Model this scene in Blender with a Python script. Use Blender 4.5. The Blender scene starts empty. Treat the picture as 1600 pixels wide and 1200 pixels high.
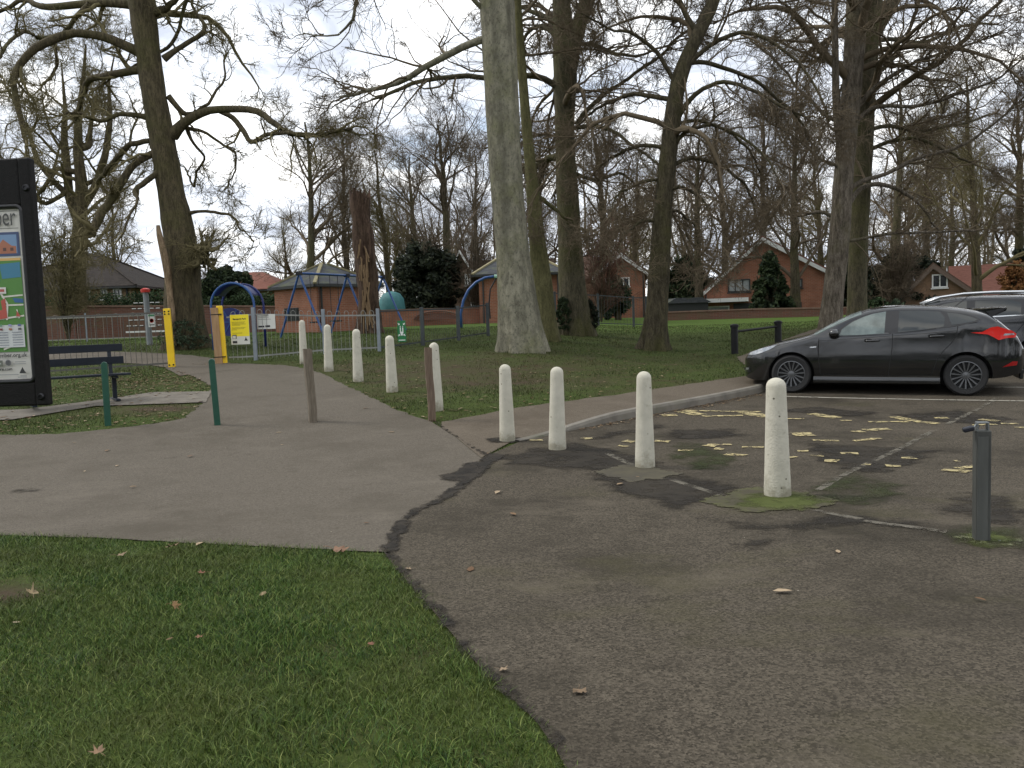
import bpy, bmesh, math, random
import numpy as np
from mathutils import Vector, Matrix
random.seed(7); RNG = np.random.default_rng(11)
scn = bpy.context.scene
COL = scn.collection
R = math.radians

# ---------------------------------------------------------------- camera
F = 1300.0; PITCH = R(4.4); ROLL = R(2.0); H = 1.58
cd = bpy.data.cameras.new("camera"); cam = bpy.data.objects.new("camera", cd); COL.objects.link(cam)
cd.sensor_width = 36.0; cd.lens = 36.0 * F / 1600.0; cd.clip_start = 0.05; cd.clip_end = 2000
CAMROT = Matrix.Rotation(math.pi/2 - PITCH, 3, 'X') @ Matrix.Rotation(-ROLL, 3, 'Z')
cam.matrix_world = Matrix.Translation((0, 0, H)) @ CAMROT.to_4x4()
scn.camera = cam

# ---------------------------------------------------------------- world and sun
SUN_DIR = Vector((-0.62, 0.18, 0.66)).normalized()
w = bpy.data.worlds.new("World"); scn.world = w; w.use_nodes = True
nt = w.node_tree; nt.nodes.clear()
def N(tree, t, **kw):
    n = tree.nodes.new(t)
    for k, v in kw.items():
        if k in n.inputs.keys(): n.inputs[k].default_value = v
        else: setattr(n, k, v)
    return n
sky = N(nt, 'ShaderNodeTexSky'); sky.sky_type = 'NISHITA'; sky.sun_disc = False
sky.sun_elevation = math.asin(SUN_DIR.z); sky.sun_rotation = math.atan2(SUN_DIR.x, SUN_DIR.y) % (2*math.pi)
tc = N(nt, 'ShaderNodeTexCoord'); sep = N(nt, 'ShaderNodeSeparateXYZ'); nt.links.new(tc.outputs['Generated'], sep.inputs[0])
za = N(nt, 'ShaderNodeMath', operation='ADD'); za.inputs[1].default_value = 0.22
zm = N(nt, 'ShaderNodeMath', operation='MAXIMUM'); zm.inputs[1].default_value = 0.0
nt.links.new(sep.outputs[2], zm.inputs[0]); nt.links.new(zm.outputs[0], za.inputs[0])
dv = N(nt, 'ShaderNodeVectorMath', operation='DIVIDE'); cb = N(nt, 'ShaderNodeCombineXYZ')
for i in range(3): nt.links.new(za.outputs[0], cb.inputs[i])
nt.links.new(tc.outputs['Generated'], dv.inputs[0]); nt.links.new(cb.outputs[0], dv.inputs[1])
n1 = N(nt, 'ShaderNodeTexNoise', Scale=1.15, Detail=8.0, Roughness=0.6); nt.links.new(dv.outputs[0], n1.inputs['Vector'])
n2 = N(nt, 'ShaderNodeTexNoise', Scale=2.6, Detail=7.0, Roughness=0.62, Distortion=0.6); nt.links.new(dv.outputs[0], n2.inputs['Vector'])
r1 = N(nt, 'ShaderNodeValToRGB'); r1.color_ramp.elements[0].position = 0.30; r1.color_ramp.elements[1].position = 0.43
nt.links.new(n1.outputs[0], r1.inputs[0])
r2 = N(nt, 'ShaderNodeValToRGB')
e = r2.color_ramp.elements; e[0].position = 0.36; e[0].color = (4.7, 5.1, 5.9, 1); e[1].position = 0.64; e[1].color = (12.6, 12.4, 12.0, 1)
m_ = e.new(0.5); m_.color = (7.9, 8.3, 8.9, 1)
nt.links.new(n2.outputs[0], r2.inputs[0])
mx = N(nt, 'ShaderNodeMix', data_type='RGBA'); nt.links.new(r1.outputs[0], mx.inputs[0])
nt.links.new(sky.outputs[0], mx.inputs[6]); nt.links.new(r2.outputs[0], mx.inputs[7])
bg = N(nt, 'ShaderNodeBackground', Strength=0.1); nt.links.new(mx.outputs[2], bg.inputs[0])
wo = N(nt, 'ShaderNodeOutputWorld'); nt.links.new(bg.outputs[0], wo.inputs[0])
sl = bpy.data.lights.new("sun", 'SUN'); sl.energy = 1.2; sl.angle = R(14); sl.color = (1, 0.95, 0.87)
so = bpy.data.objects.new("sun", sl); COL.objects.link(so)
so.rotation_euler = SUN_DIR.to_track_quat('Z', 'Y').to_euler()
scn.view_settings.view_transform = 'Standard'; scn.view_settings.look = 'None'
scn.view_settings.exposure = 0.74; scn.view_settings.gamma = 1.0
scn.cycles.max_bounces = 5; scn.cycles.transparent_max_bounces = 12

# ---------------------------------------------------------------- ground shape
LY = np.array([-20, 8, 10.7, 12.4, 14.3, 16, 17.7, 19.4, 22, 26, 31, 38, 46, 60, 600.])
LZ = np.array([0, 0, .12, .27, .41, .53, .64, .76, .93, 1.12, 1.27, 1.42, 1.52, 1.6, 1.6])
RY = np.array([-20, 8, 11, 13.5, 17, 21.5, 27, 31, 36, 45, 60, 600.])
RZ = np.array([0, 0, .06, .15, .3, .54, .80, .97, 1.15, 1.40, 1.55, 1.6])
def smooth_prof(Y, Z):
    yy = np.arange(-20, 600, .25); zz = np.interp(yy, Y, Z)
    k = np.ones(9)/9; zs = np.convolve(np.pad(zz, 4, mode='edge'), k, 'valid')
    return yy, zs
LP = smooth_prof(LY, LZ); RP = smooth_prof(RY, RZ)
def sstep(a, b, x):
    t = np.clip((x - a)/(b - a), 0, 1); return t*t*(3 - 2*t)
def G(x, y):
    x = np.asarray(x, float); y = np.asarray(y, float)
    f = sstep(-1.5, 4.0, x - 0.12*np.maximum(y - 12, 0))
    return np.interp(y, *LP)*(1 - f) + np.interp(y, *RP)*f
def ray(px, py):
    c = (px - 800)/F; d = (600 - py)/F
    return np.array(CAMROT @ Vector((c, d, -1)))
def at(px, py, Y):
    d = ray(px, py); t = Y/d[1]
    return Vector((d[0]*t, Y, H + d[2]*t))
def gp0(px, py, surf):
    d = ray(px, py); ts = np.linspace(1.5, 160, 4000)/d[1]
    f = H + d[2]*ts - surf(d[0]*ts, d[1]*ts)
    k = np.argmax(f < 0)
    if f[k] >= 0: k = len(ts) - 1
    a, b = ts[max(k-1, 0)], ts[k]
    for _ in range(30):
        m = (a + b)/2
        if H + d[2]*m - float(surf(d[0]*m, d[1]*m)) > 0: a = m
        else: b = m
    return float(d[0]*a), float(d[1]*a)
KERB = [gp0(*p, G) for p in ((812, 691), (850, 683), (900, 672), (1000, 652), (1100, 633), (1185, 615))]
KERB += [(6.3, 17.2), (9.5, 22.5), (14, 30), (20, 40)]
KERB = np.array(KERB)
def kerb_sd(x, y):
    """signed distance to the kerb line (+ behind it, on the grass side) and the distance along it"""
    x = np.asarray(x, float); y = np.asarray(y, float)
    best = np.full(x.shape, 1e9); sg = np.zeros(x.shape); al = np.zeros(x.shape); acc = 0
    for a, b in zip(KERB[:-1], KERB[1:]):
        e = b - a; L = np.hypot(*e); t = ((x - a[0])*e[0] + (y - a[1])*e[1])/L**2; tc_ = np.clip(t, 0, 1)
        dx = x - a[0] - tc_*e[0]; dy = y - a[1] - tc_*e[1]; d = np.hypot(dx, dy)
        s = np.sign(e[0]*(y - a[1]) - e[1]*(x - a[0])); m = d < best
        best = np.where(m, d, best); sg = np.where(m, s, sg); al = np.where(m, acc + tc_*L, al); acc += L
    return best*np.where(sg == 0, 1, sg), al
KH = 0.11
def step(x, y):
    d, s = kerb_sd(x, y); return d, KH*sstep(0, 2.2, s)*(1 - sstep(1.6, 4.2, d))
def S(x, y):           # the surface one stands on
    d, k = step(x, y); return G(x, y) + k*(d > 0)
def S_ground(x, y):    # soil sheet: stays under the kerb
    d, k = step(x, y); return G(x, y) + k*sstep(.2, .5, d)
def gp(px, py, dz=0.0):
    x, y = gp0(px, py, S); return Vector((x, y, float(S(x, y)) + dz))

# ---------------------------------------------------------------- object helpers
def link(o, parent=None):
    COL.objects.link(o)
    if parent is not None: o.parent = parent
    return o
def tag(o, label=None, cat=None, group=None, kind=None):
    if label: o['label'] = label
    if cat: o['category'] = cat
    if group: o['group'] = group
    if kind: o['kind'] = kind
    return o
def empty(name, loc, rz=0, label=None, cat=None, group=None, rot=None):
    o = bpy.data.objects.new(name, None); o.location = loc; o.rotation_euler = rot or (0, 0, rz); o.empty_display_size = .2
    link(o); return tag(o, label, cat, group)
def mesh_np(name, V, Fq, mat, parent=None, smooth=False, mats=None, fmat=None):
    """V (n,3); Fq list of int arrays (m,k) of faces"""
    me = bpy.data.meshes.new(name); V = np.ascontiguousarray(V, np.float32)
    me.vertices.add(len(V)); me.vertices.foreach_set('co', V.ravel())
    Fq = [np.asarray(f, np.int32) for f in Fq if len(f)]
    loops = np.concatenate([f.ravel() for f in Fq]); tot = np.concatenate([np.full(len(f), f.shape[1], np.int32) for f in Fq])
    st = np.concatenate([[0], np.cumsum(tot)[:-1]]).astype(np.int32)
    me.loops.add(len(loops)); me.loops.foreach_set('vertex_index', loops)
    me.polygons.add(len(tot)); me.polygons.foreach_set('loop_start', st); me.polygons.foreach_set('loop_total', tot)
    if smooth: me.polygons.foreach_set('use_smooth', np.ones(len(tot), bool))
    me.update(calc_edges=True); me.validate()
    if mat: me.materials.append(mat)
    o = bpy.data.objects.new(name, me); return link(o, parent)
class MB:
    def __init__(s): s.v = []; s.f = []
    def add(s, vs, fs):
        b = len(s.v); s.v += [tuple(v) for v in vs]; s.f += [tuple(i + b for i in f) for f in fs]; return s
    def box(s, c, size, rz=0, M=None, taper=1.0):
        x, y, z = [k/2 for k in size]
        vs = [Vector((sx*x*(taper if sz > 0 else 1), sy*y*(taper if sz > 0 else 1), sz*z)) for sz in (-1, 1) for sx, sy in ((-1, -1), (1, -1), (1, 1), (-1, 1))]
        m = (M or Matrix.Rotation(rz, 3, 'Z'))
        vs = [m @ v + Vector(c) for v in vs]
        return s.add(vs, [(3, 2, 1, 0), (4, 5, 6, 7), (0, 1, 5, 4), (1, 2, 6, 5), (2, 3, 7, 6), (3, 0, 4, 7)])
    def bar(s, a, b, w, h=None, up=(0, 0, 1)):
        a = Vector(a); b = Vector(b); h = h or w; d = (b - a).normalized(); u = Vector(up)
        if abs(d.dot(u)) > .98: u = Vector((1, 0, 0))
        r = d.cross(u).normalized(); u = r.cross(d)
        vs = [p + r*(i*w/2) + u*(j*h/2) for p in (a, b) for i, j in ((-1, -1), (1, -1), (1, 1), (-1, 1))]
        return s.add(vs, [(0, 1, 2, 3), (7, 6, 5, 4), (4, 5, 1, 0), (5, 6, 2, 1), (6, 7, 3, 2), (7, 4, 0, 3)])
    def tube(s, pts, rad, k=8, cap=True):
        pts = [Vector(p) for p in pts]; n = len(pts)
        rr = rad if hasattr(rad, '__len__') else [rad]*n
        d0 = (pts[-1] - pts[0]); 
        if d0.length < 1e-6: d0 = pts[1] - pts[0]
        ref = min((Vector((1, 0, 0)), Vector((0, 1, 0)), Vector((0, 0, 1))), key=lambda q: abs(q.dot(d0.normalized())))
        vs = []
        for i, p in enumerate(pts):
            t = (pts[min(i+1, n-1)] - pts[max(i-1, 0)]).normalized()
            u = t.cross(ref); u = u.normalized() if u.length > 1e-4 else t.orthogonal().normalized(); v = t.cross(u)
            vs += [p + (u*math.cos(2*math.pi*j/k) + v*math.sin(2*math.pi*j/k))*rr[i] for j in range(k)]
        fs = [(i*k + j, i*k + (j+1) % k, (i+1)*k + (j+1) % k, (i+1)*k + j) for i in range(n-1) for j in range(k)]
        if cap: fs += [tuple(range(k-1, -1, -1)), tuple((n-1)*k + j for j in range(k))]
        return s.add(vs, fs)
    def lathe(s, prof, k=20, c=(0, 0, 0), M=None):
        c = Vector(c); vs = []
        for r_, z in prof:
            for j in range(k):
                v = Vector((r_*math.cos(2*math.pi*j/k), r_*math.sin(2*math.pi*j/k), z))
                vs.append((M @ v if M else v) + c)
        n = len(prof)
        fs = [(i*k + j, i*k + (j+1) % k, (i+1)*k + (j+1) % k, (i+1)*k + j) for i in range(n-1) for j in range(k)]
        fs += [tuple(range(k-1, -1, -1)), tuple((n-1)*k + j for j in range(k))]
        return s.add(vs, fs)
    def prism(s, poly, off):
        """planar polygon poly extruded by vector off"""
        poly = [Vector(p) for p in poly]; n = len(poly); off = Vector(off)
        return s.add(poly + [p + off for p in poly], [tuple(range(n))[::-1], tuple(range(n, 2*n))] + [(i, (i+1) % n, n + (i+1) % n, n + i) for i in range(n)])
    def quad(s, *p): return s.add(p, [tuple(range(len(p)))])
    def build(s, name, mat, parent=None, smooth=False, bevel=0, auto=None):
        me = bpy.data.meshes.new(name); me.from_pydata(s.v, [], s.f); me.validate()
        bm = bmesh.new(); bm.from_mesh(me); bmesh.ops.recalc_face_normals(bm, faces=bm.faces); bm.to_mesh(me); bm.free()
        if mat: me.materials.append(mat)
        if smooth or auto:
            for p in me.polygons: p.use_smooth = True
        if auto: me.set_sharp_from_angle(angle=R(auto))
        o = bpy.data.objects.new(name, me); link(o, parent)
        if bevel:
            b = o.modifiers.new("bevel", 'BEVEL'); b.width = bevel; b.segments = 2; b.limit_method = 'ANGLE'
        return o

# ---------------------------------------------------------------- materials
MATS = {}
def newmat(name):
    m = bpy.data.materials.new(name); m.use_nodes = True; t = m.node_tree
    b = t.nodes['Principled BSDF']; return m, t, b
def mat(name, c, rough=.6, metal=0, c2=None, scale=6, bump=0, bscale=40, coat=0, spec=None, stretch=(1, 1, 1), lo=.35, hi=.65, c3=None, s3=1.2, lo3=.5, hi3=.68, trans=0, detail=5):
    if name in MATS: return MATS[name]
    m, t, b = newmat(name); b.inputs['Roughness'].default_value = rough; b.inputs['Metallic'].default_value = metal
    b.inputs['Coat Weight'].default_value = coat
    if spec is not None: b.inputs['Specular IOR Level'].default_value = spec
    if trans: b.inputs['Transmission Weight'].default_value = trans
    b.inputs['Base Color'].default_value = (*c, 1)
    if c2 or bump or c3:
        tc = N(t, 'ShaderNodeTexCoord'); mp = N(t, 'ShaderNodeMapping'); mp.inputs['Scale'].default_value = stretch
        t.links.new(tc.outputs['Object'], mp.inputs[0])
    if c2:
        n = N(t, 'ShaderNodeTexNoise', Scale=float(scale), Detail=float(detail), Roughness=.62); t.links.new(mp.outputs[0], n.inputs['Vector'])
        r = N(t, 'ShaderNodeValToRGB'); r.color_ramp.elements[0].position = lo; r.color_ramp.elements[1].position = hi
        r.color_ramp.elements[0].color = (*c, 1); r.color_ramp.elements[1].color = (*c2, 1)
        t.links.new(n.outputs[0], r.inputs[0]); out = r.outputs[0]
        if c3:
            n3 = N(t, 'ShaderNodeTexNoise', Scale=float(s3), Detail=5.0, Roughness=.6); t.links.new(mp.outputs[0], n3.inputs['Vector'])
            r3 = N(t, 'ShaderNodeMapRange'); r3.inputs[1].default_value = lo3; r3.inputs[2].default_value = hi3
            t.links.new(n3.outputs[0], r3.inputs[0])
            x = N(t, 'ShaderNodeMix', data_type='RGBA'); t.links.new(r3.outputs[0], x.inputs[0]); t.links.new(out, x.inputs[6]); x.inputs[7].default_value = (*c3, 1); out = x.outputs[2]
        t.links.new(out, b.inputs['Base Color'])
    if bump:
        nb = N(t, 'ShaderNodeTexNoise', Scale=float(bscale), Detail=4.0); t.links.new(mp.outputs[0], nb.inputs['Vector'])
        bp = N(t, 'ShaderNodeBump', Strength=float(bump), Distance=.02); t.links.new(nb.outputs[0], bp.inputs['Height']); t.links.new(bp.outputs[0], b.inputs['Normal'])
    MATS[name] = m; return m
def island_mat(name, cols, rough=.7, trans=0.0, base=None):
    """colour picked per blade / leaf, plus slow patches"""
    m, t, b = newmat(name); b.inputs['Roughness'].default_value = rough
    g = N(t, 'ShaderNodeNewGeometry'); r = N(t, 'ShaderNodeValToRGB'); r.color_ramp.interpolation = 'LINEAR'
    el = r.color_ramp.elements
    while len(el) < len(cols): el.new(.5)
    for i, c in enumerate(cols): el[i].position = i/(len(cols) - 1); el[i].color = (*c, 1)
    t.links.new(g.outputs['Random Per Island'], r.inputs[0]); out = r.outputs[0]
    if base:
        tc = N(t, 'ShaderNodeTexCoord'); n = N(t, 'ShaderNodeTexNoise', Scale=base[1], Detail=3.0); t.links.new(tc.outputs['Object'], n.inputs['Vector'])
        mr = N(t, 'ShaderNodeMapRange'); mr.inputs[1].default_value = .42; mr.inputs[2].default_value = .68; mr.inputs[4].default_value = base[2]; t.links.new(n.outputs[0], mr.inputs[0])
        x = N(t, 'ShaderNodeMix', data_type='RGBA'); t.links.new(mr.outputs[0], x.inputs[0]); t.links.new(out, x.inputs[6]); x.inputs[7].default_value = (*base[0], 1); out = x.outputs[2]
    t.links.new(out, b.inputs['Base Color']); MATS[name] = m
    b.inputs['Specular IOR Level'].default_value = .25
    return m
def asphalt(name, c_dark, c_mid, c_light, patch, moss=None):
    m, t, b = newmat(name); tc = N(t, 'ShaderNodeTexCoord'); P_ = tc.outputs['Object']
    def noise(s, d=5.0, ro=.6, v=P_):
        n = N(t, 'ShaderNodeTexNoise', Scale=float(s), Detail=float(d), Roughness=float(ro)); t.links.new(v, n.inputs['Vector']); return n.outputs[0]
    def mixc(f, a, c):
        x = N(t, 'ShaderNodeMix', data_type='RGBA'); t.links.new(f, x.inputs[0])
        if isinstance(a, tuple): x.inputs[6].default_value = (*a, 1)
        else: t.links.new(a, x.inputs[6])
        if isinstance(c, tuple): x.inputs[7].default_value = (*c, 1)
        else: t.links.new(c, x.inputs[7])
        return x.outputs[2]
    def rng(v, a, c, o=1.0):
        r = N(t, 'ShaderNodeMapRange'); r.inputs[1].default_value = a; r.inputs[2].default_value = c; r.inputs[4].default_value = o; t.links.new(v, r.inputs[0]); return r.outputs[0]
    vor = N(t, 'ShaderNodeTexVoronoi', Scale=95.0); t.links.new(P_, vor.inputs['Vector'])
    sp = N(t, 'ShaderNodeSeparateColor'); t.links.new(vor.outputs['Color'], sp.inputs[0])
    col = mixc(rng(sp.outputs[0], .1, .95), c_dark, c_light)
    col = mixc(rng(noise(38, 3, .7), .3, .7, .65), col, c_mid)
    col = mixc(rng(noise(.55, 7, .68), .48, .66, .85), col, patch)
    mpn = N(t, 'ShaderNodeMapping'); mpn.inputs['Scale'].default_value = (1, 1.6, 1); mpn.inputs['Location'].default_value = (7, 3, 0); t.links.new(P_, mpn.inputs[0])
    col = mixc(rng(noise(1.9, 6, .7, mpn.outputs[0]), .60, .70, .6), col, patch)
    lg = rng(noise(.9, 6, .7, mpn.outputs[0]), .55, .70, .5); col = mixc(lg, col, c_light)
    if moss: col = mixc(rng(noise(.42, 6, .7, mpn.outputs[0]), .55, .7, .5), col, moss)
    vs = N(t, 'ShaderNodeTexVoronoi', Scale=7.0); t.links.new(P_, vs.inputs['Vector'])
    sv = N(t, 'ShaderNodeMapRange'); sv.inputs[1].default_value = .05; sv.inputs[2].default_value = .035; t.links.new(vs.outputs['Distance'], sv.inputs[0])
    s2 = N(t, 'ShaderNodeSeparateColor'); t.links.new(vs.outputs['Color'], s2.inputs[0]); rare = rng(s2.outputs[1], .9, .92)
    mm = N(t, 'ShaderNodeMath', operation='MULTIPLY'); t.links.new(sv.outputs[0], mm.inputs[0]); t.links.new(rare, mm.inputs[1])
    col = mixc(mm.outputs[0], col, (.3, .27, .22))
    t.links.new(col, b.inputs['Base Color']); b.inputs['Roughness'].default_value = .95; b.inputs['Specular IOR Level'].default_value = .12
    bp = N(t, 'ShaderNodeBump', Strength=.55, Distance=.006); t.links.new(vor.outputs['Distance'], bp.inputs['Height']); t.links.new(bp.outputs[0], b.inputs['Normal'])
    MATS[name] = m; return m
def worn(name, c, lo=.44, hi=.5, scale=9, c2=None, rough=.9, stretch=(1, 1, 1), edge=0):
    """a thin coat (paint, damp, moss) with a broken edge: transparent where it has worn away"""
    m, t, b = newmat(name); b.inputs['Base Color'].default_value = (*c, 1); b.inputs['Roughness'].default_value = rough
    tc = N(t, 'ShaderNodeTexCoord'); mp = N(t, 'ShaderNodeMapping'); mp.inputs['Scale'].default_value = stretch; t.links.new(tc.outputs['Object'], mp.inputs[0])
    n = N(t, 'ShaderNodeTexNoise', Scale=float(scale), Detail=8.0, Roughness=.72); t.links.new(mp.outputs[0], n.inputs['Vector'])
    b.inputs['Specular IOR Level'].default_value = .12; src = n.outputs[0]
    if edge:
        ea = N(t, 'ShaderNodeAttribute'); ea.attribute_name = 'edge'; em = N(t, 'ShaderNodeMath', operation='MULTIPLY_ADD'); em.inputs[1].default_value = edge; t.links.new(ea.outputs['Fac'], em.inputs[0])
        sb = N(t, 'ShaderNodeMath', operation='SUBTRACT'); sb.inputs[1].default_value = edge; t.links.new(src, sb.inputs[0]); t.links.new(sb.outputs[0], em.inputs[2]); src = em.outputs[0]
    r = N(t, 'ShaderNodeMapRange'); r.inputs[1].default_value = lo; r.inputs[2].default_value = hi; r.interpolation_type = 'SMOOTHSTEP'; t.links.new(src, r.inputs[0])
    if c2:
        n2 = N(t, 'ShaderNodeTexNoise', Scale=float(scale)*.6, Detail=6.0, Roughness=.7); t.links.new(tc.outputs['Object'], n2.inputs['Vector'])
        rr = N(t, 'ShaderNodeMapRange'); rr.inputs[1].default_value = .42; rr.inputs[2].default_value = .6; t.links.new(n2.outputs[0], rr.inputs[0])
        x = N(t, 'ShaderNodeMix', data_type='RGBA'); t.links.new(rr.outputs[0], x.inputs[0]); x.inputs[6].default_value = (*c, 1); x.inputs[7].default_value = (*c2, 1); t.links.new(x.outputs[2], b.inputs['Base Color'])
    t.links.new(r.outputs[0], b.inputs['Alpha']); MATS[name] = m; return m
def brick_mat(name, c1, c2, mortar, patch=None):
    m, t, b = newmat(name); tc = N(t, 'ShaderNodeTexCoord'); sp = N(t, 'ShaderNodeSeparateXYZ'); t.links.new(tc.outputs['Object'], sp.inputs[0])
    ad = N(t, 'ShaderNodeMath', operation='ADD'); t.links.new(sp.outputs[0], ad.inputs[0]); t.links.new(sp.outputs[1], ad.inputs[1])
    cb = N(t, 'ShaderNodeCombineXYZ'); t.links.new(ad.outputs[0], cb.inputs[0]); t.links.new(sp.outputs[2], cb.inputs[1])
    bt = N(t, 'ShaderNodeTexBrick', Scale=1.0); bt.inputs['Brick Width'].default_value = .225; bt.inputs['Row Height'].default_value = .075; bt.inputs['Mortar Size'].default_value = .007
    bt.inputs['Color1'].default_value = (*c1, 1); bt.inputs['Color2'].default_value = (*c2, 1); bt.inputs['Mortar'].default_value = (*mortar, 1)
    t.links.new(cb.outputs[0], bt.inputs['Vector'])
    n = N(t, 'ShaderNodeTexNoise', Scale=1.3, Detail=6.0); t.links.new(tc.outputs['Object'], n.inputs['Vector'])
    r = N(t, 'ShaderNodeMapRange'); r.inputs[1].default_value = .45; r.inputs[2].default_value = .7; r.inputs[4].default_value = .8; t.links.new(n.outputs[0], r.inputs[0])
    x = N(t, 'ShaderNodeMix', data_type='RGBA'); t.links.new(r.outputs[0], x.inputs[0]); t.links.new(bt.outputs[0], x.inputs[6]); x.inputs[7].default_value = (*(patch or c2), 1)
    t.links.new(x.outputs[2], b.inputs['Base Color']); b.inputs['Roughness'].default_value = .9; MATS[name] = m; return m
def bark(name, c1, c2, moss, moss_amt, sx=9, sz=1.3, bump=.9, streak=0):
    m, t, b = newmat(name); tc = N(t, 'ShaderNodeTexCoord'); mp = N(t, 'ShaderNodeMapping'); mp.inputs['Scale'].default_value = (sx, sx, sz); t.links.new(tc.outputs['Object'], mp.inputs[0])
    n = N(t, 'ShaderNodeTexNoise', Scale=1.0, Detail=8.0, Roughness=.7); t.links.new(mp.outputs[0], n.inputs['Vector'])
    r = N(t, 'ShaderNodeValToRGB'); e = r.color_ramp.elements; e[0].position = .38; e[0].color = (*c1, 1); e[1].position = .62; e[1].color = (*c2, 1); t.links.new(n.outputs[0], r.inputs[0])
    n2 = N(t, 'ShaderNodeTexNoise', Scale=.9, Detail=6.0, Roughness=.65); t.links.new(tc.outputs['Object'], n2.inputs['Vector'])
    mr = N(t, 'ShaderNodeMapRange'); mr.inputs[1].default_value = .62 - .3*moss_amt; mr.inputs[2].default_value = .85 - .3*moss_amt; mr.inputs[4].default_value = .85; t.links.new(n2.outputs[0], mr.inputs[0])
    x = N(t, 'ShaderNodeMix', data_type='RGBA'); t.links.new(mr.outputs[0], x.inputs[0]); t.links.new(r.outputs[0], x.inputs[6]); x.inputs[7].default_value = (*moss, 1)
    col = x.outputs[2]
    m5 = N(t, 'ShaderNodeMapping'); m5.inputs['Scale'].default_value = (sx*3.2, sx*3.2, sz*5); t.links.new(tc.outputs['Object'], m5.inputs[0])
    n5 = N(t, 'ShaderNodeTexNoise', Scale=1.0, Detail=5.0, Roughness=.7); t.links.new(m5.outputs[0], n5.inputs['Vector'])
    r5 = N(t, 'ShaderNodeMapRange'); r5.inputs[1].default_value = .5; r5.inputs[2].default_value = .66; r5.inputs[4].default_value = .7; t.links.new(n5.outputs[0], r5.inputs[0])
    x5 = N(t, 'ShaderNodeMix', data_type='RGBA'); t.links.new(r5.outputs[0], x5.inputs[0]); t.links.new(col, x5.inputs[6]); x5.inputs[7].default_value = (*[k*.5 for k in c1], 1); col = x5.outputs[2]
    if streak:
        m3 = N(t, 'ShaderNodeMapping'); m3.inputs['Scale'].default_value = (4, 4, .25); t.links.new(tc.outputs['Object'], m3.inputs[0])
        n3 = N(t, 'ShaderNodeTexNoise', Scale=1.0, Detail=5.0); t.links.new(m3.outputs[0], n3.inputs['Vector'])
        mr3 = N(t, 'ShaderNodeMapRange'); mr3.inputs[1].default_value = .5; mr3.inputs[2].default_value = .7; mr3.inputs[4].default_value = streak; t.links.new(n3.outputs[0], mr3.inputs[0])
        x3 = N(t, 'ShaderNodeMix', data_type='RGBA'); t.links.new(mr3.outputs[0], x3.inputs[0]); t.links.new(col, x3.inputs[6]); x3.inputs[7].default_value = (*[k*.45 for k in c1], 1); col = x3.outputs[2]
        vo = N(t, 'ShaderNodeTexVoronoi', Scale=5.0); m4 = N(t, 'ShaderNodeMapping'); m4.inputs['Scale'].default_value = (2.2, 2.2, 1); t.links.new(tc.outputs['Object'], m4.inputs[0]); t.links.new(m4.outputs[0], vo.inputs['Vector'])
        mv = N(t, 'ShaderNodeMapRange'); mv.inputs[1].default_value = .16; mv.inputs[2].default_value = .1; mv.inputs[4].default_value = .45; t.links.new(vo.outputs['Distance'], mv.inputs[0])
        x4 = N(t, 'ShaderNodeMix', data_type='RGBA'); t.links.new(mv.outputs[0], x4.inputs[0]); t.links.new(col, x4.inputs[6]); x4.inputs[7].default_value = (*[k*.4 for k in c1], 1); col = x4.outputs[2]
    t.links.new(col, b.inputs['Base Color']); b.inputs['Roughness'].default_value = .92; b.inputs['Specular IOR Level'].default_value = .2
    bp = N(t, 'ShaderNodeBump', Strength=bump, Distance=.05); t.links.new(n.outputs[0], bp.inputs['Height']); t.links.new(bp.outputs[0], b.inputs['Normal'])
    MATS[name] = m; return m

# ---------------------------------------------------------------- setting: ground sheets
def inside(x, y, poly):
    r = np.zeros(np.shape(x), bool); n = len(poly)
    for i in range(n):
        x1, y1 = poly[i][:2]; x2, y2 = poly[(i+1) % n][:2]
        c = ((y1 > y) != (y2 > y)) & (x < (x2 - x1)*(y - y1)/((y2 - y1) or 1e-9) + x1); r ^= c
    return r
def jag(pts, amp=.03, st=.12, closed=False, seed=1):
    rg = random.Random(seed); out = []; n = len(pts)
    for i in range(n if closed else n - 1):
        a, b = Vector(pts[i][:2]), Vector(pts[(i+1) % n][:2]); L = (b - a).length; k = max(1, int(L/st)); nr = Vector((-(b-a).y, (b-a).x)).normalized() if L > 1e-6 else Vector((0, 0))
        for j in range(k): out.append(a + (b - a)*(j/k) + nr*(rg.uniform(-amp, amp)))
    if not closed: out.append(Vector(pts[-1][:2]))
    return out
def ribbon(line, wl, wr):
    """strip polygon round a polyline with widths to the left and right (per point)"""
    n = len(line); Lp, Rp = [], []
    for i, p in enumerate(line):
        a = Vector(line[max(i-1, 0)][:2]); c = Vector(line[min(i+1, n-1)][:2]); tn = (c - a).normalized(); nr = Vector((-tn.y, tn.x)); q = Vector(p[:2])
        Lp.append(q + nr*(wl[i] if hasattr(wl, '__len__') else wl)); Rp.append(q - nr*(wr[i] if hasattr(wr, '__len__') else wr))
    return Lp, Rp
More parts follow.
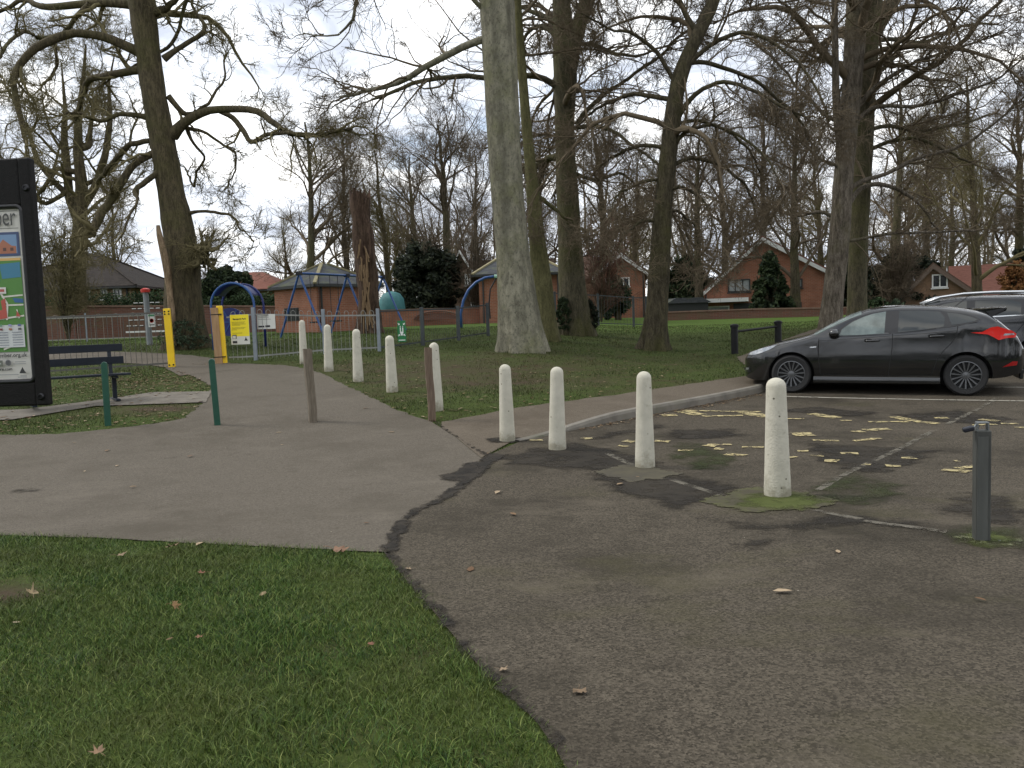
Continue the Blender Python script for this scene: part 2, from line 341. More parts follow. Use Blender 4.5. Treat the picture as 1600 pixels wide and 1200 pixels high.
def sheet(name, poly, zf, m, dz, cell=.3, parent=None, lab=True, fade=0):
    bm = bmesh.new(); vs = [bm.verts.new((p[0], p[1], 0)) for p in poly]; f = bm.faces.new(vs)
    bmesh.ops.triangulate(bm, faces=bm.faces[:])
    xs = [p[0] for p in poly]; ys = [p[1] for p in poly]
    def cuts(lo, hi):
        k = math.ceil(lo/cell)*cell; o = []
        while k < hi:
            o.append(k); k += cell if abs(k) < 22 else cell*6
        return o
    for gx in cuts(min(xs), max(xs)):
        bmesh.ops.bisect_plane(bm, geom=bm.verts[:] + bm.edges[:] + bm.faces[:], plane_co=(gx, 0, 0), plane_no=(1, 0, 0), dist=1e-6)
    for gy in cuts(min(ys), max(ys)):
        bmesh.ops.bisect_plane(bm, geom=bm.verts[:] + bm.edges[:] + bm.faces[:], plane_co=(0, gy, 0), plane_no=(0, 1, 0), dist=1e-6)
    co = np.array([v.co[:] for v in bm.verts]); z = zf(co[:, 0], co[:, 1]) + dz
    for v, zz in zip(bm.verts, z): v.co.z = zz
    bmesh.ops.recalc_face_normals(bm, faces=bm.faces)
    if bm.faces and sum(f.normal.z for f in bm.faces) < 0: bmesh.ops.reverse_faces(bm, faces=bm.faces)
    me = bpy.data.meshes.new(name); bm.to_mesh(me); bm.free(); me.materials.append(m)
    for p in me.polygons: p.use_smooth = True
    if fade:
        ds = np.full(len(me.vertices), 1e9); cv = np.zeros(len(me.vertices)*3, np.float32); me.vertices.foreach_get('co', cv); cv = cv.reshape(-1, 3)
        for i in range(len(poly)):
            a, q = np.array(poly[i][:2]), np.array(poly[(i+1) % len(poly)][:2]); e_ = q - a; tt = np.clip(((cv[:, :2] - a) @ e_)/max(e_ @ e_, 1e-9), 0, 1); ds = np.minimum(ds, np.linalg.norm(cv[:, :2] - a - tt[:, None]*e_, axis=1))
        me.attributes.new('edge', 'FLOAT', 'POINT').data.foreach_set('value', np.clip(ds/fade, 0, 1).astype(np.float32))
    o = bpy.data.objects.new(name, me); link(o, parent)
    if lab: o['kind'] = 'structure'
    return o

def axis(lo, a, b, hi, st):
    fine = np.arange(a, b + 1e-6, st); L = [a]; s_ = st
    while L[-1] > lo: s_ *= 1.35; L.append(max(lo, L[-1] - s_))
    Rr = [b]; s_ = st
    while Rr[-1] < hi: s_ *= 1.35; Rr.append(min(hi, Rr[-1] + s_))
    return np.concatenate([L[::-1][:-1], fine, Rr[1:]])
ax = axis(-350, -14, 14, 350, .2); ay = axis(-350, -1, 30, 600, .2)
XX, YY = np.meshgrid(ax, ay); ZZ = S_ground(XX, YY) + .018*np.sin(XX*2.1 + 1.3*np.sin(YY*.9))*np.sin(YY*1.7)*sstep(9, 14, YY)*0.0
nx, ny = len(ax), len(ay); ii = (np.arange(ny-1)[:, None]*nx + np.arange(nx-1)).ravel()
gm, t, b = newmat("ground_turf"); tc = N(t, 'ShaderNodeTexCoord')
def _noise(s, d=6.0, ro=.65, off=0):
    mp = N(t, 'ShaderNodeMapping'); mp.inputs['Location'].default_value = (off, off*.7, 0); t.links.new(tc.outputs['Object'], mp.inputs[0])
    n = N(t, 'ShaderNodeTexNoise', Scale=float(s), Detail=float(d), Roughness=ro); t.links.new(mp.outputs[0], n.inputs['Vector']); return n.outputs[0]
def _rng(v, a, c, o=1.0):
    r = N(t, 'ShaderNodeMapRange'); r.inputs[1].default_value = a; r.inputs[2].default_value = c; r.inputs[4].default_value = o; t.links.new(v, r.inputs[0]); return r.outputs[0]
def _mix(f, a, c):
    x = N(t, 'ShaderNodeMix', data_type='RGBA'); t.links.new(f, x.inputs[0])
    for k, q in ((6, a), (7, c)):
        if isinstance(q, tuple): x.inputs[k].default_value = (*q, 1)
        else: t.links.new(q, x.inputs[k])
    return x.outputs[2]
soil = _mix(_noise(14), (.030, .022, .013), (.078, .058, .036))  # soil colour also darkened to stand in for shade under the trees
gr = _mix(_rng(_noise(22, 4, .7), .3, .7), (.022, .034, .009), (.065, .092, .020))
gr = _mix(_rng(_noise(.5, 5, .6, 3), .4, .65, .7), gr, (.044, .055, .014))
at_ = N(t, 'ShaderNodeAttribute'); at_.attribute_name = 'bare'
gr = _mix(_rng(at_.outputs['Fac'], 0, -.3), gr, _mix(_noise(9), (.045, .075, .014), (.08, .125, .026)))  # open light on the far lawn, painted as a brighter green
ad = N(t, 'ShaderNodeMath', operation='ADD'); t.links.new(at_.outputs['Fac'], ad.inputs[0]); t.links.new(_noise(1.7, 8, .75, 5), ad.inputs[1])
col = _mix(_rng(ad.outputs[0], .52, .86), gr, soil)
t.links.new(col, b.inputs['Base Color']); b.inputs['Roughness'].default_value = .95; b.inputs['Specular IOR Level'].default_value = .1
bp = N(t, 'ShaderNodeBump', Strength=.8, Distance=.03); t.links.new(_noise(30, 4), bp.inputs['Height']); t.links.new(bp.outputs[0], b.inputs['Normal'])
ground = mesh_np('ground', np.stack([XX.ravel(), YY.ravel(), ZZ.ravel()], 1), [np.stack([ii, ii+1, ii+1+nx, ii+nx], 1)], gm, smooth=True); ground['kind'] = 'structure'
def bare_light_at(x, y):
    """0 turf .. 0.3 worn soil with tree shade painted in: under the trees right of the path and around the bollards"""
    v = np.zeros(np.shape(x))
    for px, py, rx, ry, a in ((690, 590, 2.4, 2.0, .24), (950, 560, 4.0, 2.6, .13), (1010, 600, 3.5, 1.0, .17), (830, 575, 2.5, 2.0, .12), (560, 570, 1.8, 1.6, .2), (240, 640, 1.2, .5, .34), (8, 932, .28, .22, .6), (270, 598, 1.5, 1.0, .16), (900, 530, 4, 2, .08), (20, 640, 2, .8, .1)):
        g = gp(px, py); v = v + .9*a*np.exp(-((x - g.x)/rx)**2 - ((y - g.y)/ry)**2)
    return np.clip(v, 0, .5) - .3*sstep(27.5, 32, y)*(v < .1)  # below zero marks far grass painted as if in open light
at0 = ground.data.attributes.new('bare', 'FLOAT', 'POINT'); at0.data.foreach_set('value', bare_light_at(XX.ravel(), YY.ravel()).astype(np.float32))

M_path = asphalt('path_asphalt', (.070, .061, .048), (.100, .087, .069), (.136, .118, .094), (.072, .062, .047))
M_park = asphalt('car_park_asphalt', (.028, .024, .0175), (.055, .0465, .035), (.112, .095, .071), (.027, .023, .0165), moss=(.058, .053, .026))
M_foot = asphalt('footway_asphalt', (.074, .061, .045), (.106, .088, .066), (.135, .112, .086), (.072, .058, .042))
seam = [gp(*p) for p in ((600, 864), (610, 838), (640, 808), (692, 777), (728, 748), (752, 717), (712, 684), (690, 670), (672, 658))]
lawn_edge = [gp(*p) for p in ((600, 864), (618, 890), (650, 925), (700, 985), (745, 1040), (795, 1090), (838, 1130), (872, 1180), (896, 1230))]
lawn_top = [gp(*p) for p in ((-160, 836), (0, 838), (150, 842), (300, 850), (450, 858), (600, 864))]
left_grass = [gp(*p) for p in ((-160, 684), (0, 681), (90, 679), (170, 671), (240, 663), (287, 655), (308, 638), (325, 622), (330, 606), (318, 596), (290, 584), (268, 576))]
path_right = [gp(*p) for p in ((672, 658), (640, 648), (612, 637), (580, 622), (545, 605), (500, 583), (465, 574), (440, 571), (395, 569), (356, 568))]
inner_path = [gp(*p) for p in ((340, 563), (300, 557), (240, 553), (180, 551), (60, 553), (60, 566), (160, 565), (220, 566), (262, 571))]
bottom = [Vector((.75, .5, 0)), Vector((.75, -4, 0))]
poly_path = jag(lawn_top, .012, .1, seed=3) + [seam[0]] + seam[1:-1] + jag(path_right, .03, .12, seed=5) + jag(left_grass[::-1], .035, .1, seed=6)
def dedupe(poly):
    out = []
    for p in poly:
        if not out or (Vector(p[:2]) - Vector(out[-1][:2])).length > .004: out.append(Vector((p[0], p[1], 0)))
    if (out[0] - out[-1]).length < .004: out.pop()
    return out
sheet('path', dedupe(poly_path), G, M_path, .010)
ip = [gp(*p) for p in ((372, 578), (356, 566), (335, 561), (300, 556), (240, 552), (180, 550), (60, 551), (60, 566), (160, 567), (220, 569), (258, 575), (280, 588))]
sheet('inner_path', dedupe(jag(ip, .02, .2, True, 8)), G, M_path, .014)
foot_edge = [gp(*p) for p in ((690, 660), (740, 651), (800, 640), (870, 630), (950, 620), (1050, 605), (1120, 595), (1180, 586))] + [Vector((5.2, 19.2, 0)), Vector((8.2, 24.4, 0)), Vector((12.6, 31.8, 0)), Vector((18.6, 41.6, 0))]
kerb_pts = [Vector((*k, 0)) for k in KERB]
poly_park = [seam[i] for i in range(0, 6)] + kerb_pts + [Vector((60, 40, 0)), Vector((60, -4, 0)), Vector((1.2, -4, 0))] + lawn_edge[::-1][:-1]
sheet('car_park', dedupe(poly_park), G, M_park, .010)
_ko = ribbon(kerb_pts, .10, .1)[0]
poly_foot = _ko[::-1] + [seam[5], seam[6], seam[7]] + [foot_edge[0]] + jag(foot_edge, .03, .15, seed=4)
def zfoot(x, y):
    d, k = step(x, y); return G(x, y) + k
sheet('footway', dedupe(poly_foot), zfoot, M_foot, .014)
# kerb stones along the car park: one strip with a chamfered top edge
kv = []; kf = []; acc = 0
fine = jag(kerb_pts, 0, .25); n_ = len(fine)
for i, p in enumerate(fine):
    a = fine[max(i-1, 0)]; c = fine[min(i+1, n_-1)]; tn = (c - a).normalized(); nr = Vector((-tn.y, tn.x))
    k = float(step(p.x + nr.x*.05, p.y + nr.y*.05)[1]); z = float(G(p.x, p.y))
    for o_, h_ in ((-.02, -.1), (-.015, max(k-.02, 0)+.008), (.006, k+.022), (.105, k+.024), (.11, -.1)):
        kv.append((p.x + nr.x*o_, p.y + nr.y*o_, z + h_))
    if i: kf += [((i-1)*5 + j, i*5 + j, i*5 + j + 1, (i-1)*5 + j + 1) for j in range(4)]
kb = MB(); kb.add(kv, kf)
ko = kb.build('kerb', mat('kerb_concrete', (.12, .108, .088), .9, c2=(.19, .172, .142), scale=3, bump=.3, c3=(.075, .072, .045), s3=1.5), None); ko['kind'] = 'structure'
# concrete slab for the bench
slab = [gp(*p) for p in ((331, 613), (322, 630), (150, 636), (20, 657), (-120, 664), (-120, 646), (40, 641), (150, 627), (240, 614))]
sheet('bench_slab', dedupe(jag(slab, .01, .2, True, 9)), G, mat('slab_concrete', (.085, .073, .056), .9, c2=(.138, .121, .095), scale=4, bump=.2), .02)

# tar seam, damp patches, moss, worn paint: thin coats lying on the asphalt
M_tar = worn('tar', (.020, .018, .0155), .20, .46, 11, c2=(.036, .031, .025), rough=.95, edge=.25)
def tar(pts, amp=.03, seed=1): return sheet('tar_strip', dedupe(jag([gp(*p) for p in pts], amp, .07, True, seed)), G, M_tar, .0165, .04, fade=.07)
tar(((592, 862), (604, 838), (618, 818), (636, 803), (672, 784), (694, 770), (712, 757), (690, 752), (684, 745), (716, 738), (722, 727), (748, 722), (757, 714), (735, 700), (716, 686), (690, 671), (676, 660), (684, 660), (704, 676), (735, 696), (764, 710), (800, 711), (780, 722), (764, 734), (746, 750), (714, 776), (684, 791), (662, 800), (646, 815), (632, 838), (620, 866), (612, 872)), .018, 2)
tar(((600, 862), (620, 868), (634, 888), (652, 912), (672, 935), (700, 962), (722, 985), (745, 1015), (760, 1042), (790, 1070), (830, 1108), (856, 1140), (880, 1165), (918, 1230), (893, 1230), (868, 1185), (835, 1135), (790, 1090), (742, 1042), (696, 988), (646, 930), (612, 892)), .025, 3)
M_damp = worn('damp_asphalt', (.024, .021, .017), .22, .56, 3.2, c2=(.036, .031, .024), edge=.34, stretch=(1, 1.5, 1))
M_moss = worn('moss', (.055, .068, .018), .22, .52, 5.5, c2=(.072, .084, .026), edge=.3)
M_mossd = worn('moss_dark', (.03, .036, .014), .32, .68, 3.0, c2=(.045, .045, .024), edge=.34)
M_pale = worn('pale_repair', (.098, .086, .066), .36, .72, 6, c2=(.13, .115, .088), edge=.3)
M_lich = worn('lichen', (.15, .17, .07), .26, .5, 11, c2=(.30, .30, .2), edge=.25)
LV = [0]
def decal(pts, m, lvl, amp=.03, st=.12, name='damp_patch', seed=None, fade=.22):
    LV[0] += 1
    o = sheet(name, dedupe(jag([gp(*p) for p in pts], amp, st, True, seed or LV[0])), G, m, .0145 + .0012*lvl + LV[0]*2e-5, .09, fade=fade); return o
for k_, pts in enumerate((((752, 720), (830, 700), (905, 690), (1010, 712), (1060, 730), (960, 745), (850, 735), (780, 728)),
            ((1010, 735), (1090, 745), (1190, 765), (1100, 790), (1085, 800), (1190, 818), (1330, 798), (1420, 812), (1480, 838), (1360, 828), (1180, 842), (1060, 805), (940, 770), (905, 740)),
            ((1130, 850), (1180, 836), (1250, 845), (1240, 862), (1180, 868), (1140, 862)), ((0, 762), (60, 760), (88, 766), (60, 774), (0, 774)),
            ((230, 716), (300, 713), (390, 708), (410, 712), (330, 717), (250, 719)), ((890, 688), (960, 674), (1030, 662), (1060, 668), (980, 684), (920, 694)),
            ((1190, 640), (1280, 635), (1390, 645), (1340, 655), (1250, 650)), ((1380, 648), (1500, 640), (1600, 655), (1580, 668), (1440, 662)),
            ((1040, 672), (1150, 668), (1190, 682), (1120, 690), (1040, 690)), ((1240, 690), (1340, 695), (1480, 705), (1440, 735), (1330, 745), (1260, 720)),
            ((960, 830), (1020, 825), (1030, 838), (980, 842)), ((870, 762), (915, 752), (925, 762), (890, 770)), ((1500, 760), (1600, 780), (1640, 820), (1550, 835), (1460, 800)))):
    decal(pts, M_damp, 0, .05)
decal(((1040, 690), (1110, 690), (1180, 720), (1150, 745), (1060, 740), (1020, 715)), M_mossd, 1, .05, name='moss_film')
decal(((1230, 760), (1330, 730), (1440, 760), (1420, 800), (1300, 800)), M_mossd, 1, .05, name='moss_film')
decal(((1430, 830), (1500, 812), (1640, 822), (1660, 870), (1540, 870), (1450, 858)), M_mossd, 1, .05, name='moss_film')
M_pad = worn('pad_concrete', (.062, .056, .038), .16, .26, 6, c2=(.080, .082, .036), edge=.34)
M_padg = worn('pad_grey', (.062, .056, .043), .16, .26, 6, c2=(.080, .072, .05), edge=.34)
decal(((1092, 786), (1140, 770), (1190, 762), (1258, 771), (1314, 786), (1275, 798), (1200, 806), (1140, 800)), M_pad, 2, .03, name='bollard_pad', fade=.16)
decal(((1110, 785), (1215, 764), (1314, 783), (1268, 799), (1190, 804)), M_moss, 3, .03, name='moss_film')
decal(((925, 740), (965, 729), (1015, 726), (1072, 742), (1040, 752), (985, 756), (945, 750)), M_padg, 2, .03, name='bollard_pad', fade=.16)
decal(((1476, 846), (1505, 836), (1545, 832), (1600, 838), (1640, 850), (1600, 860), (1540, 862), (1490, 855)), M_moss, 2, .03, name='moss_film')
decal(((1484, 842), (1520, 836), (1545, 848), (1600, 845), (1610, 856), (1550, 856), (1500, 850)), M_lich, 3, .03, name='lichen_film')
decal(((752, 686), (790, 683), (824, 685), (836, 690), (800, 695), (765, 694)), M_damp, 2, .012, name='bollard_pad', fade=.06)
decal(((980, 848), (1040, 842), (1080, 856), (1040, 868), (990, 862)), M_pale, 1, .05, name='pale_patch')
decal(((1462, 965), (1500, 950), (1540, 965), (1530, 990), (1480, 985)), M_pale, 1, .04, name='pale_patch')
decal(((830, 1040), (915, 1036), (905, 1052), (850, 1056)), M_pale, 1, .03, name='pale_patch')
# painted lines
M_white = worn('white_paint', (.34, .32, .27), .34, .50, 14)
M_grey = worn('grey_line', (.115, .105, .084), .40, .60, 7)
M_yel = worn('yellow_paint', (.42, .35, .18), .40, .55, 14, c2=(.27, .23, .13))
def line_px(pts, wpx, m, lvl, name):
    L = [gp(*p) for p in pts]; wl = [wpx*p.y/F*.5 for p in L]; a, c = ribbon(L, wl, wl)
    LV[0] += 1
    return sheet(name, dedupe(a + c[::-1]), G, m, .0145 + .0012*lvl + LV[0]*2e-5, .3)
line_px(((1196, 620), (1300, 623), (1450, 626), (1660, 629)), 7, M_white, 2, 'bay_line')
line_px(((1500, 606), (1580, 606.5), (1680, 607)), 6, M_white, 2, 'bay_line')
def gline(p, q, w, m, lvl, name):
    a, c = gp(*p), gp(*q); L, Rr = ribbon([a, (a+c)/2, c], w, w); LV[0] += 1
    sheet(name, dedupe(jag(L + Rr[::-1], .008, .1, True, LV[0])), G, m, .0145 + .0012*lvl + LV[0]*2e-5, .3)
for p, q in (((1278, 768), (1330, 738)), ((1330, 738), (1400, 706)), ((1400, 706), (1460, 674)), ((1480, 664), (1530, 640)), ((1530, 640), (1560, 622)), ((1050, 752), (1126, 776)), ((1270, 800), (1345, 814)), ((1350, 817), (1480, 834)), ((948, 710), (990, 730))):
    gline(p, q, .035, M_grey, 1, 'faded_line')
ym = ((1034, 651, 1055, 650, 6), (1064, 644, 1094, 650, 9), (1070, 643, 1190, 645, 3.5), (1096, 652, 1160, 651, 4), (1160, 646, 1200, 653, 8), (1220, 656, 1256, 656, 3), (1268, 648, 1308, 655, 7),
      (1312, 659, 1330, 659, 3), (1250, 678, 1260, 684, 12), (1268, 690, 1312, 691, 4), (1332, 677, 1350, 676, 6), (1350, 674, 1390, 672, 6), (1334, 691, 1376, 687, 5), (1356, 661, 1420, 661, 2.5),
      (1396, 653, 1430, 660, 6), (1430, 660, 1465, 664, 5), (1460, 655, 1482, 655, 4), (1530, 657, 1560, 660, 5), (1520, 666, 1556, 665, 4), (1566, 664, 1590, 664, 3), (1585, 670, 1625, 670, 4),
      (1023, 691, 1046, 692, 5), (1102, 697, 1122, 699, 7), (1116, 703, 1132, 704, 6), (1060, 706, 1082, 706, 4), (1134, 712, 1164, 714, 6), (1160, 701, 1192, 701, 4), (1130, 697, 1144, 697, 3),
      (1246, 707, 1262, 707, 4), (1266, 714, 1288, 715, 4), (1288, 722, 1308, 723, 7), (1314, 711, 1340, 711, 4), (1232, 717, 1246, 716, 3), (1382, 730, 1408, 731, 5), (1410, 718, 1432, 718, 3), (1472, 736, 1512, 740, 7), (1504, 731, 1518, 734, 14),
      (1350, 728, 1362, 729, 4), (828, 690, 850, 690, 4), (908, 688, 928, 687, 4), (975, 691, 992, 693, 6), (965, 699, 980, 700, 4), (1490, 723, 1500, 723, 3))
for a, b_, c, d, wv in ym:
    P1, P2 = gp(a, b_), gp(c, d); gw = max(.045, wv*P1.y/F*.5*3.0); gw = min(gw, .13)
    dirn = (P2 - P1); L, Rr = ribbon([P1, (P1+P2)/2, P2], gw, gw); LV[0] += 1
    sheet('worn_marking', dedupe(jag(L + Rr[::-1], .025, .07, True, LV[0])), G, M_yel, .0145 + .004 + LV[0]*2e-5, .3)
# ================================================================ objects
def copy_tree(o, parent=None):
    c = o.copy(); COL.objects.link(c); c.parent = parent
    for ch in o.children: copy_tree(ch, c)
    return c
def up_h(p, ytop):
    """height of a vertical thing standing at ground point p whose top shows at image row ytop"""
    return float(at(0, 0, 1).z)*0 + (at(800 + 0, ytop, p.y).z - p.z)
def top_z(px, py, Y): return at(px, py, Y).z

# ---- concrete bollards
M_bol = mat('white_concrete', (.42, .40, .325), .88, c2=(.51, .485, .40), scale=5, bump=.3, bscale=70, c3=(.29, .27, .19), s3=2.6, lo3=.55, hi3=.78, detail=10)
_t = M_bol.node_tree; _b = _t.nodes['Principled BSDF']; _src = _b.inputs['Base Color'].links[0].from_socket
_tc = N(_t, 'ShaderNodeTexCoord'); _sp = N(_t, 'ShaderNodeSeparateXYZ'); _t.links.new(_tc.outputs['Object'], _sp.inputs[0])     # soil splashed up the foot
_n = N(_t, 'ShaderNodeTexNoise', Scale=9.0, Detail=7.0, Roughness=.7); _t.links.new(_tc.outputs['Object'], _n.inputs['Vector'])
_m1 = N(_t, 'ShaderNodeMapRange'); _m1.inputs[1].default_value = .22; _m1.inputs[2].default_value = 0.0; _m1.inputs[4].default_value = .30; _t.links.new(_sp.outputs[2], _m1.inputs[0])
_ad = N(_t, 'ShaderNodeMath', operation='ADD'); _t.links.new(_m1.outputs[0], _ad.inputs[0]); _t.links.new(_n.outputs[0], _ad.inputs[1])
_m2 = N(_t, 'ShaderNodeMapRange'); _m2.inputs[1].default_value = .58; _m2.inputs[2].default_value = .80; _m2.inputs[4].default_value = .65; _t.links.new(_ad.outputs[0], _m2.inputs[0])
_x = N(_t, 'ShaderNodeMix', data_type='RGBA'); _t.links.new(_m2.outputs[0], _x.inputs[0]); _t.links.new(_src, _x.inputs[6]); _x.inputs[7].default_value = (.15, .135, .085, 1)
_v = N(_t, 'ShaderNodeTexVoronoi', Scale=26.0); _t.links.new(_tc.outputs['Object'], _v.inputs['Vector']); _s2 = N(_t, 'ShaderNodeSeparateColor'); _t.links.new(_v.outputs['Color'], _s2.inputs[0])
_c1 = N(_t, 'ShaderNodeMapRange'); _c1.inputs[1].default_value = .26; _c1.inputs[2].default_value = .18; _t.links.new(_v.outputs['Distance'], _c1.inputs[0])
_c2 = N(_t, 'ShaderNodeMapRange'); _c2.inputs[1].default_value = .90; _c2.inputs[2].default_value = .93; _t.links.new(_s2.outputs[0], _c2.inputs[0])
_mm = N(_t, 'ShaderNodeMath', operation='MULTIPLY'); _t.links.new(_c1.outputs[0], _mm.inputs[0]); _t.links.new(_c2.outputs[0], _mm.inputs[1])
_y = N(_t, 'ShaderNodeMix', data_type='RGBA'); _t.links.new(_mm.outputs[0], _y.inputs[0]); _t.links.new(_x.outputs[2], _y.inputs[6]); _y.inputs[7].default_value = (.10, .09, .065, 1); _t.links.new(_y.outputs[2], _b.inputs['Base Color'])
def bollard_mesh(seed):
    rg = random.Random(seed); prof = []
    h = 1.0; rb, rt = .105, .076
    prof = [(rb, -.12), (rb*.995, 0.0), (rb*.99, .08)] + [(rb + (rt - rb)*(z/.93), z) for z in (.2, .4, .6, .8, .93)]
    prof += [(rt*math.cos(a), .93 + .07*math.sin(a)) for a in (.35, .7, 1.0, 1.25, 1.45)] + [(.004, 1.0)]
    m = MB().lathe(prof, 28); o = m.build('bollard_mesh', M_bol, None, True)
    for v in o.data.vertices:
        n = math.sin(v.co.x*37 + seed)*math.sin(v.co.z*23 + v.co.y*31); v.co.x *= 1 + .006*n; v.co.y *= 1 + .006*n
    me = o.data; bpy.data.objects.remove(o); return me
BM = [bollard_mesh(i) for i in range(3)]
BOL = [((1215, 776), 590, 45, 'tall white concrete bollard on the mossy pad, largest and nearest of the row'),
       ((1008, 731), 580, 34, 'white concrete bollard with chipped specks at its foot, before the kerb and yellow paint'),
       ((871, 703), 573, 30, 'white concrete bollard leaning slightly, where the kerb end meets the tarmac'),
       ((793, 690), 569, 27, 'white concrete bollard in a dark square patch on the grey footway'),
       ((683, 641), 535, 22, 'white concrete bollard half hidden behind the brown wooden post, on grass'),
       ((613, 612), 524, 20, 'white concrete bollard on the grass below the green assembly sign'),
       ((560, 596), 514, 18, 'white concrete bollard with a tuft of grass at its foot, beside the path curve'),
       ((514, 580), 507, 16, 'white concrete bollard on the path edge just right of the tall weathered post'),
       ((475, 568), 500, 14, 'farthest white concrete bollard, partly covered by the weathered wooden post')]
BOLP = []
for i, ((px, py), ty, wpx, lab) in enumerate(BOL):
    p = gp(px, py); p.z = float(S(p.x, p.y)) + .008; h = top_z(px, ty, p.y) - p.z
    o = bpy.data.objects.new('bollard', BM[i % 3]); o.location = p; o.rotation_euler = (R((.2, .5, .9, -.3, .4, .8, .3, .6, .5)[i]), R((-.3, 0, -1.0, .3, -.4, -.5, -.2, -.4, -.6)[i]), i*1.3)
    k = wpx*p.y/F/.21; o.scale = (k*.93, k*.93, h); link(o); tag(o, lab, 'bollard', 'white concrete bollards round the car park'); BOLP.append(p)

# ---- posts
def simple_post(name, base, ty, w, d, m, lab, cat, kind='flat', lean=0.0, rz=0.0, group=None, extra=None):
    p = gp(*base); h = top_z(base[0], ty, p.y) - p.z; e = empty(name, p, rz, lab, cat, group); e.rotation_euler = (0, R(lean), rz)
    mb = MB()
    if kind == 'round':     # square shaft with a rounded top
        hp = h - w/2; pts = [(-w/2, -.1), (w/2, -.1), (w/2, hp)] + [(w/2*math.cos(a), hp + w/2*math.sin(a)) for a in (.5, 1.0, 1.57, 2.1, 2.6)] + [(-w/2, hp)]
        mb.prism([(x, -d/2, z) for x, z in pts], (0, d, 0)); mb.build('shaft', m, e, bevel=.008)
    elif kind == 'wood':
        rg = random.Random(int(base[0])); k = 10; vs = []; fs = []; zs = np.linspace(-.1, h, 14)
        for i, z in enumerate(zs):
            for j in range(k):
                a = 2*math.pi*j/k; sq = 1/max(abs(math.cos(a)), abs(math.sin(a)))**.75; f = 1 + rg.uniform(-.05, .05)
                vs.append((w/2*sq*math.cos(a)*f + .006*math.sin(z*6), d/2*sq*math.sin(a)*f, z + (rg.uniform(-.02, .01) if i == 13 else 0)))
        fs = [(i*k+j, i*k+(j+1) % k, (i+1)*k+(j+1) % k, (i+1)*k+j) for i in range(13) for j in range(k)] + [tuple(13*k+j for j in range(k))]
        mb.add(vs, fs); mb.build('shaft', m, e)
        if extra: extra(e, h)
    return e, p, h
M_green = mat('dark_green_plastic', (.006, .055, .032), .45, c2=(.009, .07, .042), scale=5, bump=.1)
simple_post('green_post', (169, 665), 565, .085, .06, M_green, 'dark green rounded post standing in the grass by the bench', 'post', 'round', .4, .3, 'green plastic path posts')
simple_post('green_post', (340, 665), 560, .085, .06, M_green, 'dark green rounded post standing alone on the tarmac at the path edge', 'post', 'round', -1.6, .3, 'green plastic path posts')
M_wold = mat('weathered_wood', (.105, .085, .06), .9, c2=(.17, .142, .105), scale=7, stretch=(5, 5, .6), bump=.6, bscale=18)
M_wbrn = mat('brown_wood', (.10, .068, .046), .9, c2=(.16, .115, .08), scale=7, stretch=(5, 5, .6), bump=.5, bscale=18)
simple_post('wooden_post', (489, 660), 545, .118, .118, M_wold, 'weathered grey-brown wooden post in the middle of the path, notched near the top', 'post', 'wood', -1.2, .5, 'old wooden path posts')
simple_post('wooden_post', (675, 658), 543, .105, .105, M_wbrn, 'reddish brown wooden post at the grass corner in front of a white bollard', 'post', 'wood', -.6, .2, 'old wooden path posts')

# ---- hinged parking post with its padlock
p = gp(1533, 846); h = top_z(1527, 672, p.y) - p.z
e = empty('parking_post', p, R(-14), 'grey galvanised parking post with padlock and staple on top, on mossy ground', 'post')
M_galv = mat('galvanised', (.16, .175, .18), .5, .7, c2=(.23, .245, .25), scale=9, bump=.05)
M_galvd = mat('galvanised_dull', (.045, .047, .042), .6, .2, c2=(.070, .073, .066), scale=3, stretch=(3, 3, .5))
MB().box((0, 0, h/2 - .04), (.092, .084, h + .08)).build('shaft', M_galvd, e, bevel=.006)
MB().box((-.006, -.045, h/2 - .01), (.064, .008, h - .06)).build('face_plate', mat('post_face', (.064, .067, .061), .6, .2, c2=(.088, .092, .084), scale=4, stretch=(3, 3, .4)), e)
m = MB(); m.box((-.032, 0, h + .022), (.010, .05, .046)); m.box((.032, 0, h + .022), (.010, .05, .046)); m.box((0, 0, h + .049), (.074, .05, .009)); m.build('staple', M_galv, e, bevel=.002)
M_blk = mat('black_paint', (.006, .006, .0065), .5, c2=(.011, .011, .0115), scale=5, spec=.2)
lk = MB().box((-.09, -.03, h + .010), (.07, .04, .034), M=Matrix.Rotation(R(-14), 3, 'Y')).build('padlock', mat('padlock_blue', (.012, .014, .022), .35), e, bevel=.01)
MB().tube([(-.06, -.03, h + .016), (-.045, -.02, h + .036), (-.022, -.005, h + .030), (-.026, 0, h + .012)], .006, 8).build('shackle', M_galv, lk)
MB().bar((.038, .02, -.005), (.11, -.03, .012), .010, .016).build('hinge_pin', M_galv, e)

# ---- knee rail by the parked cars
p1, p2 = gp(1148, 553), gp(1216, 543); e = empty('knee_rail', p1, 0, 'low black knee rail of two stout posts and one bar on the grass', 'rail')
pts = [p1, p2]
for q, ty in ((p1, 505), (p2, 502)):
    hh = top_z(1180, ty, q.y) - q.z; q0 = q - p1
    MB().lathe([(.085, -.1), (.085, hh - .09), (.105, hh - .08), (.105, hh - .03), (.06, hh), (.003, hh + .005)], 16, q0).build('post', M_blk, e, auto=40)
hh = .74*(top_z(1180, 505, p1.y) - p1.z); MB().tube([Vector((0, 0, hh)), p2 - p1 + Vector((0, 0, hh))], .03, 8).build('bar', M_blk, e)

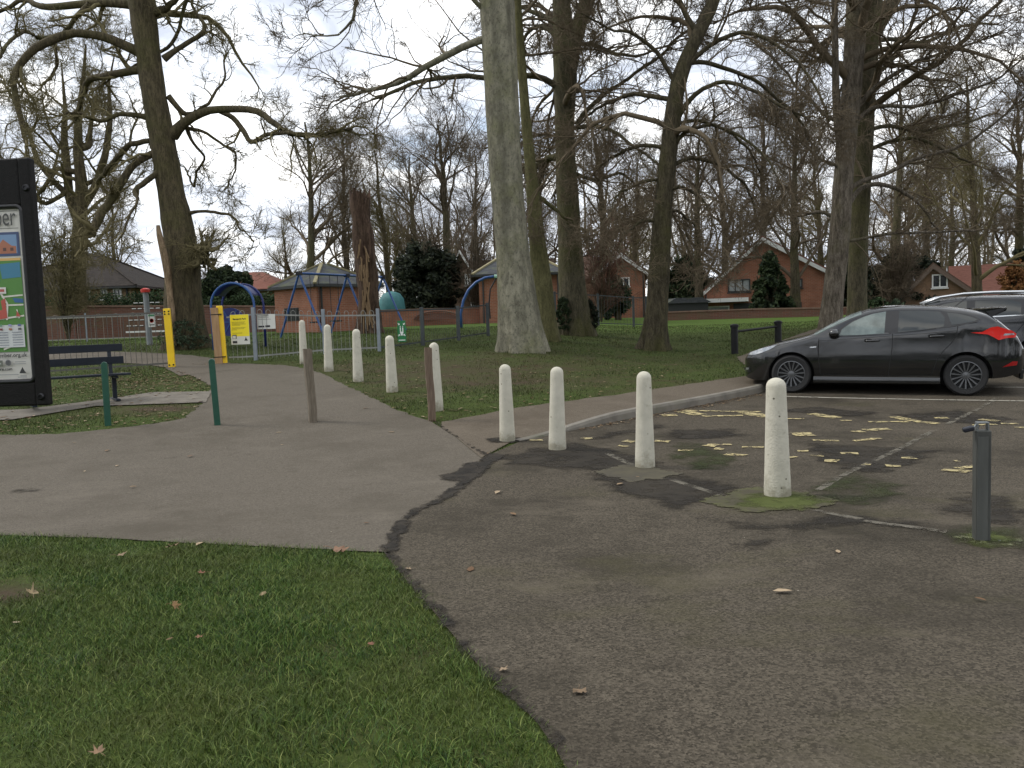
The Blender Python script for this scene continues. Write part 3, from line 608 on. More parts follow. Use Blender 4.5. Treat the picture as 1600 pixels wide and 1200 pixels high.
# ---- bench seen past its end
a, c = gp(180, 626), gp(52, 641); axd = Vector((c.x - a.x, c.y - a.y, 0)).normalized(); e = empty('park_bench', a, math.atan2(axd.y, axd.x), 'dark navy metal park bench with slatted seat and back on a concrete strip', 'bench')
M_navy = mat('navy_paint', (.006, .009, .015), .45, c2=(.011, .015, .023), scale=4, spec=.25)
LB = (c - a).length
fs = -1 if (Matrix.Rotation(e.rotation_euler.z, 3, 'Z') @ Vector((0, -1, 0))).x > 0 else 1     # which way the seat faces
# local x along the bench, local y*fs towards the front
for xx in (0, LB):
    m = MB(); m.bar((xx, -.24*fs, .03), (xx, .30*fs, .03), .07, .035); m.bar((xx, .02*fs, .03), (xx, .02*fs, .43), .07, .05, up=(0, 1, 0)); m.bar((xx, -.2*fs, .43), (xx, .30*fs, .42), .05, .04)
    m.bar((xx, -.2*fs, .42), (xx, -.27*fs, .98), .06, .035, up=(0, 1, 0)); m.build('leg_frame', M_navy, e, bevel=.004)
m = MB()
for k in range(4): m.bar((-.22, (-.14 + .145*k)*fs, .455 + .004*k), (LB + .35, (-.14 + .145*k)*fs, .455 + .004*k), .115, .035)
m.build('seat', M_navy, e, bevel=.006)
m = MB()
for z, yy in ((.70, -.215), (.92, -.243)): m.bar((-.22, yy*fs, z), (LB + .35, yy*fs, z), .035, .13)
m.build('backrest', M_navy, e, bevel=.006)

# ---- information board on its post
Y0 = 4.55
br_t, br_b = at(60, 248, Y0), at(85, 632, Y0)
hb = br_t.z - br_b.z; wb = .98
e = empty('information_board', (br_b.x - wb/2 - .005, Y0, float(G(-3, Y0))), R(-3), 'tall black framed map board standing at the edge of the lawn', 'notice board')
zb = br_b.z - e.location.z
M_frame = mat('board_black', (.006, .0055, .005), .6, c2=(.010, .009, .0085), scale=40, bump=.25, bscale=150, spec=.18)
m = MB(); t_ = .055; rw = .066
m.box((-wb/2 + rw/2, 0, zb + hb/2), (rw, t_, hb)); m.box((wb/2 - rw/2, 0, zb + hb/2), (rw, t_, hb)); m.box((0, 0, zb + .065), (wb - 2*rw + .004, t_ - .004, .13)); m.box((0, 0, zb + hb - .125), (wb - 2*rw + .004, t_ - .004, .25))
m.box((0, .012, zb + hb/2), (wb - .1, .02, hb - .1)); m.build('frame', M_frame, e, bevel=.012)
m = MB(); gx, gz0, gz1 = wb/2 - rw, zb + .135, zb + hb - .252      # rubber beading round the poster
def rrect(x0, x1, z0, z1, r, y):
    o = []
    for cx, cz, a0 in ((x1 - r, z1 - r, 0), (x0 + r, z1 - r, 1), (x0 + r, z0 + r, 2), (x1 - r, z0 + r, 3)):
        o += [Vector((cx + r*math.cos((a0 + k/5)*math.pi/2), y, cz + r*math.sin((a0 + k/5)*math.pi/2))) for k in range(6)]
    return o
rr = rrect(-gx + .0, gx - .0, gz0, gz1, .03, -.018); m.tube(rr + [rr[0]], .013, 8, cap=False); m.build('beading', mat('rubber', (.008, .008, .009), .4), e, smooth=True)
for bx, bz in ((wb/2 - .032, zb + .05), (wb/2 - .026, zb + hb - .16), (-wb/2 + .032, zb + .05), (-wb/2 + .026, zb + hb - .16)):
    bo = MB().lathe([(.019, 0), (.019, .004), (.013, .01), (.009, .010), (.009, .006), (.002, .006)], 16, (bx, -t_/2 - .001, bz), Matrix.Rotation(R(90), 3, 'X')).build('bolt', mat('bolt_metal', (.03, .03, .032), .3, .8), e, auto=35)
MB().box((-.18, .02, zb/2 - .1), (.13, .09, zb + .3)).build('post', M_frame, e, bevel=.01)
MB().lathe([(.17, -.02), (.16, .02), (.08, .03)], 14, (-.18, .02, 0)).build('base_plate', M_frame, e)
# poster: everything printed on it is a thin flat layer of the sheet
yp = -.010; Wp, Hp = 2*gx, gz1 - gz0
po = MB().box((0, yp + .004, gz0 + Hp/2), (Wp, .006, Hp)).build('poster', mat('poster_paper', (.56, .54, .49), .45, c2=(.62, .60, .55), scale=3), e)
LAY = [0]
def flat(name, x0, x1, z0, z1, c, parent=po, y=None, lvl=1, poly=None):
    """printed block; x from the right edge of the sheet, z from its bottom (metres)"""
    LAY[0] += 1; yy = yp - .0006 - .0004*LAY[0]
    P_ = poly or ((x0, z0), (x1, z0), (x1, z1), (x0, z1))
    o = MB().quad(*[(gx - q[0], yy, gz0 + q[1]) for q in P_]).build(name, mat('print_%02d%02d%02d' % tuple(int(k*99) for k in c), c, .45), parent); return o
def text(s, size, loc, m, parent, name='lettering', rot=(R(90), 0, 0), ext=.0004, align='RIGHT', bold=0, sx=1):
    cu = bpy.data.curves.new('txt', 'FONT'); cu.body = s; cu.size = size; cu.extrude = ext; cu.align_x = align; cu.offset = bold
    to = bpy.data.objects.new('txt', cu); COL.objects.link(to); dg = bpy.context.evaluated_depsgraph_get(); dg.update()
    me = bpy.data.meshes.new_from_object(to.evaluated_get(dg)); bpy.data.objects.remove(to); bpy.data.curves.remove(cu)
    me.materials.clear(); me.materials.append(m); o = bpy.data.objects.new(name, me); o.location = loc; o.rotation_euler = rot; o.scale = (sx, 1, 1); return link(o, parent)
M_ink = mat('ink', (.02, .02, .022), .5)
Hs = Hp/2.44   # the photo shows about 620 rows from 325 to 597
def pz(py): return Hp*(597 - py)/272.0       # image row near the board -> height on the sheet
flat('header_rule', .03, Wp - .04, pz(331), pz(332), (.25, .24, .22)); flat('header_rule', .03, Wp - .04, pz(357.5), pz(358.5), (.25, .24, .22))
text('Humber', .138, (gx - .036, yp - .010, gz0 + pz(354)), mat('header_ink', (.06, .06, .056), .5), po, 'header_lettering', bold=.0, sx=.62)
ph = flat('photograph', .03, .42, pz(401), pz(364), (.05, .075, .16)); flat('photo_sky', .045, .40, pz(397), pz(368), (.17, .27, .42), ph)
flat('photo_building', 0, 0, 0, 0, (.36, .14, .08), ph, poly=((.05, pz(397)), (.23, pz(397)), (.23, pz(389)), (.16, pz(387)), (.12, pz(375)), (.075, pz(385)), (.05, pz(386))))
for q in (.065, .105, .15): flat('photo_window', q, q + .018, pz(393), pz(388), (.10, .05, .04), ph)
mp_ = flat('map', .03, Wp - .02, pz(550), pz(405), (.085, .22, .045)); flat('map_band', .03, Wp - .02, pz(408), pz(404), (.62, .38, .13), mp_)
flat('map_water', 0, 0, 0, 0, (.05, .19, .29), mp_, poly=((.035, pz(434)), (.14, pz(436)), (.15, pz(413)), (.035, pz(411)))); flat('map_field', 0, 0, 0, 0, (.09, .26, .12), mp_, poly=((.15, pz(440)), (.30, pz(442)), (.32, pz(413)), (.15, pz(413))))
flat('map_water', 0, 0, 0, 0, (.04, .12, .28), mp_, poly=((.032, pz(474)), (.08, pz(473)), (.09, pz(466)), (.032, pz(468))))
for x0, y0, x1, y1, w_ in ((.032, 462, .15, 464, 1.2), (.032, 477, .14, 477, 1.2), (.032, 494, .22, 500, 1.3), (.16, 455, .12, 475, 1.5), (.12, 475, .13, 500, 1.5), (.16, 455, .24, 448, 1.5), (.07, 484, .06, 498, 1.0), (.1, 540, .16, 546, 1.2)):
    A_, B_ = (x0, pz(y0)), (x1, pz(y1)); dx, dz = B_[0]-A_[0], B_[1]-A_[1]; L_ = math.hypot(dx, dz) or 1; nx_, nz_ = -dz/L_*.0035*w_, dx/L_*.0035*w_
    flat('map_road', 0, 0, 0, 0, (.62, .60, .52), mp_, poly=((A_[0]+nx_, A_[1]+nz_), (B_[0]+nx_, B_[1]+nz_), (B_[0]-nx_, B_[1]-nz_), (A_[0]-nx_, A_[1]-nz_)))
for poly in (((.125, 497), (.20, 500), (.19, 486), (.15, 484), (.155, 470), (.13, 466)), ((.05, 495), (.075, 495), (.07, 486)), ((.2, 500), (.26, 520), (.25, 480), (.22, 470))):
    flat('map_town', 0, 0, 0, 0, (.42, .085, .06), mp_, poly=[(q[0], pz(q[1])) for q in poly])
flat('map_block', .12, .19, pz(459), pz(449), (.6, .58, .54), mp_); flat('map_block', .13, .16, pz(456), pz(452), (.4, .1, .08), mp_)
lg = flat('legend', .036, .205, pz(543), pz(508), (.56, .57, .56), mp_)
for k in range(6):
    for xo in (.045, .125): flat('legend_line', xo, xo + .058, pz(540 - 4*k), pz(538.8 - 4*k), (.25, .26, .3), lg)
for k, cc in enumerate(((.1, .1, .1), (.35, .15, .08), (.2, .05, .05), (.1, .12, .3), (.3, .3, .5), (.15, .3, .2))): flat('legend_symbol', .048 + .052*(k % 3), .066 + .052*(k % 3), pz(516 - 6*(k//3)), pz(513 - 6*(k//3)), cc, lg)
text('www.humber.org.uk', .03, (gx - .028, yp - .018, gz0 + pz(558)), M_ink, po, 'web_lettering', bold=.0004)
flat('footer_rule', .03, Wp - .02, pz(551.5), pz(551), (.3, .3, .3)); fb = flat('footer_badge', .165, .24, pz(572), pz(563), (.14, .15, .12)); flat('footer_badge_line', .175, .232, pz(569), pz(567), (.4, .4, .36), fb)
LAY[0] += 1
MB().lathe([(.017, 0), (.0155, .0006), (.0135, .0006), (.0135, 0)], 20, (gx - .135, yp - .018, gz0 + pz(567)), Matrix.Rotation(R(90), 3, 'X')).build('footer_ring', mat('print_grey', (.2, .2, .2), .5), po)
for k, (x0, x1, yy_) in enumerate(((.035, .095, 566), (.035, .105, 569), (.08, .24, 585.5), (.035, .07, 588), (.035, .085, 590))): flat('footer_line', x0, x1, pz(yy_ + .6), pz(yy_ - .6), (.28, .28, .28))
text('lnshire.com', .024, (gx - .115, yp - .018, gz0 + pz(579)), M_ink, po, 'web_lettering', bold=.0004)
flat('footer_emblem', 0, 0, 0, 0, (.03, .03, .03), poly=((.035, pz(584)), (.075, pz(584)), (.067, pz(580)), (.055, pz(574)), (.045, pz(580))))

# ---- yellow gate posts
M_yelp = mat('yellow_paint_gloss', (.78, .52, .012), .4, c2=(.72, .46, .01), scale=5, c3=(.55, .36, .02), s3=4, lo3=.62, hi3=.75)
M_bolt = mat('dark_bolt', (.02, .018, .016), .5, .5)
p = gp(269, 574); h = top_z(263, 482, p.y) - p.z; e = empty('gate_post', p, R(12), 'bright yellow gate post standing alone with black bolts, left of the path opening', 'post', 'yellow gate posts'); e.rotation_euler = (0, R(-1.4), R(12))
MB().box((0, 0, h/2 - .05), (.15, .11, h + .1)).build('shaft', M_yelp, e, bevel=.012); 
for z in (.06, h - .07, h - .13):
    for x_ in (-.045, .045): MB().lathe([(.02, 0), (.018, .012), (.003, .014)], 10, (x_, -.055, z), Matrix.Rotation(R(90), 3, 'X')).build('bolt', M_bolt, e)
GL = p
p = gp(346, 568); h = top_z(341, 478, p.y) - p.z; e = empty('gate_post', p, R(14), 'yellow gate post faced with a bare timber board, right of the path opening', 'post', 'yellow gate posts'); e.rotation_euler = (0, R(-1.6), R(14))
MB().box((.07, 0, h/2 - .05), (.14, .12, h + .1)).build('shaft', M_yelp, e, bevel=.01)
MB().box((-.045, -.075, h/2 - .03), (.17, .06, h - .02)).build('timber_board', mat('bare_timber', (.27, .16, .075), .8, c2=(.36, .23, .12), scale=6, stretch=(6, 6, .5), bump=.3), e, bevel=.006)
MB().box((-.01, -.06, .16), (.25, .1, .02)).build('strap', M_bolt, e); MB().box((-.01, -.06, h - .2), (.25, .1, .02)).build('strap', M_bolt, e); GR = p

# ---- bow top playground fence
M_rail = mat('fence_steel', (.20, .20, .185), .6, .2, c2=(.27, .27, .25), scale=4)
M_pst = mat('fence_post_steel', (.19, .215, .24), .55, .3, c2=(.24, .265, .29), scale=5)
M_drk = mat('fence_dark_steel', (.045, .052, .055), .5, .3, c2=(.07, .078, .08), scale=5)
def fence(name, label, P, hts, m_rail, m_post, pitch=.11, bow=True, hoop=1, postw=.07, post_list=None, group=None, r_=.0065):
    e = empty(name, P[0], 0, label, 'fence', group); o0 = P[0]
    for i, q in enumerate(P):
        if post_list is None or i in post_list:
            MB().box(q - o0 + Vector((0, 0, hts[i]/2 - .1)), (postw, postw, hts[i] + .2)).build('post', m_post, e, bevel=.006)
    for i, (a, b) in enumerate(zip(P[:-1], P[1:])):
        m = MB(); d = b - a; L = math.hypot(d.x, d.y); n = max(2, int(L/pitch)); ha, hb_ = hts[i] - .05, hts[i+1] - .05
        tp = lambda s: a - o0 + d*s + Vector((0, 0, ha + (hb_ - ha)*s))
        lowr = .12 if bow else .02; m.bar(tp(0) + Vector((0, 0, -lowr)), tp(1) + Vector((0, 0, -lowr)), .012, .038); m.bar(a - o0 + Vector((0, 0, .1)), b - o0 + Vector((0, 0, .1)), .012, .038)
        for k in range(1, n):
            s = k/n; q0 = a - o0 + d*s + Vector((0, 0, .03)); q1 = tp(s)
            if not bow: m.tube([q0, q1], r_, 5, cap=False)
            elif k % 2 == 1 and k + 1 < n:
                s2 = (k + 1)/n; q2 = a - o0 + d*s2 + Vector((0, 0, .03)); q3 = tp(s2); w_ = (q3 - q1); rad = w_.length/2; cen = (q1 + q3)/2 - Vector((0, 0, rad)); dd = w_.normalized()
                m.tube([q0] + [cen + dd*(-rad*math.cos(t)) + Vector((0, 0, rad*math.sin(t))) for t in np.linspace(0, math.pi, 7)] + [q2], r_, 5, cap=False)
        m.build('railing_panel', m_rail, e)
    return e
fp = [(400, 563, 480), (508, 553, 483), (593, 549, 482), (661, 540, 480), (717, 532, 478), (763, 525, 473)]
P0 = gp(358, 565); PF = [P0] + [gp(a, b) for a, b, c in fp]; HF = [1.24] + [top_z(a, c, q.y) - q.z for (a, b, c), q in zip(fp, PF[1:])]
FENCE = fence('bow_top_fence', 'grey bow top railing fence with signs along the playground, right of the path', PF[:4], HF[:4], M_rail, M_pst, .10, True, postw=.085, post_list=(1, 2, 3))
fence('mesh_fence', 'dark grey railing fence running up the slope towards the big grey trunk', PF[3:] , HF[3:], M_drk, M_drk, .10, False, postw=.10, post_list=(1, 2, 3), r_=.004)
qa, qb = GL + Vector((-.09, .02, 0)), gp(60, 588); qm = (qa + qb)/2; qm.z = float(S(qm.x, qm.y))
zt0, zt1 = top_z(258, 487, qa.y), top_z(70, 495, qb.y)
fence('path_railing', 'thin dark railing with plain upright bars behind the bench, ending at the yellow post', [qa, qm, qb], [zt0 - qa.z + .05, (zt0+zt1)/2 - qm.z + .05, zt1 - qb.z + .05], mat('thin_rail', (.10, .095, .085), .5, .4), M_drk, .11, False, postw=.03, post_list=(2,))
qs = [at(x, 517, 33.0) for x in (40, 135, 230, 262)]
for q in qs: q.z = float(S(q.x, q.y))
fence('bow_top_fence', 'pale bow top fence across the far side of the playground, before the left brick wall', qs, [1.12]*4, mat('pale_rail', (.25, .245, .21), .5, .3), M_pst, .30, True, postw=.05)
# black posts and thin railing beyond the trees on the right of the playground
qs = [at(x, y, 34.0) for x, y in ((868, 505), (935, 500), (990, 497), (1010, 497))]
for q in qs: q.z = float(S(q.x, q.y))
fence('mesh_fence', 'dark railing fence far back between the two mossy trunks and the brick house', qs, [1.35, 1.3, 1.25, 1.25], M_drk, M_drk, .12, False, postw=.09, r_=.005)

# signs hung on the fence
def sign(name, label, px, py0, py1, w, Y, base_c, cat='sign', off=.05):
    z0, z1 = at(px, py1, Y).z, at(px, py0, Y).z; c = at(px, (py0 + py1)/2, Y)
    e = empty(name, (c.x, Y - off, (z0 + z1)/2), 0, label, cat); hh = z1 - z0
    pl = MB().box((0, 0, 0), (w, .008, hh)).build('plate', base_c, e); return e, hh
def fl(e, x0, x1, z0, z1, m, name, lvl=1):
    return MB().quad((x0, -.0045 - .0012*lvl, z0), (x1, -.0045 - .0012*lvl, z0), (x1, -.0045 - .0012*lvl, z1), (x0, -.0045 - .0012*lvl, z1)).build(name, m, e)
Ys = (PF[0].y*.45 + PF[1].y*.55); ppm = F/Ys
M_sy = mat('sign_yellow', (.80, .66, .02), .4); M_sw = mat('sign_white', (.60, .60, .55), .45); M_sg = mat('sign_green', (.012, .17, .05), .4)
wS = 29/ppm; e, hh = sign('park_sign', 'yellow and white park notice with black writing on the railing by the gate', 376, 491.5, 538, wS, Ys - .02, M_sw)
fl(e, -wS/2 + .003, wS/2 - .003, -hh/2 + hh*.27, hh/2 - .003, M_sy, 'yellow_field')
text('Baysgarth Park', wS*.118, (0, -.0085, hh*.33), M_ink, e, 'title_lettering', align='CENTER', bold=.0015)
for k, (z, f_) in enumerate(((.25, .8), (.215, .75), (.18, .85), (.145, .5), (.06, .8), (.025, .72), (-.01, .3), (-.12, .6))): fl(e, -wS*.42, -wS*.42 + wS*.9*f_, hh*z - .004, hh*z + .004, mat('sign_small_print', (.12, .10, .02), .5), 'text_line', 2)
fl(e, -wS*.42, -wS*.2, -hh*.31, -hh*.17, M_ink, 'pictogram', 2); fl(e, -wS*.40, -wS*.24, -hh*.30, -hh*.2, M_sw, 'pictogram', 3); fl(e, -wS*.42, -wS*.18, -hh*.46, -hh*.38, M_ink, 'badge', 2)
MB().quad((wS*.2, -.008, -hh*.38), (wS*.4, -.008, -hh*.38), (wS*.34, -.008, -hh*.33), (wS*.29, -.008, -hh*.25), (wS*.25, -.008, -hh*.33)).build('emblem', M_ink, e)
Y2 = PF[1].y + .25; w2 = 28*Y2/F; e, hh = sign('playground_sign', 'white rectangular notice with grey print on the railing beside the grey post', 417, 491, 514, w2, Y2, M_sw)
for k, (z, f_) in enumerate(((.38, .7), (.28, .66), (.16, .8))): fl(e, -w2*.45, -w2*.45 + w2*.9*f_, hh*z - .004, hh*z + .004, mat('grey_print', (.2, .2, .19), .5), 'text_line', 2)
fl(e, -w2*.45, -w2*.12, -hh*.38, -hh*.27, M_ink, 'text_line', 2); fl(e, -w2*.06, w2*.2, -hh*.38, -hh*.25, M_ink, 'text_line', 2)
Y3 = (PF[3].y*.55 + PF[4].y*.45); w3 = 13*Y3/F; e, hh = sign('assembly_point_sign', 'green emergency assembly point sign with white arrows and figures on the dark fence', 628, 501, 534, w3, Y3 - .05, M_sg)
M_wh = mat('sign_print_white', (.75, .78, .74), .5)
for sx in (-1, 1):
    for sz in (-1, 1):
        cx, cz = sx*w3*.33, hh*.08 + sz*hh*.27; q = w3*.13
        MB().quad(*[(cx + a_*q*-sx, -.0085, cz + b_*q*-sz) for a_, b_ in ((1, 1), (-.6, 1), (-.1, .45), (-.9, -.4), (-.4, -.9), (.45, -.1), (1, -.6))][::1]).build('arrow', M_wh, e)
for dx in (-.14, .14): fl(e, w3*dx - w3*.06, w3*dx + w3*.06, -hh*.1, hh*.18, M_wh, 'figure', 2); MB().lathe([(w3*.055, 0), (w3*.055, .001)], 12, (w3*dx, -.0065, hh*.23), Matrix.Rotation(R(90), 3, 'X')).build('figure', M_wh, e)
fl(e, -w3*.12, w3*.12, -hh*.2, -hh*.02, M_wh, 'figure', 3)
fl(e, -w3*.4, w3*.4, -hh*.44, -hh*.40, M_wh, 'text_line', 2)

# ---- playground equipment
M_blue = mat('play_blue', (.014, .062, .21), .4, c2=(.02, .08, .25), scale=3); M_navyb = mat('play_dark_blue', (.008, .016, .11), .45, c2=(.012, .022, .15), scale=3)
gL, gR = at(467, 427, 29.4), at(598, 433, 33.6)
gm_ = (gL + gR)/2; e = empty('swing_frame', (gm_.x, gm_.y, float(S(gm_.x, gm_.y))), 0, 'blue tubular swing frame with two bays and hanging swings before the brick hut', 'swings'); o0 = e.location.copy()
MB().tube([gL - o0, gR - o0], .045, 8).build('top_bar', M_blue, e)
dr = (gR - gL); dr.z = 0; dr.normalize(); pr = Vector((-dr.y, dr.x, 0))
for s in (0, .54, 1):
    tp = gL + (gR - gL)*s
    for sg in (-1, 1):
        ft = tp + pr*(sg*(1.05 if s != .54 else .95)); ft.z = float(S(ft.x, ft.y)) - .05
        MB().tube([tp - o0, ft - o0], .04, 8).build('leg', M_blue, e)
    MB().box(tp - o0, (.2, .16, .13)).build('joint', mat('joint_black', (.015, .016, .02), .5), e)
for s in (.16, .38, .7, .88):
    tp = gL + (gR - gL)*s; m = MB(); gz = float(S(tp.x, tp.y)) + .5
    for k in (-.22, .22): m.tube([tp + dr*k - o0, Vector((tp.x, tp.y, gz)) + dr*k - o0], .012, 5)
    sw = m.build('chain', mat('chain_black', (.02, .02, .022), .5, .5), e)
    MB().box(Vector((tp.x, tp.y, gz)) - o0, (.48, .2, .05), rz=math.atan2(dr.y, dr.x)).build('swing_seat', mat('seat_rubber', (.012, .012, .013), .6), sw)
# domed shelter behind the gate
c = at(371, 500, 24.0); gz = float(S(c.x, c.y)); zt = at(371, 443, 24.0).z; wa = 66*24.0/F
e = empty('play_arch', (c.x, 24.0, gz), 0, 'dark blue curved play arch with a rounded roof and round panel behind the gate', 'play equipment')
zr = wa*.52; zs_ = zt - gz - zr
def arch(y, s=1.0): return [Vector((-wa/2*s, y, 0)), Vector((-wa/2*s, y, zs_))] + [Vector((-wa/2*s*math.cos(t), y, zs_ + zr*s*math.sin(t))) for t in np.linspace(.12, math.pi - .12, 17)] + [Vector((wa/2*s, y, zs_)), Vector((wa/2*s, y, 0))]
MB().tube(arch(-.35), .035, 8).build('hoop', M_blue, e, smooth=True); MB().tube(arch(.55), .035, 8).build('hoop', M_navyb, e, smooth=True)
rf = [Vector((-wa/2*.96*math.cos(t), 0, zs_ + zr*.97*math.sin(t))) for t in np.linspace(.55, math.pi - .55, 14)]; m = MB()
n_ = len(rf); m.add([p + Vector((0, y, dz)) for dz in (0, -.03) for y in (-.33, .53) for p in rf], [(i, i+1, n_+i+1, n_+i) for i in range(n_-1)] + [(2*n_+i, 3*n_+i, 3*n_+i+1, 2*n_+i+1) for i in range(n_-1)] + [(i, 2*n_+i, 2*n_+i+1, i+1) for i in range(n_-1)] + [(n_+i, n_+i+1, 3*n_+i+1, 3*n_+i) for i in range(n_-1)]); m.build('roof', M_navyb, e, smooth=True)
MB().lathe([(.06, 0), (.05, .05), (.004, .08)], 10, (0, .1, zs_ + zr)).build('roof_knob', mat('light_grey_plastic', (.3, .32, .36), .4), e)
rp = MB().lathe([(.42, -.02), (.42, .02)], 20, (-.36, .5, .78), Matrix.Rotation(R(90), 3, 'X')).build('round_panel', M_navyb, e); m = MB()
for k in range(6): m.bar((-.36, .47, .78), (-.36 + .38*math.cos(k*math.pi/3), .47, .78 + .38*math.sin(k*math.pi/3)), .03, .02, up=(0, 1, 0))
m.build('panel_spokes', M_blue, rp)
# curved blue pole
q = at(721, 504, 34.0); gz = float(S(q.x, 34)); m = MB(); arc = [at(721, 508, 34), at(720, 490, 34), at(724, 470, 34), at(732, 453, 34), at(744, 441, 34), at(758, 434, 34), at(772, 432, 34), at(784, 432, 34)]
e = empty('basket_swing', (q.x, 34, gz), 0, 'curved bright blue pole of a hanging swing beside the grey trunk', 'play equipment')
arc[0].z = gz; MB().tube([p - e.location for p in arc[:-1]], .055, 8).build('curved_pole', M_blue, e, smooth=True); MB().tube([arc[-2] - e.location, arc[-1] - e.location], .075, 8).build('pole_end', mat('pale_green_plastic', (.3, .5, .38), .4), e)
m = MB(); m.tube([at(776, 433, 34) - e.location, at(766, 452, 34) - e.location, at(764, 475, 34) - e.location, at(766, 498, 34) - e.location], .03, 6); m.build('hanging_rope', mat('chain_black', (.02, .02, .022)), e)
# climbing net with its white ground beam and grey post with red cap
q = at(234, 533, 27.5); gz = float(S(q.x, 27.5)); zt = at(228, 452, 27.5).z
e = empty('tall_play_post', (q.x, 27.5, gz), 0, 'grey pole with a red cap and a small notice, left of the huge tree', 'play equipment'); e.rotation_euler = (0, R(-1), 0)
MB().lathe([(.095, -.1), (.085, zt - gz - .1)], 14).build('pole', mat('pole_grey', (.15, .165, .17), .5, c2=(.2, .215, .22), scale=4), e)
MB().lathe([(.14, zt - gz - .1), (.15, zt - gz), (.05, zt - gz + .04)], 14).build('cap', mat('red_plastic', (.5, .03, .02), .4), e)
sp = MB().box((.17, -.1, at(239, 501, 27.5).z - gz), (.24, .012, .42)).build('notice', M_sw, e); zc = at(239, 501, 27.5).z - gz
MB().box((.17, -.112, zc + .17), (.2, .004, .06)).build('notice_band', mat('notice_green', (.04, .2, .08), .5), sp); MB().lathe([(.07, 0), (.07, .004), (.055, .004), (.055, 0)], 16, (.17, -.108, zc), Matrix.Rotation(R(90), 3, 'X')).build('notice_symbol', mat('red_plastic', (.5, .03, .02)), sp); MB().box((.17, -.11, zc - .14), (.16, .004, .03)).build('notice_line', M_ink, sp)
q0, q1 = at(197, 519, 31), at(262, 517, 31); e = empty('climbing_net', (q0.x, 31, float(S(q0.x, 31))), 0, 'low climbing net with short white rungs above a white beam, left of the huge tree', 'play equipment'); o0 = e.location.copy()
MB().bar(q0 - o0, q1 - o0, .05, .06).build('beam', mat('white_beam', (.6, .6, .57), .5), e)
m = MB(); dk = MB(); rg = random.Random(5)
for r_ in range(5):
    z = .2 + r_*.21; n = 6 - (r_ > 2)
    for k in range(n):
        s = .06 + r_*.05 + (k/n)*(.9 - r_*.06); b0 = (q0 - o0).lerp(q1 - o0, s); m.bar(b0 + Vector((-.07, .05, z + .03)), b0 + Vector((.07, .05, z + .03)), .03, .03)
    dk.tube([(q0 - o0).lerp(q1 - o0, .04 + r_*.05) + Vector((0, .06, z)), (q0 - o0).lerp(q1 - o0, .98) + Vector((0, .06, z))], .012, 5)
m.build('rungs', mat('white_beam', (.6, .6, .57)), e); dk.build('net', mat('chain_black', (.02, .02, .022)), e)
# teal covered trampoline tent
q = at(612, 468, 41); gz = float(S(q.x, 41)); e = empty('covered_frame', (q.x, 41, gz), 0, 'teal green covered frame bulging above the brick wall behind the swings', 'shelter')
zt_ = at(614, 455, 41).z - gz; prof = [(.62, .0), (.66, zt_*.5), (.60, zt_*.78), (.42, zt_*.93), (.2, zt_*.98), (.01, zt_)]
MB().lathe(prof, 18).build('cover', mat('teal_fabric', (.025, .115, .12), .7, c2=(.04, .16, .165), scale=3, bump=.4, bscale=6), e, smooth=True)

# ================================================================ buildings and walls
M_bo = brick_mat('brick_orange', (.31, .115, .06), (.24, .086, .045), (.28, .21, .16), (.20, .085, .05))
M_br = brick_mat('brick_red', (.20, .075, .048), (.15, .056, .038), (.2, .15, .12), (.12, .055, .038))
M_bb = brick_mat('brick_brown', (.22, .125, .07), (.17, .095, .055), (.22, .17, .12), (.25, .15, .09))
M_bd = brick_mat('brick_dark_wall', (.16, .065, .042), (.12, .05, .034), (.15, .11, .09), (.12, .085, .05))
M_by = brick_mat('brick_buff', (.30, .20, .11), (.25, .165, .09), (.26, .21, .15))
M_slate = mat('slate', (.045, .048, .052), .8, spec=.15, c2=(.075, .078, .082), scale=5, stretch=(1, 1, 3), bump=.5, bscale=12, c3=(.09, .10, .06), s3=1.4)
M_tile = mat('brown_tile', (.085, .052, .036), .85, c2=(.13, .08, .056), scale=4, stretch=(1, 1, 4), bump=.6, bscale=14)
M_tiler = mat('red_tile', (.15, .062, .045), .9, spec=.15, c2=(.20, .088, .064), scale=4, stretch=(1, 1, 4), bump=.5, bscale=14)
M_tiled = mat('dark_tile', (.026, .022, .020), .9, spec=.1, c2=(.045, .038, .033), scale=4, stretch=(1, 1, 4), bump=.5, bscale=14)
M_wp = mat('white_joinery', (.70, .70, .67), .5); M_dk = mat('dark_joinery', (.02, .022, .02), .5)
M_glass = mat('window_glass', (.025, .03, .034), .08, spec=.6); M_net = mat('net_curtain', (.32, .34, .33), .7, c2=(.24, .26, .26), scale=8, stretch=(6, 1, .5))
def window(e, x, z, w, h, y, fm=M_wp, gmat=M_glass, bars=1, cross=0, rot=0):
    """window in a wall facing -y at depth y (local)"""
    m = MB(); f = .07
    for sx in (-1, 1): m.box((x + sx*(w/2 - f/2), y - .02, z), (f, .08, h))
    for sz in (-1, 1): m.box((x, y - .022, z + sz*(h/2 - f/2)), (w - 2*f + .002, .08, f))
    for k in range(bars): m.box((x - w/2 + w*(k+1)/(bars+1), y - .018, z), (.06, .07, h - .1))
    for k in range(cross): m.box((x, y - .016, z - h/2 + h*(k+1)/(cross+1)), (w - .1, .06, .035))
    o = m.build('window', fm, e); MB().box((x, y - .003, z), (w - .06, .012, h - .06)).build('pane', gmat, o)
    MB().box((x, y - .06, z - h/2 - .04), (w + .1, .14, .05)).build('sill', fm, o); return o
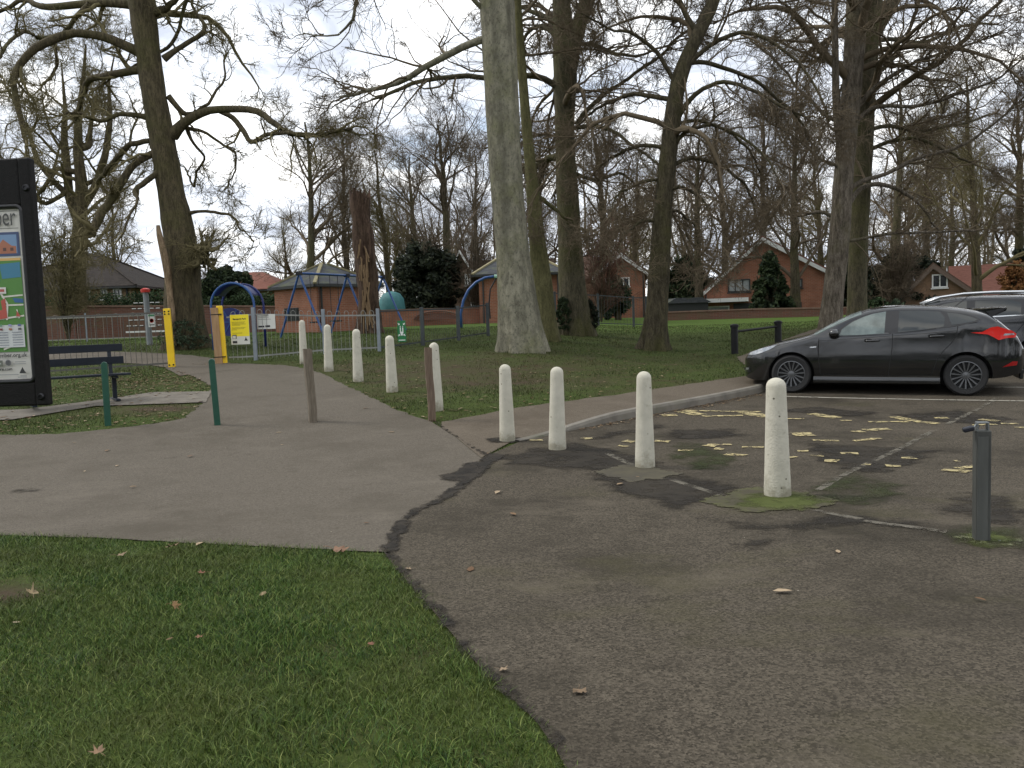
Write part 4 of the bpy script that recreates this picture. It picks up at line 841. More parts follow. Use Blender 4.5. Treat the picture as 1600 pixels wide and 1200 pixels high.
def gable_house(name, label, c, w, d, eave, ridge, wall_m, roof_m, rz=0, barge=M_wp, apex=0.0, over=.3, gable_front=True, left_eave=None, right_eave=None, cat='house'):
    """gable faces local -y at y=0; apex offset along x; eaves may differ (catslide)"""
    e = empty(name, c, rz, label, cat); le = left_eave if left_eave is not None else eave; re_ = right_eave if right_eave is not None else eave
    x0, x1 = -w/2, w/2
    m = MB(); m.prism([(x0, 0, -.6), (x1, 0, -.6), (x1, 0, re_), (apex, 0, ridge), (x0, 0, le)], (0, d, 0)); m.build('wall', wall_m, e)
    m = MB(); th = .14
    for sx, ex, ez in ((-1, x0, le), (1, x1, re_)):
        dx, dz = ex - apex, ez - ridge; L = math.hypot(dx, dz); ux, uz = dx/L, dz/L; nx_, nz_ = -uz*sx, ux*sx
        if nz_ < 0: nx_, nz_ = -nx_, -nz_
        a0 = (apex, ridge + .01); a1 = (ex + ux*over, ez + uz*over + .01)
        m.prism([(a0[0], -over, a0[1]), (a1[0], -over, a1[1]), (a1[0] + nx_*th, -over, a1[1] + nz_*th), (a0[0], -over, a0[1] + th/max(abs(nz_), .3))], (0, d + 2*over, 0))
        if barge:
            b = MB(); b.prism([(a0[0], -over - .035, a0[1] + .10), (a1[0], -over - .035, a1[1] + .06), (a1[0], -over - .035, a1[1] - .16), (a0[0], -over - .035, a0[1] - .16)], (0, .03, 0)); b.build('bargeboard', barge, e)
    m.build('roof', roof_m, e)
    for sx, ex, ez in ((-1, x0, le), (1, x1, re_)):
        if ez > 1.2: MB().tube([(ex - sx*.12, -.07, ez - .1), (ex - sx*.12, -.07, -.2)], .045, 6).build('downpipe', M_dk, e)
        MB().bar((ex + sx*.28, -over, ez - .12), (ex + sx*.28, d + over, ez - .12), .11, .09).build('gutter', M_dk, e)
    return e
def hip_house(name, label, c, w, d, eave, ridge, rl, wall_m, roof_m, rz=0, over=.3, cat='house', fascia=None, hipm=None):
    e = empty(name, c, rz, label, cat)
    MB().box((0, 0, eave/2 - .3), (w, d, eave + .6)).build('wall', wall_m, e)
    X, Y = w/2 + over, d/2 + over; rx = rl/2
    vs = [(-X, -Y, eave), (X, -Y, eave), (X, Y, eave), (-X, Y, eave), (-rx, 0, ridge), (rx, 0, ridge), (-X, -Y, eave - .12), (X, -Y, eave - .12), (X, Y, eave - .12), (-X, Y, eave - .12)]
    rf = MB().add(vs, [(0, 1, 5, 4), (1, 2, 5), (2, 3, 4, 5), (3, 0, 4), (6, 7, 1, 0), (7, 8, 2, 1), (8, 9, 3, 2), (9, 6, 0, 3), (9, 8, 7, 6)]).build('roof', roof_m, e)
    for a, b in ((6, 7), (7, 8), (9, 6)): MB().bar(Vector(vs[a])*1.0 + Vector((0, 0, .04)), Vector(vs[b]) + Vector((0, 0, .04)), .12, .09).build('gutter', M_dk, e)
    for sx in (-1, 1): MB().tube([(sx*(w/2 - .2), -d/2 - .06, eave - .1), (sx*(w/2 - .2), -d/2 - .06, -.2)], .045, 6).build('downpipe', M_dk, e)
    if hipm:
        for a, b in ((0, 4), (1, 5), (2, 5), (3, 4)): MB().bar(Vector(vs[a]) + Vector((0, 0, .02)), Vector(vs[b]) + Vector((0, 0, .03)), .14, .07).build('hip_tile', hipm, rf)
    return e
def on(px, Y, z=None):
    p = at(px, 500, Y); p.z = float(S(p.x, p.y)) if z is None else z; return p
def zy(px, py, Y): return at(px, py, Y).z
# brick hut with slate roof
Y = 36.5; p = on(512, Y); ez, rz_ = zy(505, 447, Y) - p.z, zy(500, 413, Y) - p.z; sd = 172*Y/F/2**.5*.93
M_ridge = mat('ridge_stone', (.19, .165, .085), .85, c2=(.26, .23, .13), scale=5)
e = hip_house('brick_hut', 'small orange brick hut with pyramid slate roof behind the swing frame', p, sd, sd, ez, rz_, .35, M_bo, M_slate, R(47), .18, 'hut', hipm=M_ridge)
m = MB()
for k in range(5): m.box((-sd/2 - .02, .75 - .22*k, .75), (.05, .07, .5))
m.box((-sd/2 - .006, .31, .75), (.03, 1.1, .55)); m.build('vent', M_dk, e)
# second hut
Y = 43; p = on(812, Y); ez, rz_ = zy(800, 431, Y) - p.z, zy(800, 396, Y) - p.z; sd = 138*Y/F
hip_house('brick_outbuilding', 'orange brick outbuilding with hipped slate roof, half hidden behind the big grey trunk', p, sd - .5, 4.2, ez, rz_, 1.2, M_bo, M_slate, R(2), .3, 'outbuilding', hipm=M_ridge)
# tall tiled house with white bargeboards
Y = 52; p = on(728, Y); s_ = Y/F; ap = zy(722, 392, Y) - p.z; lv = zy(694, 465, Y) - p.z
e = gable_house('gabled_house', 'brown tile-hung house with steep white bargeboards and cottage windows beyond the wall', p, 72*s_, 8, lv, ap, mat('hung_tile', (.105, .066, .042), .9, c2=(.15, .095, .062), scale=4, stretch=(1, 1, 4), bump=.4), M_tile, 0, apex=-6*s_)
window(e, 5*s_, zy(733, 437, Y) - p.z, 9*s_, 18*s_, -.03, bars=1, cross=3); window(e, 16*s_, zy(744, 476, Y) - p.z, 15*s_, 8*s_, -.03, bars=3, cross=1)
rgx = MB(); X0, X1 = 8*s_, 150*s_; hz = zy(760, 394, Y) - p.z
gw_ = MB().box(((X0 + X1)/2, 7, lv/2), (X1 - X0, 6, lv + 1.2)).build('wing_wall', M_br, e)
MB().prism([(X0, 3.4, lv + .3), (X0, 7, hz), (X0, 10.6, lv + .3)], (X1 - X0, 0, 0)).build('wing_roof', M_tile, e)
MB().box((70*s_, 7, hz + .5), (.9, .6, 1.3)).build('chimney', M_br, e)
# orange brick gable house in the middle
Y = 50; p = on(972, Y); s_ = Y/F
e = gable_house('brick_house', 'orange brick house with white bargeboards and a white upstairs window behind the leaning tree', p, 74*s_, 9, zy(936, 428, Y) - p.z, zy(971, 398, Y) - p.z, M_bo, M_tile, R(-7), over=.35)
window(e, -6*s_, zy(962, 441, Y) - p.z, 38*s_, 14*s_, -.03, bars=3); window(e, -8*s_, zy(962, 478, Y) - p.z, 26*s_, 14*s_, -.03, bars=2)
X0, X1 = -75*s_, -37*s_; MB().box(((X0 + X1)/2, 4, .8), (X1 - X0, 6, 3.4)).build('wing_wall', M_bb, e); MB().prism([(X0, .8, 2.45), (X0, 4, 4.0), (X0, 7.2, 2.45)], (X1 - X0, 0, 0)).build('wing_roof', M_tile, e)
# catslide house
Y = 47; p = on(1196, Y); s_ = Y/F
e = gable_house('brick_house', 'orange brick house with long sloping white bargeboard and dark framed window, behind the conifer', p, 186*s_, 9, 0, zy(1193, 374, Y) - p.z, M_bo, M_tiler, R(-16), apex=-3*s_, over=.25, left_eave=zy(1103, 457, Y) - p.z, right_eave=zy(1282, 427, Y) - p.z)
window(e, -39*s_, zy(1155, 446, Y) - p.z, 34*s_, 20*s_, -.03, M_dk, M_net, bars=2); window(e, 50*s_, zy(1247, 443, Y) - p.z, 10*s_, 14*s_, -.03, M_dk, M_net, bars=1)
MB().box((-62*s_, -.5, zy(1134, 469, Y) - p.z), (74*s_, 1.0, 6*s_)).build('white_fascia', M_wp, e)
window(e, -73*s_, zy(1123, 482, Y) - p.z, 38*s_, 8*s_, -.03, M_wp, M_net, bars=0); MB().box((-30*s_, -.02, zy(1165, 482, Y) - p.z), (36*s_, .05, 17*s_)).build('garage_door', M_dk, e)
MB().box((50*s_, -.02, zy(1247, 478, Y) - p.z), (7*s_, .06, 12*s_)).build('window', M_dk, e)
# brown gable on the right, behind the cars
Y = 44; p = on(1467, Y); s_ = Y/F
e = gable_house('chalet_house', 'brown brick chalet with a white upstairs window in its gable, behind the two cars', p, 124*s_, 9, zy(1405, 474, Y) - p.z, zy(1453, 416, Y) - p.z, M_bb, M_tile, R(-26), barge=mat('brown_barge', (.14, .10, .075), .7), apex=-8*s_, over=.25)
window(e, 1*s_, zy(1468, 439, Y) - p.z, 22*s_, 21*s_, -.03, bars=1)
X0, X1 = 20*s_, 175*s_; ztop, zlow = zy(1500, 406, Y) - p.z, zy(1500, 462, Y) - p.z
MB().box(((X0 + X1)/2, 8, zlow/2 - .3), (X1 - X0, 7, zlow + .6)).build('wing_wall', M_br, e); MB().prism([(X0, 4.2, zlow), (X0, 8, ztop), (X0, 11.8, zlow)], (X1 - X0, 0, 0)).build('wing_roof', mat('dark_red_tile', (.095, .042, .032), .9, c2=(.14, .064, .048), scale=4, stretch=(1, 1, 4), bump=.5, bscale=14, spec=.15), e)
# left bungalow
Y = 46; p = on(150, Y); s_ = Y/F
e = hip_house('bungalow', 'buff brick bungalow with broad dark hipped roof and white windows, far left behind the hedge', p, 205*s_, 7, zy(190, 447, Y - 3.5) - p.z, zy(150, 396, Y) - p.z, 14*s_, M_by, M_tiled, 0, .45, hipm=M_tiled)
for px, w_ in ((125, 7), (163, 9), (192, 11), (219, 10), (240, 12)): window(e, (px - 150)*(Y-3.5)/F + .0, zy(px, 457, Y - 3.5) - p.z, w_*s_, 15*s_, -3.52, bars=1)
# red roofed bungalow
Y = 50; p = on(395, Y); s_ = Y/F
e = hip_house('bungalow', 'bungalow with faded red tiled roof and white windows showing through the blue play arch', p, 130*s_, 6, zy(400, 452, Y - 3) - p.z, zy(400, 425, Y) - p.z, 40*s_, M_by, M_tiler, 0, .4)
for px in (325, 384, 411): window(e, (px - 395)*(Y-3)/F, zy(px, 463, Y - 3) - p.z, 10*s_, 13*s_, -3.02, bars=0)

# boundary walls
def wall(name, label, pts, h, m, th=.25, cope=None):
    e = empty(name, pts[0], 0, label, 'wall'); o0 = pts[0]; mb = MB(); cb_ = MB()
    for i, (a, b) in enumerate(zip(pts[:-1], pts[1:])):
        d = (b - a).normalized(); a_ = a - o0; b_ = b - o0
        n = Vector((-d.y, d.x, 0))*th/2; ha, hb_ = h[i], h[i+1]
        mb.add([a_ - n - Vector((0, 0, .5)), b_ - n - Vector((0, 0, .5)), b_ - n + Vector((0, 0, hb_)), a_ - n + Vector((0, 0, ha)), a_ + n - Vector((0, 0, .5)), b_ + n - Vector((0, 0, .5)), b_ + n + Vector((0, 0, hb_)), a_ + n + Vector((0, 0, ha))],
               [(0, 1, 2, 3), (5, 4, 7, 6), (3, 2, 6, 7), (4, 0, 3, 7), (1, 5, 6, 2)])
        cb_.bar(a_ + Vector((0, 0, ha + .035)), b_ + Vector((0, 0, hb_ + .035)), th + .08, .066)
    mb.build('brickwork', m, e); cb_.build('coping', cope or m, e); return e
M_cope = mat('coping', (.17, .10, .075), .9, c2=(.23, .15, .11), scale=4)
P_ = [on(-60, 36), on(120, 36.5), on(300, 38), on(432, 39)]; wall('brick_wall', 'long red brown brick wall beneath the hedge at the far left of the playground', P_, [zy(10, 482, 36) - P_[0].z, zy(120, 480, 36.5) - P_[1].z, zy(300, 479, 38) - P_[2].z, zy(430, 480, 39) - P_[3].z], M_bd, cope=M_cope)
P_ = [on(570, 40), on(665, 41), on(790, 42)]; wall('brick_wall', 'orange brick wall with a low arch behind the playground, between hut and outbuilding', P_, [zy(580, 487, 40) - P_[0].z, zy(665, 484, 41) - P_[1].z, zy(790, 482, 42) - P_[2].z], M_bo, cope=M_cope)
P_ = [on(1030, 41), on(1180, 40), on(1320, 39), on(1420, 38.5)]; wall('brick_wall', 'low dark red garden wall along the top of the grass on the right', P_, [zy(1040, 489, 41) - P_[0].z, zy(1180, 484, 40) - P_[1].z, zy(1310, 482, 39) - P_[2].z, zy(1410, 480, 38.5) - P_[3].z], M_bd, cope=M_cope)
# arch recess in the middle wall
c_ = on(684, 40.85); m = MB(); pts_ = [Vector((1.1*math.cos(t), -.2, .30 + .38*math.sin(t))) for t in np.linspace(0, math.pi, 12)]
e = empty('wall_arch', c_, 0, 'low bricked arch set in the orange wall behind the playground', 'arch'); m.tube(pts_, .045, 6); m.build('arch_ring', M_bd, e); MB().prism([(p.x*.93, -.14, (p.z-.3)*.85+.27) for p in pts_], (0, .05, 0)).build('arch_infill', M_br, e)
# shed between the houses
Y = 45; p = on(1070, Y); e = empty('garden_shed', p, 0, 'dark low garden shed by the right hand brick wall between the houses', 'shed'); s_ = Y/F
zsh = zy(1070, 474, Y) - p.z; MB().box((0, 0, zsh/2 - .2), (60*s_, 2, zsh + .4)).build('wall', M_dk, e); MB().prism([(-34*s_, -1.2, zy(1070, 474, Y) - p.z), (34*s_, -1.2, zy(1070, 474, Y) - p.z), (20*s_, -1.2, zy(1070, 466, Y) - p.z), (-20*s_, -1.2, zy(1070, 466, Y) - p.z)], (0, 2.4, 0)).build('roof', M_slate, e)
# ================================================================ trees
def norm(a): return a/np.maximum(np.linalg.norm(a, axis=-1, keepdims=True), 1e-9)
def tubes(P, Rd, k):
    """P (B,n,3), Rd (B,n) -> verts, quads"""
    B, n, _ = P.shape; T = np.zeros_like(P); T[:, 1:-1] = P[:, 2:] - P[:, :-2]; T[:, 0] = P[:, 1] - P[:, 0]; T[:, -1] = P[:, -1] - P[:, -2]; T = norm(T)
    D = norm(P[:, -1] - P[:, 0]); ref = np.zeros((B, 3)); ref[np.arange(B), np.argmin(np.abs(D), 1)] = 1
    U = norm(np.cross(T, ref[:, None, :])); Vv = np.cross(T, U)
    a = np.arange(k)*2*np.pi/k
    V = P[:, :, None, :] + Rd[:, :, None, None]*(U[:, :, None, :]*np.cos(a)[None, None, :, None] + Vv[:, :, None, :]*np.sin(a)[None, None, :, None])
    b, i, j = np.meshgrid(np.arange(B), np.arange(n-1), np.arange(k), indexing='ij'); o = b*n*k
    q = np.stack([o + i*k + j, o + i*k + (j+1) % k, o + (i+1)*k + (j+1) % k, o + (i+1)*k + j], -1).reshape(-1, 4)
    return V.reshape(-1, 3), q
class TB:
    def __init__(s): s.V = []; s.Q = []; s.n = 0
    def add(s, P, Rd, k):
        if len(P) == 0: return
        v, q = tubes(P, Rd, k); s.V.append(v); s.Q.append(q + s.n); s.n += len(v)
    def build(s, name, m, parent, off=(0, 0, 0)):
        return mesh_np(name, np.concatenate(s.V) - np.array(off), [np.concatenate(s.Q)], m, parent, smooth=True)
def grow(rg, P, Rd, cnt, lf, nseg, ang=(30, 65), wob=.22, trop=0.0, t0=.2, rk=.55, rmin=.006, lmin=.35, lmax=9, taper=.3, t1=1.0, curl=0.0):
    B, n, _ = P.shape; idx = np.repeat(np.arange(B), cnt); K = len(idx)
    t = rg.uniform(t0, t1, K); f = t*(n - 1); i = np.minimum(f.astype(int), n - 2); u = (f - i)[:, None]
    p0 = P[idx, i]*(1 - u) + P[idx, i+1]*u; r0 = Rd[idx, i]*(1 - u[:, 0]) + Rd[idx, i+1]*u[:, 0]
    T = norm(P[idx, i+1] - P[idx, i]); L = np.linalg.norm(np.diff(P, axis=1), axis=2).sum(1)[idx]
    Ln = np.clip(L*lf*rg.uniform(.55, 1.15, K)*(1.2 - .65*t), lmin, lmax)
    pr = norm(np.cross(T, norm(rg.normal(size=(K, 3))))); a = np.radians(rg.uniform(*ang, K))[:, None]
    d = norm(T*np.cos(a) + pr*np.sin(a)); r0 = np.maximum(r0*rk*rg.uniform(.75, 1.1, K), rmin)
    Q = np.zeros((K, nseg+1, 3)); Rq = np.zeros((K, nseg+1)); Q[:, 0] = p0; Rq[:, 0] = r0
    bias = rg.normal(size=(K, 3))*curl
    for s in range(nseg):
        Q[:, s+1] = Q[:, s] + d*(Ln/nseg)[:, None]; Rq[:, s+1] = np.maximum(r0*(1 - (1 - taper)*(s+1)/nseg), rmin*.7)
        d = norm(d + wob*rg.normal(size=(K, 3)) + np.array([0, 0, trop]) + bias)
    return Q, Rq
def resample(pts, rads, n):
    pts = np.array(pts, float); rads = np.array(rads, float); s = np.concatenate([[0], np.cumsum(np.linalg.norm(np.diff(pts, axis=0), axis=1))])
    # smooth through the given points
    q = np.linspace(0, s[-1], n*3); P = np.stack([np.interp(q, s, pts[:, k]) for k in range(3)], 1)
    k = 3; Pp = np.pad(P, ((k, k), (0, 0)), mode='edge'); 
    Ps = np.stack([np.convolve(Pp[:, c], np.ones(2*k+1)/(2*k+1), 'valid') for c in range(3)], 1); Ps[0] = P[0]; Ps[-1] = P[-1]
    ii = np.linspace(0, len(q) - 1, n).round().astype(int); return Ps[ii], np.interp(q[ii], s, rads)
def trunk_part(name, P, Rd, m, parent, off, k=30, seed=1, flare=.0, lobes=6, lump=.04, flute=.0):
    """bark-covered tube with root flare, lumps and flutes; radial detail along its length"""
    rg = np.random.default_rng(seed); n = len(P); T = norm(np.gradient(P, axis=0)); ref = np.array([0, 1.0, 0]); U = norm(np.cross(T, ref)); W = np.cross(T, U)
    a = np.arange(k)*2*np.pi/k; h = P[:, 2] - P[0, 2]; ph = rg.uniform(0, 6.28, 8)
    A, Hh = np.meshgrid(a, h)
    f = 1 + flute*np.cos(3*A + ph[0] + .12*Hh) + flute*.6*np.cos(5*A + ph[1] - .2*Hh) + lump*(np.sin(A*2 + Hh*1.9 + ph[2])*np.sin(Hh*2.7 + ph[3]) + .6*np.sin(A*4 + Hh*3.7 + ph[4])*np.sin(Hh*5.1 + A + ph[5]))
    e = np.exp(-np.maximum(Hh - .2, 0)/.42); f = f + flare*e*(.7 + .65*np.cos(lobes*A + ph[6]) + .45*np.cos((lobes+4)*A + ph[7])) + flare*.10*np.exp(-Hh/1.4)
    f = (f + rg.normal(size=f.shape)*.008)*.9
    V = P[:, None, :] + (Rd[:, None]*f)[:, :, None]*(U[:, None, :]*np.cos(A)[:, :, None] + W[:, None, :]*np.sin(A)[:, :, None])
    i, j = np.meshgrid(np.arange(n-1), np.arange(k), indexing='ij'); q = np.stack([i*k + j, i*k + (j+1) % k, (i+1)*k + (j+1) % k, (i+1)*k + j], -1).reshape(-1, 4)
    return mesh_np(name, V.reshape(-1, 3) - np.array(off), [q], m, parent, smooth=True)
def line3(pts, Y, dy=0.0, pw=1.4):
    """image polyline (px, py, width px) at forward distance Y, drifting dy in depth towards its end"""
    n = len(pts); P_, r_ = [], []
    for i, q in enumerate(pts):
        yy = Y + dy*(i/max(n-1, 1))**pw; p = at(q[0], q[1], yy); P_.append(p[:]); r_.append(q[2]*.5*yy/F)
    return P_, r_
M_b1 = bark('bark_olive', (0.044, 0.036, 0.021), (0.113, 0.092, 0.054), (0.071, 0.069, 0.023), .45, sx=12, sz=2.4)
M_b6 = bark('bark_lichen', (0.076, 0.071, 0.032), (0.147, 0.136, 0.064), (0.088, 0.088, 0.034), .45, sx=10, sz=2.5)
M_b2 = bark('bark_grey', (0.122, 0.115, 0.084), (0.245, 0.230, 0.170), (0.141, 0.144, 0.065), .40, sx=5.5, sz=2.6, bump=.5, streak=.55)
M_b3 = bark('bark_green_grey', (0.048, 0.043, 0.026), (0.113, 0.099, 0.064), (0.074, 0.074, 0.023), .6, sx=13, sz=3)
M_b4 = bark('bark_dark', (0.034, 0.029, 0.018), (0.094, 0.079, 0.049), (0.069, 0.067, 0.023), .55, sx=13, sz=3)
M_b5 = bark('bark_brown', (0.063, 0.052, 0.038), (0.190, 0.163, 0.127), (0.086, 0.081, 0.034), .35, sx=12, sz=2.4)
M_tw = mat('twigs_brown', (.105, .082, .054), .9, c2=(.145, .115, .076), scale=2, spec=.15)
M_two = mat('twigs_olive', (.12, .102, .052), .9, c2=(.16, .136, .07), scale=2, spec=.15)
M_twd = mat('twigs_dark', (.085, .066, .046), .9, c2=(.12, .094, .066), scale=2, spec=.15)
M_twr = mat('twigs_red', (.095, .052, .038), .9, c2=(.125, .072, .052), scale=2, spec=.15)
def big_tree(name, label, Y, trunk, stems=(), limbs=(), seed=1, m=M_b1, tw=M_tw, flare=.3, lump=.04, flute=0, cnt=(9, 7, 6), nproc=8, pt=(.45, 1.0), plen=6.0, ptrop=-.03, twl=(.55, .5, .5), group=None, t2trop=0.02, pang=(45, 85), extra=None, wob=.22):
    rg = np.random.default_rng(seed); tp, tr = line3(trunk, Y); tp = np.array(tp)
    bz = float(S(tp[0][0], tp[0][1])); off = np.array([tp[0][0], tp[0][1], bz]); tp[0][2] = bz - .25
    e = empty(name, tuple(off), 0, label, 'tree', group)
    P, Rd = resample(tp, tr, 60); trunk_part('trunk', P, Rd, m, e, off, 30, seed, flare, 5 + seed % 3, lump, flute)
    LP_, LR_ = [], []; srcs = [(P, Rd)]
    for st in stems:
        sp, sr = line3(st['p'], Y, st.get('dy', 0)); sP, sR = resample(sp, sr, 40); trunk_part('stem', sP, sR, st.get('m', m), e, off, 20, seed + 7, 0, 5, lump); srcs.append((sP, sR))
    for i, lb in enumerate(limbs):
        dy = lb[0]; lp, lr = line3(lb[1], Y, dy); q, r_ = resample(lp, lr, 22)
        q = q + np.cumsum(rg.normal(size=q.shape)*.032, 0)*np.linspace(0, 1, 22)[:, None]
        trunk_part('limb', q, r_, m, e, off, 10, seed + i, 0, 5, .06)
        LP_.append(resample(q, r_, 13)[0]); LR_.append(resample(q, r_, 13)[1])
    tb = TB(); L0 = [np.array(LP_)] if LP_ else []; L0r = [np.array(LR_)] if LP_ else []
    if nproc:
        for sP, sR in srcs:
            a = max(0, int(pt[0]*59)) if len(sP) == 60 else 8
            q, r_ = grow(rg, sP[None, a:], sR[None, a:], nproc, plen/ max(np.linalg.norm(np.diff(sP[a:], axis=0), axis=1).sum(), .1), 12, pang, wob*.8, ptrop, .0, .38, .02, 1.5, 12, .18, curl=.02)
            tb.add(q, r_, 6); L0.append(q); L0r.append(r_)
    L0 = np.concatenate(L0); L0r = np.concatenate(L0r)
    qt, rt_ = grow(rg, L0, L0r, 3, .3, 12, (3, 28), wob, .0, .88, .85, .012, 1.0, 3.5, .25, .995); tb.add(qt, rt_, 5)
    q1, r1_ = grow(rg, L0, L0r, cnt[0], twl[0], 7, (25, 65), wob, t2trop, .12, .5, .011, .8, 5, .3)
    qa_, ra_ = grow(rg, qt, rt_, 3, .5, 7, (25, 60), wob, 0, .2, .5, .010, .6, 2.5, .3); q1 = np.concatenate([q1, qa_]); r1_ = np.concatenate([r1_, ra_])
    q2, r2_ = grow(rg, q1, r1_, cnt[1], twl[1], 5, (25, 65), wob, .01, .1, .55, .0075, .4, 2.5, .35)
    q3, r3_ = grow(rg, q2, r2_, cnt[2], twl[2], 3, (25, 60), wob, .03, .1, .6, .0052, .22, 1.1, .5)
    tb.add(q1, r1_, 5); tb.add(q2, r2_, 4); tb.add(q3, r3_, 3); tb.build('crown', tw, e, off)
    return e, off
# T1: the huge crooked-limbed tree on the left
big_tree('park_tree', 'huge dark old tree on the left with snaking heavy limbs, beside the blue arch', 25.0,
    [(293, 537, 64), (289, 505, 62), (285, 470, 61), (286, 405, 55), (278, 350, 50), (267, 300, 44), (259, 250, 43), (250, 200, 42), (241, 150, 40), (234, 100, 39), (227, 50, 40), (221, 0, 44), (212, -90, 38), (202, -190, 28), (198, -320, 16)],
    limbs=[(-2.0, [(226, 85, 20), (208, 77, 16), (161, 56, 14), (112, 49, 13), (82, 60, 14), (45, 82, 13), (22, 116, 11), (28, 169, 10), (41, 202, 8), (54, 229, 6)]),
           (-3.0, [(90, 57, 9), (60, 60, 7), (38, 46, 7), (15, 58, 6), (-30, 100, 5)]),
           (1.5, [(218, 8, 18), (190, 6, 15), (150, 3, 13), (110, 8, 12), (75, 9, 11), (55, 10, 10), (40, -4, 8), (0, 18, 6), (-50, 40, 4)]),
           (1.0, [(140, 6, 9), (120, 25, 8), (104, 50, 7), (92, 66, 5), (101, 104, 5), (80, 130, 4)]),
           (2.0, [(230, 108, 18), (205, 111, 14), (175, 118, 13), (150, 122, 12), (132, 125, 11), (122, 150, 8), (112, 190, 5)]),
           (-1.5, [(236, 185, 13), (215, 181, 9), (190, 178, 8), (158, 191, 7), (120, 178, 5), (80, 182, 3)]),
           (-2.5, [(270, 212, 20), (278, 200, 18), (300, 182, 15), (330, 171, 13), (372, 169, 12), (400, 174, 11), (420, 190, 10), (447, 205, 9), (490, 203, 7), (540, 190, 5)]),
           (-2.5, [(340, 172, 9), (365, 184, 9), (380, 203, 9), (393, 222, 8), (412, 207, 7), (440, 203, 6), (480, 205, 5)]),
           (1.5, [(256, 92, 13), (275, 78, 9), (300, 62, 8), (319, 52, 8), (316, 35, 6), (299, 19, 5), (299, -10, 4)]),
           (-1.0, [(262, 242, 16), (235, 240, 12), (212, 255, 12), (190, 285, 13), (172, 315, 14), (155, 345, 15), (142, 374, 12)]),
           (-2.0, [(276, 258, 14), (255, 262, 10), (235, 278, 10), (206, 301, 9), (215, 320, 5), (200, 350, 4), (188, 380, 3)]),
           (1.0, [(262, 225, 10), (240, 218, 9), (205, 225, 9), (180, 250, 8), (165, 280, 6)]),
           (-1.0, [(293, 334, 8), (310, 330, 5), (345, 333, 5), (372, 345, 4), (380, 358, 3), (400, 372, 2)]),
           (.5, [(263, 150, 10), (275, 165, 9), (290, 180, 9), (303, 178, 7), (330, 160, 5), (355, 120, 4), (357, 80, 2)]),
           (1.5, [(290, 195, 8), (300, 222, 5), (322, 248, 4), (305, 270, 4), (300, 300, 4), (290, 280, 3)]),
           (.5, [(290, 200, 7), (320, 205, 5), (365, 235, 4), (366, 260, 3), (350, 290, 2)]),
           (-.8, [(240, 20, 16), (262, 12, 11), (276, 0, 9), (282, -40, 7)]), (-.4, [(296, 408, 34), (306, 402, 28), (313, 398, 20), (318, 395, 8)]), (1.0, [(296, -12, 7), (285, 20, 6), (280, 50, 6), (262, 78, 6), (235, 95, 5), (200, 112, 4), (165, 130, 3), (140, 150, 3)])],
    seed=3, m=M_b1, tw=M_two, flare=.30, lump=.05, cnt=(6, 6, 6), nproc=6, pt=(.6, 1), plen=6, twl=(.33, .5, .5), wob=.3)
# burr and snapped pale stem on the side of the huge tree are part of its bark mass
# T2: the big smooth grey trunk
e2, off2 = big_tree('park_tree', 'big smooth grey trunk with a fluted foot, nearest of the trees', 20.5,
    [(817, 558, 74), (815, 530, 72), (810, 480, 69), (805, 430, 61), (800, 380, 57), (793, 300, 56), (788, 220, 56), (784, 140, 57), (780, 60, 58), (777, 0, 58), (770, -120, 52), (766, -260, 42), (766, -420, 24)],
    limbs=[(2.5, [(760, 60, 14), (735, 68, 13), (705, 83, 12), (678, 98, 11), (650, 113, 10), (625, 126, 9), (596, 135, 8), (560, 140, 6), (520, 148, 4)]),
           (-1.5, [(752, 12, 8), (738, -3, 8), (725, -30, 8), (700, -60, 6), (640, -80, 5), (580, -60, 4)]), (1.5, [(790, -180, 14), (720, -200, 12), (640, -150, 9), (570, -80, 7), (555, -10, 6), (552, 30, 5), (540, 55, 4), (520, 70, 3), (470, 65, 2)])],
    seed=4, m=M_b2, flare=.32, lump=.016, flute=.034, cnt=(8, 7, 6), nproc=5, pt=(.55, 1), plen=8, ptrop=-.08, twl=(.5, .5, .5))
# T2b: greenish slim stem just behind
big_tree('park_tree', 'slim green-stained trunk standing right behind the big grey one', 23.5,
    [(853, 530, 40), (851, 500, 37), (848, 450, 35), (841, 390, 29), (835, 330, 25), (829, 260, 20), (822, 190, 17), (815, 100, 15), (808, 0, 13), (806, -150, 9)], seed=5, m=M_b6, tw=M_tw, flare=.35, lump=.02, cnt=(6, 6, 5), nproc=5, pt=(.6, 1), plen=4,
    limbs=[(1, [(832, 300, 9), (845, 310, 8), (870, 325, 6), (900, 345, 4), (930, 350, 3)])])
